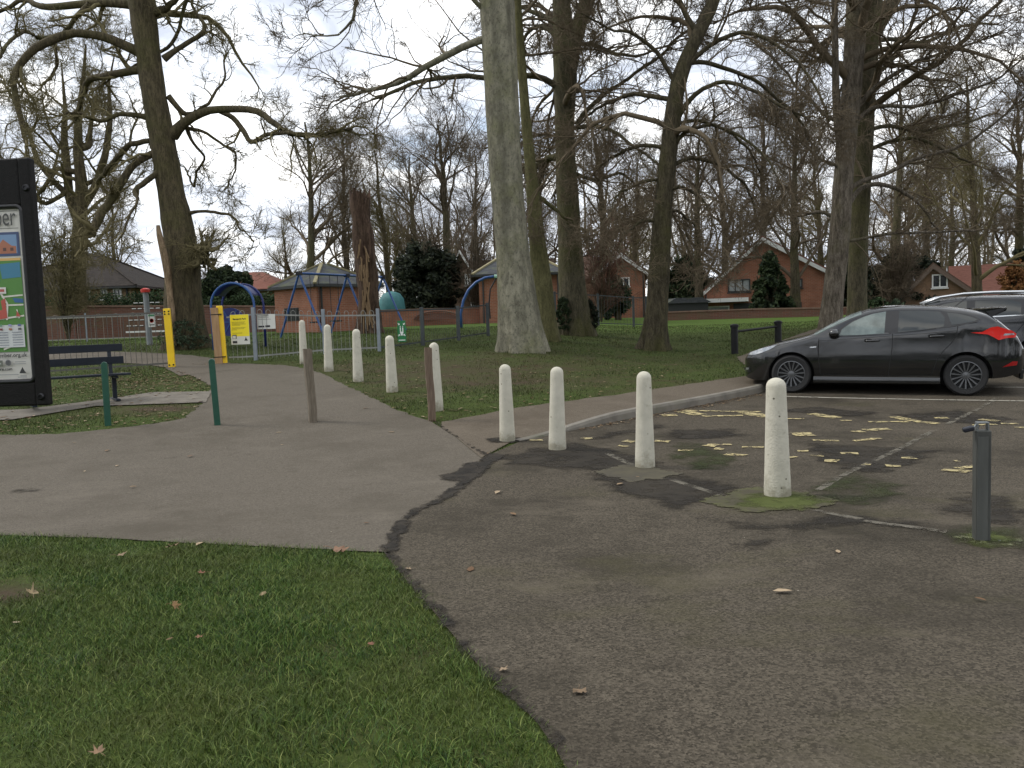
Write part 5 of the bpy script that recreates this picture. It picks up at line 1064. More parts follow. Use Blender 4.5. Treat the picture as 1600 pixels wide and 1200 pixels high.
# T3: forked trunk
big_tree('park_tree', 'tall forked trunk with mossy swollen foot, between the grey trunk and the leaning tree', 26.5,
    [(898, 510, 54), (896, 480, 50), (893, 430, 45), (889, 350, 40), (886, 300, 38), (884, 250, 34), (882, 200, 32), (883, 150, 36), (883, 90, 42), (882, 60, 36), (877, 0, 30), (872, -100, 28), (868, -260, 18)],
    stems=({'p': [(887, 105, 36), (896, 70, 28), (906, 35, 26), (918, 0, 25), (938, -60, 22), (962, -150, 16), (985, -260, 9)], 'dy': -1.0},),
    limbs=[(-2.5, [(876, 140, 12), (858, 126, 11), (835, 116, 10), (808, 118, 10), (770, 122, 9), (720, 115, 9), (690, 122, 8), (650, 130, 7), (610, 150, 6), (575, 165, 4)]),
           (1.0, [(878, 248, 16), (862, 244, 12), (845, 248, 11), (834, 242, 8)]), (-1.5, [(900, 195, 9), (918, 170, 8), (945, 150, 7), (985, 125, 6), (1030, 102, 5), (1075, 70, 4)]),
           (-2.5, [(896, 200, 8), (930, 195, 7), (965, 210, 6), (1000, 240, 4), (1020, 262, 3)]), (-2.0, [(903, 68, 8), (930, 70, 7), (960, 85, 6), (1000, 82, 4), (1050, 60, 3)]),
           (2.0, [(872, 40, 9), (845, 22, 8), (815, 12, 6), (790, 30, 4)]), (2, [(875, 60, 8), (845, 38, 7), (825, 42, 6), (812, 70, 4)]), (1, [(896, 270, 8), (930, 285, 6), (970, 275, 5), (1005, 300, 3)])],
    seed=6, m=M_b3, tw=M_tw, flare=.4, lump=.035, cnt=(8, 7, 6), nproc=9, pt=(.4, 1), plen=6, ptrop=-.06)
# T4: leaning dark trunk with arching branches
big_tree('park_tree', 'slender dark trunk leaning right with many arching drooping branches, alone on bare soil', 22.5,
    [(1020, 556, 42), (1022, 530, 38), (1027, 480, 37), (1030, 420, 35), (1034, 350, 32), (1040, 280, 29), (1047, 220, 29), (1054, 160, 28), (1062, 120, 27), (1075, 85, 24), (1095, 45, 23), (1112, 10, 22), (1126, -40, 20), (1150, -130, 17), (1180, -260, 10)],
    limbs=[(-2.0, [(1062, 118, 9), (1085, 90, 8), (1120, 62, 8), (1165, 45, 7), (1215, 60, 6), (1260, 90, 5), (1300, 135, 4), (1320, 175, 3)]), (1.5, [(1068, 100, 8), (1100, 95, 8), (1150, 110, 7), (1200, 130, 6), (1250, 170, 5), (1285, 215, 3)]),
           (-1.5, [(1050, 200, 9), (1070, 165, 9), (1095, 140, 8), (1130, 130, 7), (1170, 145, 6), (1215, 175, 5), (1255, 205, 3)]), (1, [(1052, 195, 7), (1090, 185, 6), (1140, 195, 5), (1180, 225, 4), (1200, 260, 2)]),
           (-2, [(1047, 235, 8), (1070, 205, 7), (1110, 195, 6), (1150, 215, 5), (1190, 255, 4), (1215, 300, 2)]), (1.5, [(1040, 265, 8), (1075, 245, 7), (1120, 255, 6), (1160, 290, 4), (1175, 330, 3)]),
           (-1.5, [(1038, 300, 7), (1065, 290, 6), (1095, 310, 5), (1120, 350, 3), (1130, 390, 2)]), (2, [(1045, 155, 9), (1020, 150, 8), (990, 142, 7), (950, 160, 5), (915, 190, 3)]), (-1, [(1052, 125, 8), (1030, 80, 7), (1000, 50, 6), (970, 40, 4), (930, 20, 3)]),
           (1, [(1034, 230, 7), (1005, 225, 6), (970, 240, 5), (940, 270, 3)]), (-1.5, [(1030, 280, 6), (1000, 285, 5), (965, 305, 4), (940, 340, 2)]), (.5, [(1088, 50, 10), (1070, 20, 8), (1050, -20, 7), (1040, -80, 5)]), (1, [(1032, 330, 6), (1060, 330, 5), (1085, 355, 4), (1100, 395, 2)]), (-1, [(1028, 345, 6), (1000, 345, 5), (975, 370, 4), (960, 410, 2)])],
    seed=7, m=M_b4, tw=M_tw, flare=.5, lump=.045, cnt=(9, 7, 6), nproc=9, pt=(.35, 1), plen=5, ptrop=-.1, twl=(.42, .5, .5), t2trop=-.02)
# T5: twin trunks on the right
big_tree('park_tree', 'mottled brown trunk in front of its twin, rising behind the bonnet of the grey car', 27.0,
    [(1298, 522, 38), (1299, 490, 36), (1303, 450, 34), (1309, 400, 33), (1313, 350, 33), (1317, 290, 32), (1321, 240, 32), (1327, 180, 32), (1332, 120, 33), (1336, 60, 34), (1340, 0, 34), (1342, -120, 28), (1344, -300, 15)],
    stems=({'p': [(1316, 245, 14), (1309, 200, 13), (1306, 150, 12), (1305, 80, 11), (1304, 0, 10), (1300, -120, 7)], 'dy': -.6},),
    limbs=[(-2, [(1338, 170, 9), (1362, 140, 8), (1395, 118, 7), (1440, 95, 6), (1490, 80, 4), (1540, 60, 3)]), (-2.5, [(1330, 205, 9), (1350, 175, 8), (1375, 165, 7), (1430, 168, 6), (1490, 150, 5), (1550, 125, 4), (1600, 85, 3)]),
           (1, [(1325, 200, 8), (1290, 180, 6), (1250, 140, 5), (1220, 90, 4), (1180, 60, 3)]), (-1.5, [(1322, 300, 9), (1345, 282, 8), (1385, 275, 7), (1430, 250, 6), (1480, 245, 6), (1530, 228, 5), (1570, 200, 4), (1620, 165, 3)]),
           (1.5, [(1318, 330, 9), (1345, 292, 8), (1370, 287, 8), (1410, 300, 7), (1450, 320, 5), (1490, 360, 3)]), (-2, [(1310, 260, 6), (1280, 250, 5), (1240, 220, 4), (1200, 210, 3)]), (1, [(1308, 340, 7), (1280, 330, 6), (1240, 340, 4), (1200, 330, 3)]),
           (-1, [(1306, 380, 6), (1340, 375, 5), (1390, 365, 5), (1450, 362, 4), (1520, 365, 3)])],
    seed=8, m=M_b5, tw=M_tw, flare=.2, lump=.03, cnt=(8, 7, 6), nproc=9, pt=(.35, 1), plen=6, ptrop=-.06)
big_tree('park_tree', 'pale olive trunk, the rear one of the twin trunks rising behind the grey car', 28.5,
    [(1338, 516, 34), (1339, 470, 32), (1340, 400, 31), (1343, 340, 31), (1346, 280, 31), (1349, 220, 33), (1350, 160, 36), (1352, 100, 40), (1356, 50, 38), (1362, 0, 36), (1370, -110, 28), (1376, -280, 14)],
    stems=({'p': [(1356, 70, 30), (1372, 40, 25), (1388, 15, 23), (1402, -10, 22), (1425, -80, 18), (1450, -190, 10)], 'dy': 1.0},),
    limbs=[(2, [(1358, 65, 8), (1395, 60, 7), (1440, 70, 6), (1500, 45, 5), (1560, 40, 3)]), (2, [(1352, 205, 8), (1385, 195, 7), (1440, 205, 6), (1500, 190, 5), (1560, 180, 3)]), (-1.5, [(1346, 240, 8), (1385, 222, 7), (1430, 215, 6), (1475, 230, 5), (1530, 260, 3)]),
           (1, [(1350, 130, 8), (1390, 100, 7), (1420, 60, 6), (1440, 10, 5), (1450, -40, 3)])],
    seed=9, m=M_b3, tw=M_tw, flare=.2, lump=.02, cnt=(8, 7, 6), nproc=8, pt=(.4, 1), plen=6, ptrop=-.05)
# left background tree with many contorted stems (drawn closely) and a twiggy foot
big_tree('park_tree', 'gnarled many-limbed tree behind the map board, twiggy at its foot', 38.0,
    [(122, 520, 36), (123, 480, 29), (122, 430, 25), (122, 370, 22), (126, 330, 21), (128, 290, 19), (122, 240, 16), (122, 190, 13), (130, 130, 8), (134, 70, 3)],
    stems=({'p': [(124, 350, 15), (108, 310, 14), (105, 265, 13), (100, 220, 12), (102, 170, 7), (96, 100, 2)], 'dy': 1}, {'p': [(126, 330, 14), (150, 290, 13), (165, 240, 11), (172, 190, 9), (170, 130, 4), (180, 80, 2)], 'dy': -1}),
    limbs=[(1, [(126, 320, 12), (90, 290, 10), (60, 250, 9), (50, 210, 7), (30, 170, 5), (10, 120, 3)]), (2, [(126, 232, 12), (140, 228, 10), (142, 205, 8), (150, 160, 6)]), (-1, [(124, 270, 10), (90, 262, 8), (70, 300, 6), (40, 310, 4)]), (1, [(130, 290, 8), (170, 270, 7), (200, 230, 5), (215, 180, 3)]), (-2, [(105, 300, 8), (70, 320, 7), (40, 290, 6), (15, 260, 5), (-20, 220, 3)])],
    seed=10, m=M_b1, tw=M_two, flare=.2, lump=.08, cnt=(7, 6, 6), nproc=8, pt=(.15, 1), plen=4.5, ptrop=.03, twl=(.5, .55, .5), wob=.3)
# standing broken trunk
Y = 31.0; tp, tr = line3([(576, 520, 40), (576, 480, 37), (575, 440, 36), (571, 405, 38), (568, 375, 36), (564, 340, 31), (562, 309, 33)], Y); tp = np.array(tp); bz = float(S(tp[0][0], tp[0][1])); tp[0][2] = bz - .2; off = (tp[0][0], tp[0][1], bz)
e = empty('broken_tree', off, 0, 'snapped dead trunk with torn pale wood standing behind the swings', 'tree trunk')
P, Rd = resample(tp, tr, 50); o = trunk_part('trunk', P, Rd, bark('bark_dead', (.042, .026, .018), (.12, .078, .055), (.08, .06, .035), .2), e, off, 30, 21, .3, 5, .10)
k = 30; rg = random.Random(2)
for j in range(k):
    v = o.data.vertices[49*k + j]; v.co.z += .35*abs(math.sin(j*2.3)) - (.35 if 9 < j < 15 else 0); v2 = o.data.vertices[48*k + j]; v2.co.z += .1*math.sin(j*1.7)
m = MB()
for q in range(26):
    h = rg.uniform(0, 1); px, py = 560 + 12*rg.random() + 6*h, 372 + 70*h + 40*rg.random()*h
    a = at(px, py, Y - .47); b_ = at(px + rg.uniform(-4, 8), py + rg.uniform(18, 55), Y - .46); m.bar(Vector(a) - Vector(off), Vector(b_) - Vector(off), rg.uniform(.05, .14), .04)
for q in range(8): a = at(570 + 8*rg.random(), 470 + rg.random()*20, Y - .5); b_ = at(586 - 12*rg.random(), 505 + 12*rg.random(), Y - .52); m.bar(Vector(a) - Vector(off), Vector(b_) - Vector(off), .07, .03)
m.build('torn_wood', mat('torn_wood', (.15, .09, .048), .85, c2=(.29, .195, .105), scale=6, stretch=(4, 4, .6)), e)
# pale snapped stem leaning against the huge tree
Y = 24.3; tp, tr = line3([(271, 540, 11), (268, 490, 11), (265, 455, 10), (261, 420, 11), (256, 395, 12), (250, 372, 10), (247, 352, 5)], Y); tp = np.array(tp); bz = float(S(tp[0][0], tp[0][1])); off = (tp[0][0], tp[0][1], bz)
e = empty('broken_tree', off, 0, 'pale snapped side stem rising against the left edge of the huge tree', 'tree trunk')
P, Rd = resample(tp, tr, 24); trunk_part('stem', P, Rd, bark('bark_pale_split', (.14, .095, .055), (.34, .25, .16), (.10, .085, .04), .25, sx=12, sz=2), e, off, 14, 5, .1, 3, .18)

# ---- bare background trees: four different ones, each copied with its own height and turn
def bg_tree(name, seed, Hh, spread, r0, m, tw, fork=.3, cnt=(7, 7, 6), upk=.05):
    rg = np.random.default_rng(seed); e = empty(name, (0, 0, 0)); n = 14; z = np.linspace(0, Hh*.82, n); wv = np.cumsum(rg.normal(size=(n, 2))*.12, 0)*np.linspace(0, 1, n)[:, None]
    P = np.stack([wv[:, 0], wv[:, 1], z], 1); P[0, 2] = -.4; Rd = r0*(1 - .82*np.linspace(0, 1, n)**1.1); Pr, Rr = resample(P, Rd, 30); trunk_part('trunk', Pr, Rr, m, e, (0, 0, 0), 14, seed, .3, 5, .05)
    tb = TB(); q0, r0_ = grow(rg, Pr[None], Rr[None], 22, spread*1.1, 10, (25, 60), .16, upk, fork, .45, .03, 1.5, 9, .2, .97, curl=.02)
    q1, r1_ = grow(rg, q0, r0_, cnt[0], .55, 6, (25, 60), .15, .03, .12, .5, .014, 1.0, 5, .3); q2, r2_ = grow(rg, q1, r1_, cnt[1], .62, 5, (22, 60), .16, .02, .08, .55, .0085, .6, 2.8, .35); q3, r3_ = grow(rg, q2, r2_, cnt[2], .62, 3, (20, 50), .18, .02, .1, .65, .0058, .45, 1.6, .55)
    for q, r_, k in ((q0, r0_, 6), (q1, r1_, 4), (q2, r2_, 3), (q3, r3_, 3)): tb.add(q, r_, k)
    tb.build('crown', tw, e); return e
VAR = [bg_tree('bare_tree', 31, 15, .42, .34, M_b3, M_tw, .16), bg_tree('bare_tree', 32, 15, .36, .28, M_b5, M_tw, .18, upk=.08), bg_tree('bare_tree', 33, 15, .5, .36, M_b4, M_twd, .12, upk=.01), bg_tree('bare_tree', 34, 15, .40, .30, M_b1, M_two, .14, upk=.05)]
BG = [(487, 50, 118, 0, 'bare tree with rounded fine crown above the left slope of the brick hut roof'), (545, 53, 150, 1, 'thin straight bare tree immediately left of the snapped trunk'),
      (612, 56, 170, 3, 'bare tree right of the snapped trunk, above the teal covered frame'), (702, 47, 120, 2, 'dark bare tree growing beside the yew and the white bargeboards'),
      (748, 60, 170, 1, 'bare tree mostly hidden on the left side of the big grey trunk'), (660, 62, 180, 0, 'far bare tree rising from behind the dark yew'), (20, 52, 130, 3, 'bare tree behind the top left corner of the map board'), (185, 62, 235, 1, 'distant bare tree above the dark bungalow roof'),
      (850, 58, 150, 2, 'far bare tree showing between the big grey trunk and the forked trunk'), (945, 56, 110, 0, 'bare tree above the ridge of the middle brick house'), (990, 62, 190, 3, 'far bare tree just left of the leaning dark trunk'),
      (1093, 46, 140, 2, 'dark bare tree at the wall end, right of the leaning trunk'), (1135, 60, 150, 0, 'far bare tree above the left end of the catslide roof'), (1194, 48, 85, 1, 'straight dark bare tree right behind the conifer'),
      (1243, 44, 100, 2, 'dark broad bare tree before the right end of the catslide house'), (1285, 62, 150, 3, 'far bare tree seen past the left edge of the twin trunks'), (1395, 54, 55, 0, 'bare tree just right of the twin trunks, behind the evergreen bank'),
      (1445, 60, 150, 1, 'far bare tree above the chalet gable window'), (1527, 41, 30, 3, 'bare tree in front of the chalet roof, above the silver roof rails'), (1590, 55, 75, 2, 'bare tree at the right picture edge beyond the red roof'), (1660, 48, 40, 0, 'bare tree whose twigs reach in from the right picture edge'),
      (1335, 70, 210, 1, 'most distant bare tree peeping between the twin trunks'), (1485, 68, 200, 0, 'far bare tree between the chalet ridge and the tree by the silver rails'),
      (330, 75, 330, 2, 'low distant bare tree far beyond the red roofed bungalow'), (450, 72, 310, 3, 'low distant bare tree left of the brick hut roof top')]
def bg_place(root, first, px, Y, ty, i):
    o = root if first else copy_tree(root); p = on(px, Y); h = zy(px, ty, Y) - p.z; k = h/15.2; o.location = p; o.rotation_euler = (0, 0, i*1.93); o.scale = (k*1.0, k*1.0, k); return o
used = set()
for i, (px, Y, ty, v, lab) in enumerate(BG):
    o = bg_place(VAR[v], v not in used, px, Y, ty, i); used.add(v); tag(o, lab, 'tree', 'bare trees behind the park')
# ---- leafless shrubs
def bare_shrub(label, px, Y, ty, wpx, seed, tw, n=16, cnt=(8, 7, 5)):
    rg = np.random.default_rng(seed); p = on(px, Y); h = zy(px, ty, Y) - p.z; wd = wpx*Y/F/2; e = empty('bare_shrub', p, 0, label, 'shrub', 'leafless shrubs')
    ang = rg.uniform(0, 6.28, n); tilt = rg.uniform(.05, .7, n); q0 = np.zeros((n, 8, 3)); 
    for s in range(8): f = s/7; q0[:, s] = np.stack([np.cos(ang)*tilt*wd*f**1.2, np.sin(ang)*tilt*wd*f**1.2, h*(.75 + .25*rg.random(n))*f - .1], 1)
    r0_ = .03*(1 - .6*np.linspace(0, 1, 8))[None].repeat(n, 0)
    q1, r1_ = grow(rg, q0, r0_, cnt[0], .4, 5, (20, 60), .25, .02, .1, .5, .010, .4, 2.2); q2, r2_ = grow(rg, q1, r1_, cnt[1], .5, 4, (20, 60), .25, .02, .1, .6, .0075, .3, 1.2); q3, r3_ = grow(rg, q2, r2_, cnt[2], .55, 2, (20, 60), .2, .02, .1, .7, .006, .2, .6)
    a = TB(); a.add(q0, r0_, 5); a.build('stems', M_b4, e); a = TB(); a.add(q1, r1_, 4); a.add(q2, r2_, 3); a.add(q3, r3_, 3); a.build('twigs', tw, e)
bare_shrub('dense olive twiggy bush beside the map board, before the bungalow', 105, 34, 340, 120, 41, M_two, 20)
bare_shrub('red-brown twiggy thicket hiding the left half of the middle brick house', 940, 39, 345, 130, 43, M_twr, 18)
bare_shrub('dark twiggy bush left of the chalet gable, before the evergreen bank', 1400, 39, 370, 120, 46, M_twd, 18); bare_shrub('dark twiggy bush between the yew and the big grey trunk', 745, 44, 360, 90, 47, M_twd, 14)
# ---- evergreens
LEAFCOL = {'dark': ((.010, .018, .010), (.022, .036, .014), (.040, .058, .020)), 'yew': ((.010, .014, .010), (.020, .027, .015), (.034, .042, .020)), 'hedge': ((.014, .028, .012), (.028, .050, .018), (.045, .075, .026)), 'gold': ((.07, .075, .015), (.11, .11, .02), (.15, .14, .03)), 'copper': ((.12, .05, .02), (.22, .10, .035), (.30, .16, .06)), 'holly': ((.012, .022, .012), (.028, .045, .022), (.06, .085, .045))}
for k_, c_ in LEAFCOL.items(): island_mat('leaf_' + k_, c_, .8)
def leafy(name, label, cat, c, rx, ry, z0, z1, n, leaf, key, shape='dome', seed=1, stem=True, group=None):
    rg = np.random.default_rng(seed); e = empty(name, c, 0, label, cat, group); hh = z1 - z0
    if shape == 'box': P = np.stack([rg.uniform(-rx, rx, n), rg.uniform(-ry, ry, n), rg.uniform(z0, z1, n) + .12*np.sin(rg.uniform(0, 6, n))], 1); P[:, 2] += .10*np.sin(P[:, 0]*1.7) + .07*np.sin(P[:, 0]*4.3)
    else:
        nc = 110 if shape == 'dome' else 110; t = rg.random(nc); a = rg.uniform(0, 6.28, nc)
        rad = (np.sqrt(np.clip(1 - (1.5*t - .5)**2, 0, 1))*(.35 + .75*rg.random(nc)) if shape == 'dome' else (1 - t)**.8*(.45 + .55*rg.random(nc)))
        C = np.stack([np.cos(a)*rad*rx, np.sin(a)*rad*ry, z0 + t*hh*.93], 1); cs = (.23 if shape == 'dome' else .2)*min(rx, hh/2)*(.6 + .8*rg.random(nc))
        i = rg.integers(0, nc, n); d = norm(rg.normal(size=(n, 3)))*(rg.random((n, 1))**.45); d[:, 2] *= .85
        if shape == 'dome': d[:, 2] *= np.where(rg.random(nc) < .35, 1.9, .9)[i]
        P = C[i] + d*cs[i][:, None]
        if shape == 'cone': P[:, 2] -= .35*np.hypot(d[:, 0], d[:, 1])*cs[i]*1.5
    U = norm(rg.normal(size=(n, 3))); W = norm(np.cross(U, rg.normal(size=(n, 3)))); s = leaf*rg.uniform(.5, 1.2, n)[:, None]
    V = np.stack([P - U*s, P + W*s*.45, P + U*s, P - W*s*.45], 1).reshape(-1, 3); q = np.arange(n*4).reshape(-1, 4)
    mesh_np('foliage', V, [q], MATS['leaf_' + key], e)
    if stem and shape != 'box':
        m = MB()
        for k in range(5): a_ = k*1.3; m.tube([(0.06*k, .05*k, -.2), (rx*.2*math.cos(a_), ry*.2*math.sin(a_), z0 + hh*.3), (rx*.5*math.cos(a_), ry*.5*math.sin(a_), z0 + hh*.62)], [.12, .07, .025], 6)
        m.build('stems', M_b4, e)
    return e
def ev(name, label, cat, px, Y, py0, py1, wpx, n, leaf, key, shape='dome', seed=1, dep=None):
    p = on(px, Y); rx = wpx*Y/F/2; return leafy(name, label, cat, p, rx, dep or rx, zy(px, py1, Y) - p.z, zy(px, py0, Y) - p.z, n, leaf, key, shape, seed)
for px0, px1, Y, py0, py1, lab, sd in ((-40, 258, 39.5, 463, 500, 'clipped dark green hedge above the left brick wall, below the bungalow windows', 51), (312, 432, 41.5, 464, 500, 'clipped dark hedge seen through the blue arch above the brick wall', 52)):
    a, b_ = on(px0, Y), on(px1, Y); c = (a + b_)/2; c.z = float(S(c.x, c.y)); leafy('hedge', lab, 'hedge', c, (b_.x - a.x)/2, .6, 0.0, zy((px0+px1)/2, py0, Y) - c.z, 26000 if sd == 51 else 11000, .075, 'hedge', 'box', sd)
ev('evergreen_tree', 'dense dark green round evergreen right of the huge tree, over the blue arch', 'tree', 357, 43, 421, 480, 92, 16000, .14, 'dark', 'dome', 53); ev('evergreen_tree', 'small yellow-green clipped conifer beside the hut roof', 'tree', 418, 58, 428, 470, 34, 5000, .14, 'gold', 'dome', 54)
ev('yew_tree', 'broad blackish yew between the snapped trunk and the white bargeboards', 'tree', 668, 44.5, 378, 492, 104, 26000, .15, 'yew', 'dome', 55); ev('holly_bush', 'holly bush in front of the middle brick house window', 'shrub', 963, 43, 431, 494, 42, 6000, .12, 'holly', 'dome', 56)
ev('conifer', 'dark drooping conifer in front of the catslide house', 'tree', 1203, 41, 388, 498, 78, 22000, .15, 'dark', 'cone', 57); ev('evergreen_bank', 'great dark evergreen bank between the twin trunks and the chalet gable', 'shrub', 1410, 46, 398, 492, 120, 24000, .16, 'yew', 'dome', 58)
ev('evergreen_bank', 'dark evergreen mass filling the gap right behind the twin trunks', 'shrub', 1330, 50, 405, 494, 70, 11000, .15, 'dark', 'dome', 68); ev('evergreen_bank', 'dark evergreen mass over the shed between the two orange brick houses', 'shrub', 1073, 53, 405, 480, 80, 14000, .17, 'dark', 'dome', 59); ev('low_shrub', 'low rounded lighter green shrub just right of the twin trunks above the car roof', 'shrub', 1372, 37, 467, 500, 50, 6000, .09, 'hedge', 'dome', 60)
ev('low_shrub', 'low green shrub at the foot of the chalet gable above the grey car roof', 'shrub', 1400, 36, 470, 500, 26, 3500, .09, 'holly', 'dome', 61); ev('beech_hedge', 'copper leaved beech hedge by the red roof at the right edge', 'hedge', 1590, 43, 408, 470, 46, 7000, .11, 'copper', 'dome', 62)
ev('evergreen_tree', 'dark evergreen behind the copper beech hedge at the right edge', 'tree', 1612, 50, 378, 470, 60, 9000, .16, 'yew', 'dome', 63); ev('ivy_shrub', 'dark ivy shrub on the left foot of the tall forked trunk', 'shrub', 881, 26.0, 462, 513, 22, 5000, .045, 'dark', 'dome', 64); ev('ivy_shrub', 'dark ivy tangle on the right foot of the tall forked trunk', 'shrub', 921, 26.6, 468, 512, 26, 5000, .045, 'yew', 'dome', 65)
ev('evergreen_tree', 'dark evergreen clump right of the forked trunk, beside the middle house', 'tree', 918, 57, 400, 480, 60, 9000, .17, 'yew', 'dome', 66)
ev('basal_shoots', 'grey-green leafy shoots round the foot of the huge old tree', 'shrub', 285, 24.3, 500, 540, 70, 2200, .04, 'holly', 'dome', 67, .6)

# ---- far woodland that closes the view behind the houses: too many stems to count
def woodland():
    rg = np.random.default_rng(77); n = 70; px = rg.uniform(540, 1680, n); Yd = rg.uniform(70, 112, n); top = np.interp(px, [540, 700, 900, 1200, 1500, 1680], [330, 300, 260, 250, 270, 280]) + rg.uniform(-45, 70, n)
    q0 = np.zeros((n, 9, 3)); r0_ = np.zeros((n, 9))
    for i in range(n):
        p = on(px[i], Yd[i]); h = zy(px[i], top[i], Yd[i]) - p.z; z = np.linspace(-.3, h, 9); q0[i] = np.stack([p.x + np.cumsum(rg.normal(0, .18, 9)), p.y + np.cumsum(rg.normal(0, .18, 9)), p.z + z], 1); r0_[i] = .22*(1 - .85*np.linspace(0, 1, 9))
    tb = TB(); q1, r1_ = grow(rg, q0, r0_, 13, .34, 6, (25, 65), .16, .05, .12, .45, .03, 1.5, 6); q2, r2_ = grow(rg, q1, r1_, 9, .6, 4, (25, 60), .18, .02, .1, .6, .018, .8, 3.2); q3, r3_ = grow(rg, q2, r2_, 6, .65, 3, (20, 55), .2, .02, .1, .7, .012, .5, 1.8)
    tb.add(q0, r0_, 7); tb.add(q1, r1_, 4); tb.add(q2, r2_, 3); tb.add(q3, r3_, 3); o = tb.build('woodland', M_tw, None); o['kind'] = 'stuff'
woodland()
# unseen tall hedge and trees added behind the camera to darken the car's reflections
def added_rear_screen():
    rg = np.random.default_rng(78); n = 46; q0 = np.zeros((n, 9, 3)); r0_ = np.zeros((n, 9)); X = rg.uniform(-60, 60, n); Yr = rg.uniform(-62, -34, n)
    for i in range(n): z = np.linspace(-.3, rg.uniform(10, 16), 9); q0[i] = np.stack([X[i] + np.cumsum(rg.normal(0, .18, 9)), Yr[i] + np.cumsum(rg.normal(0, .18, 9)), z], 1); r0_[i] = .3*(1 - .85*np.linspace(0, 1, 9))
    tb = TB(); q1, r1_ = grow(rg, q0, r0_, 13, .34, 6, (25, 65), .16, .05, .12, .45, .04, 1.5, 6); q2, r2_ = grow(rg, q1, r1_, 9, .6, 4, (25, 60), .18, .02, .1, .6, .03, .8, 3.2)
    tb.add(q0, r0_, 7); tb.add(q1, r1_, 4); tb.add(q2, r2_, 3); o = tb.build('woodland', M_twd, None); o['kind'] = 'stuff'  # rear trees out of view, put in to darken reflections
    N_ = 26000; P = np.stack([rg.uniform(-70, 70, N_), rg.uniform(-33, -30, N_), rg.uniform(0, 1, N_)**.8*4.2], 1); P[:, 2] *= 1 + .25*np.sin(P[:, 0]*.45) + .12*np.sin(P[:, 0]*1.7)
    U = norm(rg.normal(size=(N_, 3))); W = norm(np.cross(U, rg.normal(size=(N_, 3)))); V = np.stack([P - U*.3, P + W*.2, P + U*.3, P - W*.2], 1).reshape(-1, 3); o = mesh_np('added_rear_hedge', V, [np.arange(N_*4).reshape(-1, 4)], MATS['leaf_dark']); o['kind'] = 'stuff'
added_rear_screen()
# ================================================================ cars
M_carb = None
def car_paint(name, c, metal=.55, rough=.28):
    m, t, b = newmat(name); b.inputs['Base Color'].default_value = (*c, 1); b.inputs['Metallic'].default_value = metal; b.inputs['Roughness'].default_value = rough
    b.inputs['Coat Weight'].default_value = 1.0; b.inputs['Coat Roughness'].default_value = .06
    tc = N(t, 'ShaderNodeTexCoord'); n = N(t, 'ShaderNodeTexNoise', Scale=2.5, Detail=6.0); t.links.new(tc.outputs['Object'], n.inputs['Vector'])
    mr = N(t, 'ShaderNodeMapRange'); mr.inputs[1].default_value = .3; mr.inputs[2].default_value = .7; mr.inputs[3].default_value = rough - .05; mr.inputs[4].default_value = rough + .1; t.links.new(n.outputs[0], mr.inputs[0]); t.links.new(mr.outputs[0], b.inputs['Roughness']); return m
M_cglass = mat('car_glass', (.018, .022, .022), .06, spec=.6); M_cglass2 = mat('car_glass_reflection', (.16, .20, .19), .06, c2=(.07, .09, .085), scale=3, spec=.6); M_trim = mat('black_trim', (.008, .008, .009), .35); M_seam = mat('seam', (.004, .004, .004), .8)  # second glass is opaque, with pale reflections painted into its colour
M_tyre = mat('tyre', (.014, .014, .014), .85); M_rim = mat('alloy', (.15, .155, .16), .35, .8); M_rimd = mat('alloy_dark', (.02, .021, .022), .5, .5); M_red = mat('lamp_red', (.62, .02, .015), .15, coat=1); M_redd = mat('reflector_red', (.25, .008, .008), .2)
M_clear = mat('lamp_clear', (.50, .52, .53), .12, .5, c2=(.25, .26, .28), scale=14); M_silver = mat('silver_trim', (.62, .63, .64), .25, .9); M_plate = mat('plate_yellow', (.62, .42, .03), .4)
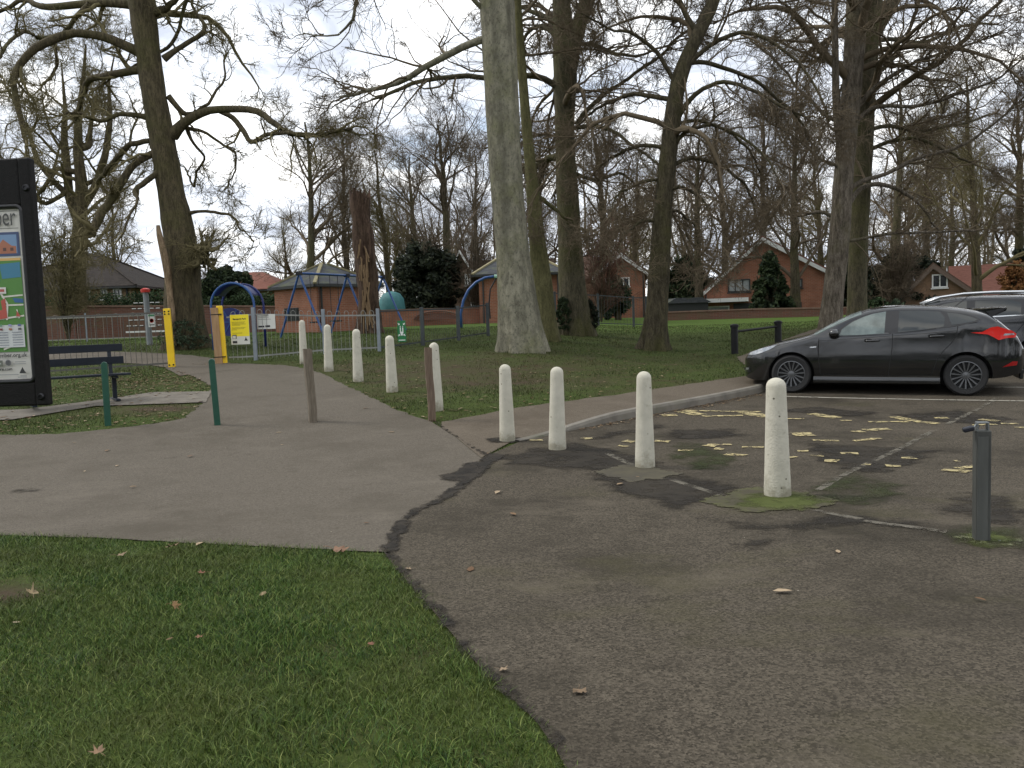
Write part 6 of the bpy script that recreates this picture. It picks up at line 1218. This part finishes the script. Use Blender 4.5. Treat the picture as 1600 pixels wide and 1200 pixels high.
class Car:
    """lengthwise tables of roofline, underside, plan width and belt; side(x, z) is the half width of the flank"""
    def __init__(s, top, bot, plan, belt, roofw, dims, nose=0):
        s.nose = nose
        s.top, s.bot, s.plan, s.belt = [np.array(q).T for q in (top, bot, plan, belt)]; s.roofw = roofw; s.L, s.hmax = dims
    def f(s, t, x): return np.interp(x, t[0], t[1])
    def side(s, x, z):
        W = s.f(s.plan, x); b = s.f(s.belt, x)
        g = np.interp(z, [.18, .26, .34, .48, .62, .74, .80, 1.0], [.93, .965, .985, 1.0, .997, .985, .978, .965])
        k = np.clip((z - b)/(s.hmax - b), 0, 1); gb = np.interp(b, [.8, 1.0, 1.3], [.978, .965, .96])
        return W*np.where(z <= b, g, gb - (gb - s.roofw)*(k**1.12))
    def body(s, parent, paint, wheels, rw, nst=84):
        xs = np.concatenate([[0, .012, .03, .06, .1, .15, .2], np.linspace(.26, s.L - .26, nst - 14), s.L - np.array([.2, .15, .1, .06, .03, .012, 0])])
        xs = np.unique(xs)
        if s.nose: xs = np.where(xs < .9, s.nose + xs*(.9 - s.nose)/.9, xs)
        xs = s.smooth_x(xs); ns, ntp = 14, 10; V = []; 
        for x in xs:
            zt, zb = float(s.ftop(x)), float(s.f(s.bot, x)); rc = min(.10 if zt > 1.2 else .085, (zt - zb)*.3); sec = [(0.0, zb), (.55*float(s.side(x, zb + .03)), zb)]
            zz = np.linspace(zb + .02, zt - rc, ns); sec += [(float(s.side(x, z)), z) for z in zz]; ye = sec[-1][0]
            for th in np.linspace(0, math.pi/2, ntp + 1)[1:]: sec.append((ye*max(math.cos(th), 0)**.42, zt - rc + rc*math.sin(th)))
            sec[-1] = (0.0, zt); V.append(sec)
        m = len(V[0]); ring = []; vs = []; fs = []
        for x, sec in zip(xs, V):
            pts = [(x, -y, z) for y, z in sec] + [(x, y, z) for y, z in sec[-2:0:-1]]; vs += pts
        k = 2*m - 2; n = len(xs); fs = [(i*k + j, (i+1)*k + j, (i+1)*k + (j+1) % k, i*k + (j+1) % k) for i in range(n-1) for j in range(k)]
        fs += [tuple(range(k)), tuple((n-1)*k + j for j in range(k-1, -1, -1))]
        o = MB().add(vs, fs).build('body', paint, parent, smooth=True); o.data.set_sharp_from_angle(angle=R(50))
        cut = MB()
        for wx in wheels:
            for sy in (-1, 1): cut.lathe([(rw, -.19), (rw, .19)], 40, (wx, sy*(float(s.f(s.plan, wx)) - .06), rw - .045), Matrix.Rotation(R(90), 3, 'X'))
        co = cut.build('cutter', M_seam); md = o.modifiers.new('arch', 'BOOLEAN'); md.object = co; md.operation = 'DIFFERENCE'; md.solver = 'EXACT'; md.material_mode = 'TRANSFER'
        o.data.materials.append(M_seam); dg = bpy.context.evaluated_depsgraph_get(); co.matrix_world = parent.matrix_world.copy(); dg.update()
        me = bpy.data.meshes.new_from_object(o.evaluated_get(dg)); o.modifiers.clear(); o.data = me; bpy.data.objects.remove(co)
        for p_ in me.polygons: p_.use_smooth = True
        me.set_sharp_from_angle(angle=R(38)); s.o = o; return o
    def ftop(s, x): return np.interp(x, s._tx, s._tz)
    def smooth_x(s, xs):
        xx = np.linspace(0, s.L, 300); zz = np.interp(xx, *s.top); k = 9; zp = np.pad(zz, k//2, mode='edge'); s._tx, s._tz = xx, np.convolve(zp, np.ones(k)/k, 'valid'); return xs
    def patch(s, name, poly, m, off, parent, both=True, cell=.07):
        obs = []
        for sy in ((-1, 1) if both else (-1,)):
            bm = bmesh.new(); bm.faces.new([bm.verts.new((p[0], 0, p[1])) for p in poly]); bmesh.ops.triangulate(bm, faces=bm.faces[:])
            for axis_, q in (((1, 0, 0), 0), ((0, 0, 1), 1)):
                lo, hi = min(p[q] for p in poly), max(p[q] for p in poly); k = math.ceil(lo/cell)*cell
                while k < hi: bmesh.ops.bisect_plane(bm, geom=bm.verts[:] + bm.edges[:] + bm.faces[:], plane_co=(k if q == 0 else 0, 0, k if q == 1 else 0), plane_no=axis_, dist=1e-6); k += cell
            for v in bm.verts: v.co.y = sy*(float(s.side(v.co.x, v.co.z)) + off)
            for f_ in bm.faces:
                f_.normal_update()
                if f_.normal.y*sy < 0: f_.normal_flip()
                f_.smooth = True
            me = bpy.data.meshes.new(name); bm.to_mesh(me); bm.free(); me.materials.append(m); o = bpy.data.objects.new(name, me); link(o, parent); obs.append(o)
        return obs
    def seam(s, pts, w, parent, m=None, off=.0035, name='seam'):
        L_, R_ = [], []; n = len(pts)
        for i, p in enumerate(pts):
            a, c = Vector(pts[max(i-1, 0)]), Vector(pts[min(i+1, n-1)]); t = (c - a).normalized(); nr = Vector((-t.y, t.x))*w/2; L_.append(Vector(p) + nr); R_.append(Vector(p) - nr)
        return s.patch(name, L_ + R_[::-1], m or M_seam, off, parent)
    def top_patch(s, name, x0, x1, th0, m, off, parent, nx=10):
        vs = []; nt_ = 16
        for x in np.linspace(x0, x1, nx):
            zt, zb = float(s.ftop(x)), float(s.f(s.bot, x)); rc = min(.10 if zt > 1.2 else .085, (zt - zb)*.3); ye = float(s.side(x, zt - rc))
            for th in np.linspace(th0, math.pi - th0, nt_):
                c = math.cos(th); vs.append((x, -math.copysign(ye*abs(c)**.42, c), zt - rc + rc*math.sin(th) + off))
        return MB().add(vs, [(i*nt_ + j, i*nt_ + j + 1, (i+1)*nt_ + j + 1, (i+1)*nt_ + j) for i in range(nx-1) for j in range(nt_-1)]).build(name, m, parent, smooth=True)
def wheel(parent, x, y, r, sy, spokes=15):
    M = Matrix.Rotation(R(90), 3, 'X'); w = .215; ri = r*.70; c = (x, y, r)
    tb_ = MB().lathe([(ri, -w/2 + .012), (r*.9, -w/2), (r - .012, -w/2 + .02), (r, -w/2 + .05), (r, w/2 - .05), (r - .012, w/2 - .02), (r*.9, w/2), (ri, w/2 - .012)], 40, c, M); tb_.f = tb_.f[:-2]; ty = tb_.build('wheel', M_tyre, parent, auto=40)
    yo = y + sy*(w/2 - .03); m = MB()
    m.lathe([(ri*.985, -.01), (ri*1.015, .012), (ri*.95, .016), (ri*.93, -.02)], 40, (x, yo, r), Matrix.Rotation(R(-90*sy), 3, 'X')); m.f = m.f[:-2]
    for k in range(spokes):
        a = 2*math.pi*k/spokes + .1; d = Vector((math.cos(a), 0, math.sin(a))); t = Vector((-math.sin(a), 0, math.cos(a))); r0, r1 = r*.10, ri*.95
        o0 = Vector((x, yo + sy*.0, r)); w0, w1 = .008, .012; q = [o0 + d*r0 - t*w0, o0 + d*r0 + t*w0, o0 + d*r1 + t*w1, o0 + d*r1 - t*w1]
        m.prism([p + Vector((0, sy*(.0 if i in (0, 1) else .012), 0)) for i, p in enumerate(q)], (0, -sy*.03, 0))
    m.lathe([(r*.17, -.01), (r*.16, .012), (r*.06, .016), (.004, .017)], 20, (x, yo, r), Matrix.Rotation(R(-90*sy), 3, 'X')); m.build('rim', M_rim, ty, auto=40)
    MB().lathe([(ri*.96, 0), (ri*.96, .01)], 30, (x, yo - sy*.055, r), M).build('brake_disc', M_rimd, ty)
def place_car(name, label, cf, cr, wb, xf, wside):
    """cf, cr: ground contact of the near front and rear tyres; sets the car's frame from them"""
    a = (cr - cf).normalized(); up = Vector((0, 0, 1)); yv = up.cross(a).normalized(); zv = a.cross(yv); M = Matrix((a, yv, zv)).transposed()
    mid = (cf + cr)/2; o = mid - a*(xf + wb/2) + yv*wside; e = empty(name, o, 0, label, 'car'); e.rotation_euler = M.to_euler(); bpy.context.view_layer.update(); return e
# ---- grey hatchback
cf, cr = gp(1231, 614), gp(1501, 618.5)
cf.z = float(G(cf.x, cf.y)) + .012; cr.z = float(G(cr.x, cr.y)) + .012
print('CAR wheelbase from photo', (cr - cf).length, cf, cr)
EC = place_car('parked_car', 'dark grey hatchback with many-spoked alloy wheels and roof spoiler, parked nose to the kerb', cf, cr, 2.65, .90, .78)
ks = (cr - cf).length/2.65; EC.scale = (ks, ks, ks); a_ = (cr - cf).normalized(); EC.location = (cf + cr)/2 - a_*(.90 + 1.325 - .06)*ks + Vector((0, 0, 1)).cross(a_).normalized()*.78*ks; bpy.context.view_layer.update()
paint = car_paint('paint_grey_metallic', (.015, .0154, .0156), .45, .14)
C1 = Car(top=[(0, .56), (.03, .62), (.08, .665), (.2, .715), (.4, .785), (.6, .845), (.8, .895), (1.0, .94), (1.2, .995), (1.35, 1.075), (1.6, 1.215), (1.85, 1.335), (2.1, 1.42), (2.35, 1.462), (2.6, 1.475), (2.9, 1.468), (3.2, 1.447), (3.5, 1.408), (3.75, 1.352), (3.88, 1.305), (3.98, 1.225), (4.08, 1.135), (4.18, 1.045), (4.25, .995), (4.32, .90), (4.36, .74)],
         bot=[(0, .26), (.05, .22), (.2, .19), (.6, .18), (1.3, .17), (3.1, .18), (3.8, .24), (4.1, .28), (4.3, .34), (4.36, .42)],
         plan=[(0, .40), (.02, .50), (.06, .60), (.12, .68), (.22, .765), (.4, .845), (.65, .885), (.9, .900), (1.3, .898), (2.2, .900), (3.0, .908), (3.5, .915), (3.8, .905), (4.0, .892), (4.15, .868), (4.26, .83), (4.32, .79), (4.36, .72)],
         belt=[(0, .80), (1.0, .90), (1.6, .955), (2.4, 1.01), (3.2, 1.085), (3.7, 1.16), (4.0, 1.10), (4.36, 1.0)], roofw=.66, dims=(4.36, 1.475), nose=.07)
def nz(q, n_=.07): return np.where(q < .9, n_ + q*(.9 - n_)/.9, q)
for t_ in (C1.top, C1.bot, C1.plan): t_[0] = nz(t_[0])
body = C1.body(EC, paint, (.90, 3.55), .375)
for wx in (.90, 3.55):
    for sy in (-1, 1): wheel(EC, wx, sy*.785, .325, sy)
dlo = [(1.50, .955), (1.62, 1.06), (1.80, 1.19), (2.0, 1.295), (2.2, 1.365), (2.42, 1.405), (2.8, 1.405), (3.2, 1.375), (3.45, 1.33), (3.65, 1.27), (3.74, 1.215), (3.68, 1.17), (3.45, 1.125), (3.2, 1.075), (2.8, 1.03), (2.42, .99), (2.0, .965)]
C1.patch('window_trim', dlo, M_trim, .0022, EC)
C1.patch('door_window', [(1.66, .978), (1.70, 1.08), (1.86, 1.20), (2.02, 1.275), (2.18, 1.33), (2.375, 1.365), (2.35, 1.005), (2.0, .985)], M_cglass2, .0050, EC)
C1.patch('door_window', [(2.55, 1.018), (2.575, 1.368), (2.85, 1.37), (3.17, 1.345), (3.24, 1.25), (3.22, 1.105), (2.9, 1.055)], M_cglass, .0050, EC)
C1.patch('quarter_window', [(3.33, 1.13), (3.27, 1.33), (3.42, 1.31), (3.60, 1.258), (3.70, 1.212), (3.64, 1.18), (3.48, 1.15)], M_cglass, .0050, EC)
C1.seam([(1.34, .92), (1.325, .75), (1.345, .55), (1.37, .33)], .010, EC, name='door_seam'); C1.seam([(2.475, 1.0), (2.47, .75), (2.44, .5), (2.42, .31)], .010, EC, name='door_seam')
C1.seam([(3.42, 1.12), (3.40, .98), (3.33, .84), (3.22, .72), (3.13, .58), (3.08, .42), (3.05, .32)], .010, EC, name='door_seam'); C1.seam([(1.37, .33), (2.0, .31), (2.6, .31), (3.06, .33)], .009, EC, name='door_seam')
C1.seam([(1.34, .90), (1.55, .905), (2.2, .945), (2.9, .995), (3.4, 1.04)], .006, EC, name='shoulder_line', m=mat('crease', (.02, .021, .022), .4, .5))
m = MB(); pts = []
for sy in (-1, 1):
    m = MB(); vs = []; xs = np.linspace(1.26, 3.18, 16)
    for x in xs:
        y = float(C1.side(x, .25)); vs += [(x, sy*(y - .06), .165), (x, sy*(y + .022), .185), (x, sy*(y + .026), .235), (x, sy*(float(C1.side(x, .30)) - .002), .285)]
    m.add(vs, [(i*4 + j, (i+1)*4 + j, (i+1)*4 + j + 1, i*4 + j + 1) for i in range(15) for j in range(3)]); m.build('side_skirt', paint, EC, auto=25)
for x, z in ((2.17, .885), (3.12, .95)):
    for sy in (-1, 1):
        y = float(C1.side(x, z)); h = MB().tube([(x - .11, sy*(y + .002), z - .006), (x - .08, sy*(y + .026), z), (x, sy*(y + .032), z + .004), (x + .09, sy*(y + .026), z + .006), (x + .11, sy*(y + .002), z + .004)], [.012, .017, .018, .017, .012], 10).build('door_handle', paint, EC, smooth=True)
    C1.patch('handle_recess', [(x - .06 + .075*math.cos(a)*.9, z + .012 + .028*math.sin(a)) for a in np.linspace(0, 6.0, 12)], M_seam, .003, EC)
for sy in (-1, 1):
    x, z = 1.58, 1.02; y = float(C1.side(x, .95)); m = MB(); prof = []
    m.lathe([(.02, -.1), (.075, -.09), (.092, -.03), (.088, .04), (.055, .09), (.01, .105)], 16, (0, 0, 0), Matrix.Rotation(R(90), 3, 'X'))
    mo = m.build('wing_mirror', paint, EC, smooth=True); mo.location = (x, sy*(y + .085), z); mo.scale = (.95, 1.0, .85)
    MB().bar((x + .02, sy*(y - .02), z - .06), (x, sy*(y + .05), z - .03), .06, .035).build('mirror_arm', M_trim, EC)
C1.patch('headlamp', [(.14, .645), (.22, .70), (.40, .765), (.60, .815), (.66, .825), (.56, .755), (.42, .695), (.26, .645)], M_clear, .004, EC)
C1.patch('tail_lamp', [(3.60, 1.005), (3.76, 1.015), (3.88, 1.085), (3.97, 1.10), (4.17, 1.03), (4.235, .985), (4.225, .925), (4.10, .915), (3.99, .885), (3.92, .93), (3.84, .975), (3.74, .985)], M_red, .006, EC)
C1.patch('reverse_lamp', [(4.05, .955), (4.21, .965), (4.20, .99), (4.07, .985)], M_clear, .010, EC)
C1.patch('rear_reflector', [(4.05, .46), (4.25, .49), (4.265, .55), (4.19, .55)], M_redd, .006, EC); C1.patch('front_grille_corner', [(.05, .40), (.12, .42), (.20, .44), (.20, .34), (.08, .33)], M_trim, .004, EC); C1.patch('fog_lamp', [(.10, .37), (.16, .38), (.17, .415), (.11, .41)], M_clear, .008, EC)
C1.patch('badge', [(1.20, .775), (1.30, .782), (1.30, .797), (1.20, .79)], M_silver, .006, EC)
C1.top_patch('windscreen', 1.27, 2.0, .30, M_cglass2, .004, EC); C1.top_patch('rear_window', 3.97, 4.24, .35, M_cglass, .004, EC)
# spoiler over the tailgate
m = MB(); vs = []
for y in np.linspace(-.56, .56, 9):
    k = 1 - .35*(abs(y)/.56)**2; vs += [(3.66, y, 1.392 - .03*(abs(y)/.56)**2), (4.02, y, 1.408 - .02*(abs(y)/.56)**2), (4.06 + .11*k, y, 1.405 - .03*(abs(y)/.56)**2), (4.06 + .10*k, y, 1.372 - .03*(abs(y)/.56)**2), (3.90, y, 1.285 - .05*(abs(y)/.56)**2)]
m.add(vs, [(i*5 + j, i*5 + j + 1, (i+1)*5 + j + 1, (i+1)*5 + j) for i in range(8) for j in range(3)] + [tuple(range(5))[::-1], tuple(40 + j for j in range(5))]); m.build('spoiler', paint, EC, auto=35)
MB().add(vs, [(i*5 + 3, i*5 + 4, (i+1)*5 + 4, (i+1)*5 + 3) for i in range(8)]).build('spoiler_underside', M_trim, EC)
MB().prism([(3.84, -.578, 1.335), (4.12, -.568, 1.388), (4.09, -.568, 1.33), (3.92, -.578, 1.255)], (0, .02, 0)).build('spoiler_endplate', M_trim, EC); MB().prism([(3.84, .558, 1.335), (4.12, .548, 1.388), (4.09, .548, 1.33), (3.92, .558, 1.255)], (0, .02, 0)).build('spoiler_endplate', M_trim, EC)
MB().box((4.362, 0, .80), (.012, .52, .112)).build('number_plate', M_plate, EC); MB().box((4.36, 0, .33), (.06, 1.1, .16)).build('rear_diffuser', M_trim, EC, bevel=.02)
MB().tube([(3.45, 0, 1.425), (3.66, 0, 1.60)], .006, 6).build('aerial', M_trim, EC)
MB().box((2.2, 0, .17), (3.2, 1.3, .04)).build('underbody', M_seam, EC)
# ---- dark estate behind, only its upper half shows
crd = Vector((-a_.y, a_.x, 0)).normalized()
if crd.y < 0: crd = -crd
c0 = (cf + cr)/2 + crd*3.35 + a_*1.55; c0.z = 0; f2 = c0 - a_*1.36; r2_ = c0 + a_*1.36; f2.z = float(G(f2.x, f2.y)) + .012; r2_.z = float(G(r2_.x, r2_.y)) + .012
E2 = place_car('parked_car', 'tall blackish car with silver roof rails and chrome window line, behind the grey hatchback', f2, r2_, 2.72, .95, .80)
E2.scale = (1, 1, .94); bpy.context.view_layer.update()
paint2 = car_paint('paint_black', (.007, .008, .011), .3, .2)
C2 = Car(top=[(0, .70), (.05, .82), (.2, .92), (.6, 1.0), (1.0, 1.06), (1.2, 1.12), (1.5, 1.30), (1.8, 1.45), (2.0, 1.51), (2.3, 1.55), (2.8, 1.57), (3.4, 1.565), (3.9, 1.53), (4.2, 1.48), (4.35, 1.37), (4.5, 1.15), (4.58, 1.0), (4.62, .8)],
         bot=[(0, .32), (.2, .25), (1.3, .24), (3.1, .25), (4.2, .32), (4.62, .45)], plan=[(0, .55), (.03, .68), (.1, .78), (.25, .86), (.6, .91), (1.3, .92), (3.4, .925), (4.0, .91), (4.3, .86), (4.5, .79), (4.62, .66)],
         belt=[(0, .95), (1.0, 1.03), (1.7, 1.10), (3.0, 1.14), (3.8, 1.2), (4.62, 1.2)], roofw=.70, dims=(4.62, 1.59))
C2.body(E2, paint2, (.95, 3.67), .40)
for wx in (.95, 3.67):
    for sy in (-1, 1): wheel(E2, wx, sy*.79, .345, sy, 10)
C2.patch('window_trim', [(1.5, 1.10), (1.75, 1.29), (2.0, 1.43), (2.25, 1.465), (2.8, 1.485), (3.4, 1.48), (3.9, 1.44), (4.15, 1.38), (4.0, 1.25), (3.6, 1.17), (2.6, 1.12)], M_trim, .0022, E2)
C2.patch('door_window', [(1.68, 1.12), (1.86, 1.28), (2.06, 1.40), (2.3, 1.445), (2.46, 1.455), (2.44, 1.14)], M_cglass, .005, E2); C2.patch('door_window', [(2.58, 1.145), (2.60, 1.455), (3.2, 1.455), (3.36, 1.40), (3.34, 1.165)], M_cglass, .005, E2); C2.patch('quarter_window', [(3.48, 1.18), (3.44, 1.445), (3.85, 1.405), (4.06, 1.36), (3.92, 1.25)], M_cglass, .005, E2)
C2.seam([(1.5, 1.095), (2.6, 1.118), (3.6, 1.165), (3.98, 1.24), (4.12, 1.33), (4.2, 1.42)], .022, E2, M_silver, .007, 'chrome_strip')
C2.seam([(2.52, 1.12), (2.5, .8), (2.46, .45)], .01, E2, name='door_seam'); C2.seam([(3.42, 1.15), (3.40, 1.0), (3.2, .7), (3.1, .45)], .01, E2, name='door_seam')
C2.top_patch('windscreen', 1.27, 2.0, .30, M_cglass, .004, E2); C2.top_patch('rear_window', 4.26, 4.5, .35, M_cglass, .004, E2)
for sy in (-1, 1):
    ys = [sy*(float(C2.side(x, 1.46)) - .045) for x in (1.72, 2.0, 2.4, 2.9, 3.4, 3.8, 4.05)]; zs = (1.42, 1.545, 1.605, 1.625, 1.62, 1.585, 1.51)
    MB().tube([(x, y, z) for x, y, z in zip((1.72, 2.0, 2.4, 2.9, 3.4, 3.8, 4.05), ys, zs)], .026, 8).build('roof_rail', M_silver, E2, smooth=True)
    x, z = 1.62, 1.15; y = float(C2.side(x, 1.05)); mo = MB().lathe([(.02, -.1), (.085, -.09), (.1, -.03), (.095, .04), (.06, .09), (.01, .105)], 16, (0, 0, 0), Matrix.Rotation(R(90), 3, 'X')).build('wing_mirror', paint2, E2, smooth=True); mo.location = (x, sy*(y + .085), z)
C2.patch('tail_lamp', [(4.1, 1.0), (4.3, 1.1), (4.45, 1.08), (4.5, .95), (4.3, .93)], M_red, .006, E2); C2.patch('headlamp', [(.15, .80), (.4, .90), (.7, .95), (.5, .84), (.25, .76)], M_clear, .005, E2)
# ================================================================ grass and leaves
GRA = ((.008, .021, .003), (.020, .052, .006), (.038, .086, .010), (.080, .142, .020), (.20, .23, .062))
M_lawn = island_mat('lawn_blades', GRA, .6, base=((.085, .088, .020), 1.1, .6))
M_rough = island_mat('rough_blades', ((.014, .024, .005), (.028, .046, .008), (.050, .072, .014), (.088, .094, .028)), .7, base=((.055, .046, .018), .6, .6))
def blades(name, X, Y, Z, Ht, Wd, m, lean=.6):
    n = len(X); a = RNG.uniform(0, 6.283, n); b_ = RNG.uniform(0, 6.283, n); ln = RNG.uniform(.1, 1, n)*lean*Ht
    B = np.stack([X, Y, Z], 1); s = np.stack([np.cos(a), np.sin(a), 0*a], 1)*(Wd/2)[:, None]; d = np.stack([np.cos(b_), np.sin(b_), 0*a], 1)*ln[:, None]; u = np.array([0, 0, 1.0])
    M1 = B + d*.35 + u*(Ht*.55)[:, None]; T = B + d + u*(Ht*RNG.uniform(.75, 1, n))[:, None]
    V = np.stack([B - s, B + s, M1 + s*.75, M1 - s*.75, T], 1).reshape(-1, 3); o = np.arange(n)[:, None]*5
    return mesh_np(name, V, [o + np.array([[0, 1, 2, 3]]), o + np.array([[3, 2, 4]])], m)
lawn_poly = [Vector(p[:2]) for p in lawn_top] + [Vector(p[:2]) for p in lawn_edge[1:]] + [Vector((.4, .2)), Vector((-7, .2))]
n = 420000; X = RNG.uniform(-6.2, .75, n); Y = RNG.uniform(1.9, 6.9, n); k = inside(X, Y, lawn_poly) & (np.abs(X) < Y*.68 + .5)
X, Y = X[k], Y[k]
cl = np.sin(X*3.1 + np.sin(Y*2.3)*1.4)*np.sin(Y*3.7 + X*.8) + .7*np.sin(X*9 + 2*np.sin(Y*7))*np.sin(Y*8.3); bp0 = gp(8, 925); bald = np.exp(-((X - bp0.x)/.30)**2 - ((Y - bp0.y)/.25)**2)
for _ in range(26): sx_, sy_, sr_ = RNG.uniform(-4, .2), RNG.uniform(2.6, 6.4), RNG.uniform(.05, .16); bald = bald + .62*np.exp(-((X - sx_)/(sr_*1.5))**2 - ((Y - sy_)/sr_)**2)
k = RNG.random(len(X)) > bald*1.1; X, Y, cl = X[k], Y[k], cl[k]
X = X + RNG.normal(0, .022, len(X)); Y = Y + RNG.normal(0, .03, len(X))
lo = blades('lawn_grass', X, Y, G(X, Y) - .004, (.022 + .012*RNG.random(len(X)) + .007*cl)*RNG.uniform(.5, 1.7, len(X)), RNG.uniform(.002, .0048, len(X)), M_lawn, 1.5); lo['kind'] = 'stuff'
# rough grass beyond the asphalt
solid = [[Vector(p[:2]) for p in q] for q in (poly_path, poly_park, poly_foot, slab, ip)]
n = 330000; Y = 8.5 + 26*RNG.random(n)**1.6; X = (RNG.uniform(-1, 1, n))*(Y*.68 + 1.0); k = np.ones(n, bool)
for q in solid: k &= ~inside(X, Y, q)
X, Y = X[k], Y[k]; br = bare_light_at(X, Y); cl = np.sin(X*1.9 + np.sin(Y*1.3)*1.7)*np.sin(Y*1.7 + X*.6) + .6*np.sin(X*5.3 + 2*np.sin(Y*4))*np.sin(Y*4.9)
k = RNG.random(len(X)) < np.clip(.85 - br*2.6 + .25*cl, .05, 1); X, Y, cl = X[k], Y[k], cl[k]; X = X + RNG.normal(0, .02, len(X)); Y = Y + RNG.normal(0, .03, len(X))
ro = blades('rough_grass', X, Y, S_ground(X, Y) - .004, (.030 + .016*cl + .02*RNG.random(len(X)))*RNG.uniform(.6, 1.3, len(X)), .004 + .00035*Y*RNG.uniform(.6, 1.3, len(X)), M_rough, 1.0); ro['kind'] = 'stuff'
# fallen leaves too many to count
M_leaf = island_mat('dead_leaves', ((.06, .032, .016), (.12, .066, .032), (.17, .105, .055), (.24, .17, .10), (.36, .28, .185)), .75)
def leaf_mesh(name, X, Y, Z, sz, m):
    n = len(X); a = RNG.uniform(0, 6.283, n); c, s = np.cos(a), np.sin(a)
    pts = np.array([(-1, 0, .0), (-.35, .42, .16), (.45, .34, .14), (1, 0, .05), (.45, -.34, .16), (-.35, -.42, .12)]); V = np.zeros((n, 6, 3))
    cu = RNG.uniform(-.3, 1.6, (n, 1)); q = pts[None]*sz[:, None, None]*np.array([.5, .5, .5]); V[:, :, 0] = q[:, :, 0]*c[:, None] - q[:, :, 1]*s[:, None] + X[:, None]; V[:, :, 1] = q[:, :, 0]*s[:, None] + q[:, :, 1]*c[:, None] + Y[:, None]; V[:, :, 2] = q[:, :, 2]*cu + Z[:, None]
    o = np.arange(n)[:, None]*6; return mesh_np(name, V.reshape(-1, 3), [o + np.array([[0, 1, 2, 3]]), o + np.array([[0, 3, 4, 5]])], m)
xs, ys = [], []
def scatter(px, py, rx, ry, n, keep=None):
    g = gp(px, py); x = RNG.normal(g.x, rx, n); y = RNG.normal(g.y, ry, n); k = (y > 2)
    if keep is not False:
        for q in solid[:3]: k &= ~inside(x, y, q)
    xs.append(x[k]); ys.append(y[k])
scatter(230, 592, 1.3, .9, 900); scatter(90, 620, 2.0, .7, 420); scatter(170, 655, 2, .5, 220); scatter(300, 600, .8, .5, 120); scatter(60, 668, 1.6, .3, 70)
scatter(640, 600, 3.5, 3.0, 230); scatter(820, 600, 3.5, 2.5, 150); scatter(1000, 590, 4, 2.5, 150); scatter(935, 512, 2.2, 1.2, 420); scatter(600, 580, 4, 4, 150); scatter(1050, 570, 5, 4, 110); scatter(450, 570, 2.0, .7, 60); scatter(690, 650, .8, .6, 40)
scatter(1090, 640, 1.1, .9, 0)
for i in range(330):      # gutter along the kerb
    t = RNG.random()**.8*3.0 + .9; k0 = int(min(t, 3.99)) + 1; a = KERB[k0]; c = KERB[k0 + 1]; p = a + (c - a)*(t % 1); e_ = (c - a)/np.linalg.norm(c - a); d_ = -abs(RNG.normal(0, .10)) - .03; xs.append(np.array([p[0] - e_[1]*d_])); ys.append(np.array([p[1] + e_[0]*d_]))
scatter(500, 700, 2.5, 1.6, 14, False); scatter(1000, 850, 2, 1.5, 10, False)
X, Y = np.concatenate(xs), np.concatenate(ys); Z = S(X, Y) + .014; gutter = kerb_sd(X, Y)[0]; szl = RNG.uniform(.045, .11, len(X)); szl = np.where((gutter < 0) & (gutter > -.6) & (X > .5), szl*.6, szl)
ll = leaf_mesh('leaf_litter', X, Y, Z + RNG.uniform(0, .012, len(X)), szl, M_leaf); ll['kind'] = 'stuff'
# single leaves one can pick out
def star_leaf(seed):
    rg = random.Random(seed); pts = []; lob = [(0, 1.0), (.3, .62), (.5, .55), (.75, .72), (.95, .88), (1.2, .60), (1.5, .5), (1.95, .66), (2.4, .42), (3.14, .3)]
    full = lob + [(2*math.pi - a, r) for a, r in lob[-2:0:-1]]
    vs = [(0, 0, .012)]
    for a, r in full: r *= rg.uniform(.7, 1.1); vs.append((r*math.cos(a)*.5, r*math.sin(a)*.5, .38*r*r*rg.uniform(.0, 1.0)))
    n = len(full); fs = [(0, i + 1, (i + 1) % n + 1) for i in range(n)]; m = MB().add(vs, fs); m.tube([(-.17, 0, .02), (-.42, .05, .06), (-.62, .04, .02)], .012, 5); return m
LF = [((527, 868), .16, (.30, .17, .10), 'large curled brown maple leaf at the lawn corner by the tar seam'), ((273, 956), .10, (.34, .20, .08), 'upright orange-tan leaf in the middle of the lawn'), ((52, 936), .12, (.36, .27, .14), 'pale tan leaf on the lawn beside the bare soil patch'), ((317, 904), .08, (.26, .10, .05), 'small russet leaf on the upper lawn, left of the lawn centre'),
      ((313, 1006), .06, (.36, .18, .10), 'tiny pinkish leaf on the lawn below the upright orange one'), ((268, 862), .13, (.30, .21, .11), 'flat tan leaf near the upper lawn edge by the path'), ((188, 876), .10, (.28, .20, .11), 'dull tan leaf lying on the upper left lawn'), ((580, 1018), .07, (.24, .10, .05), 'small red-brown leaf on the lawn near the tar edge'),
      ((155, 1190), .09, (.28, .17, .09), 'brown leaf low on the lawn, nearest of all the leaves'), ((640, 893), .07, (.33, .24, .14), 'pale leaf on the dark tar beside the lawn corner'), ((905, 1086), .10, (.24, .16, .09), 'flattened light brown leaf on the foreground tarmac'), ((785, 1052), .07, (.36, .26, .16), 'small cream leaf on tarmac beside the lawn edge')]
LM = {}
for i, ((px, py), sz, c, lab) in enumerate(LF):
    p = gp(px, py, .018 + (.02 if px < 600 else 0)); o = star_leaf(i).build('fallen_leaf', mat('leaf_%d' % i, tuple(k*.8 for k in c), .8, c2=tuple(k*.45 for k in c), scale=3), None, True)
    o.location = p; o.scale = (sz, sz, sz); o.rotation_euler = (R((10, 50, 15, 5, 0, 0, 0, 0, 0, 0, 0, 0)[i]), R((15, 20, -10, 0, 0, 0, 5, 0, 0, 0, 0, 0)[i]), i*1.1); tag(o, lab, 'leaf', 'fallen leaves')
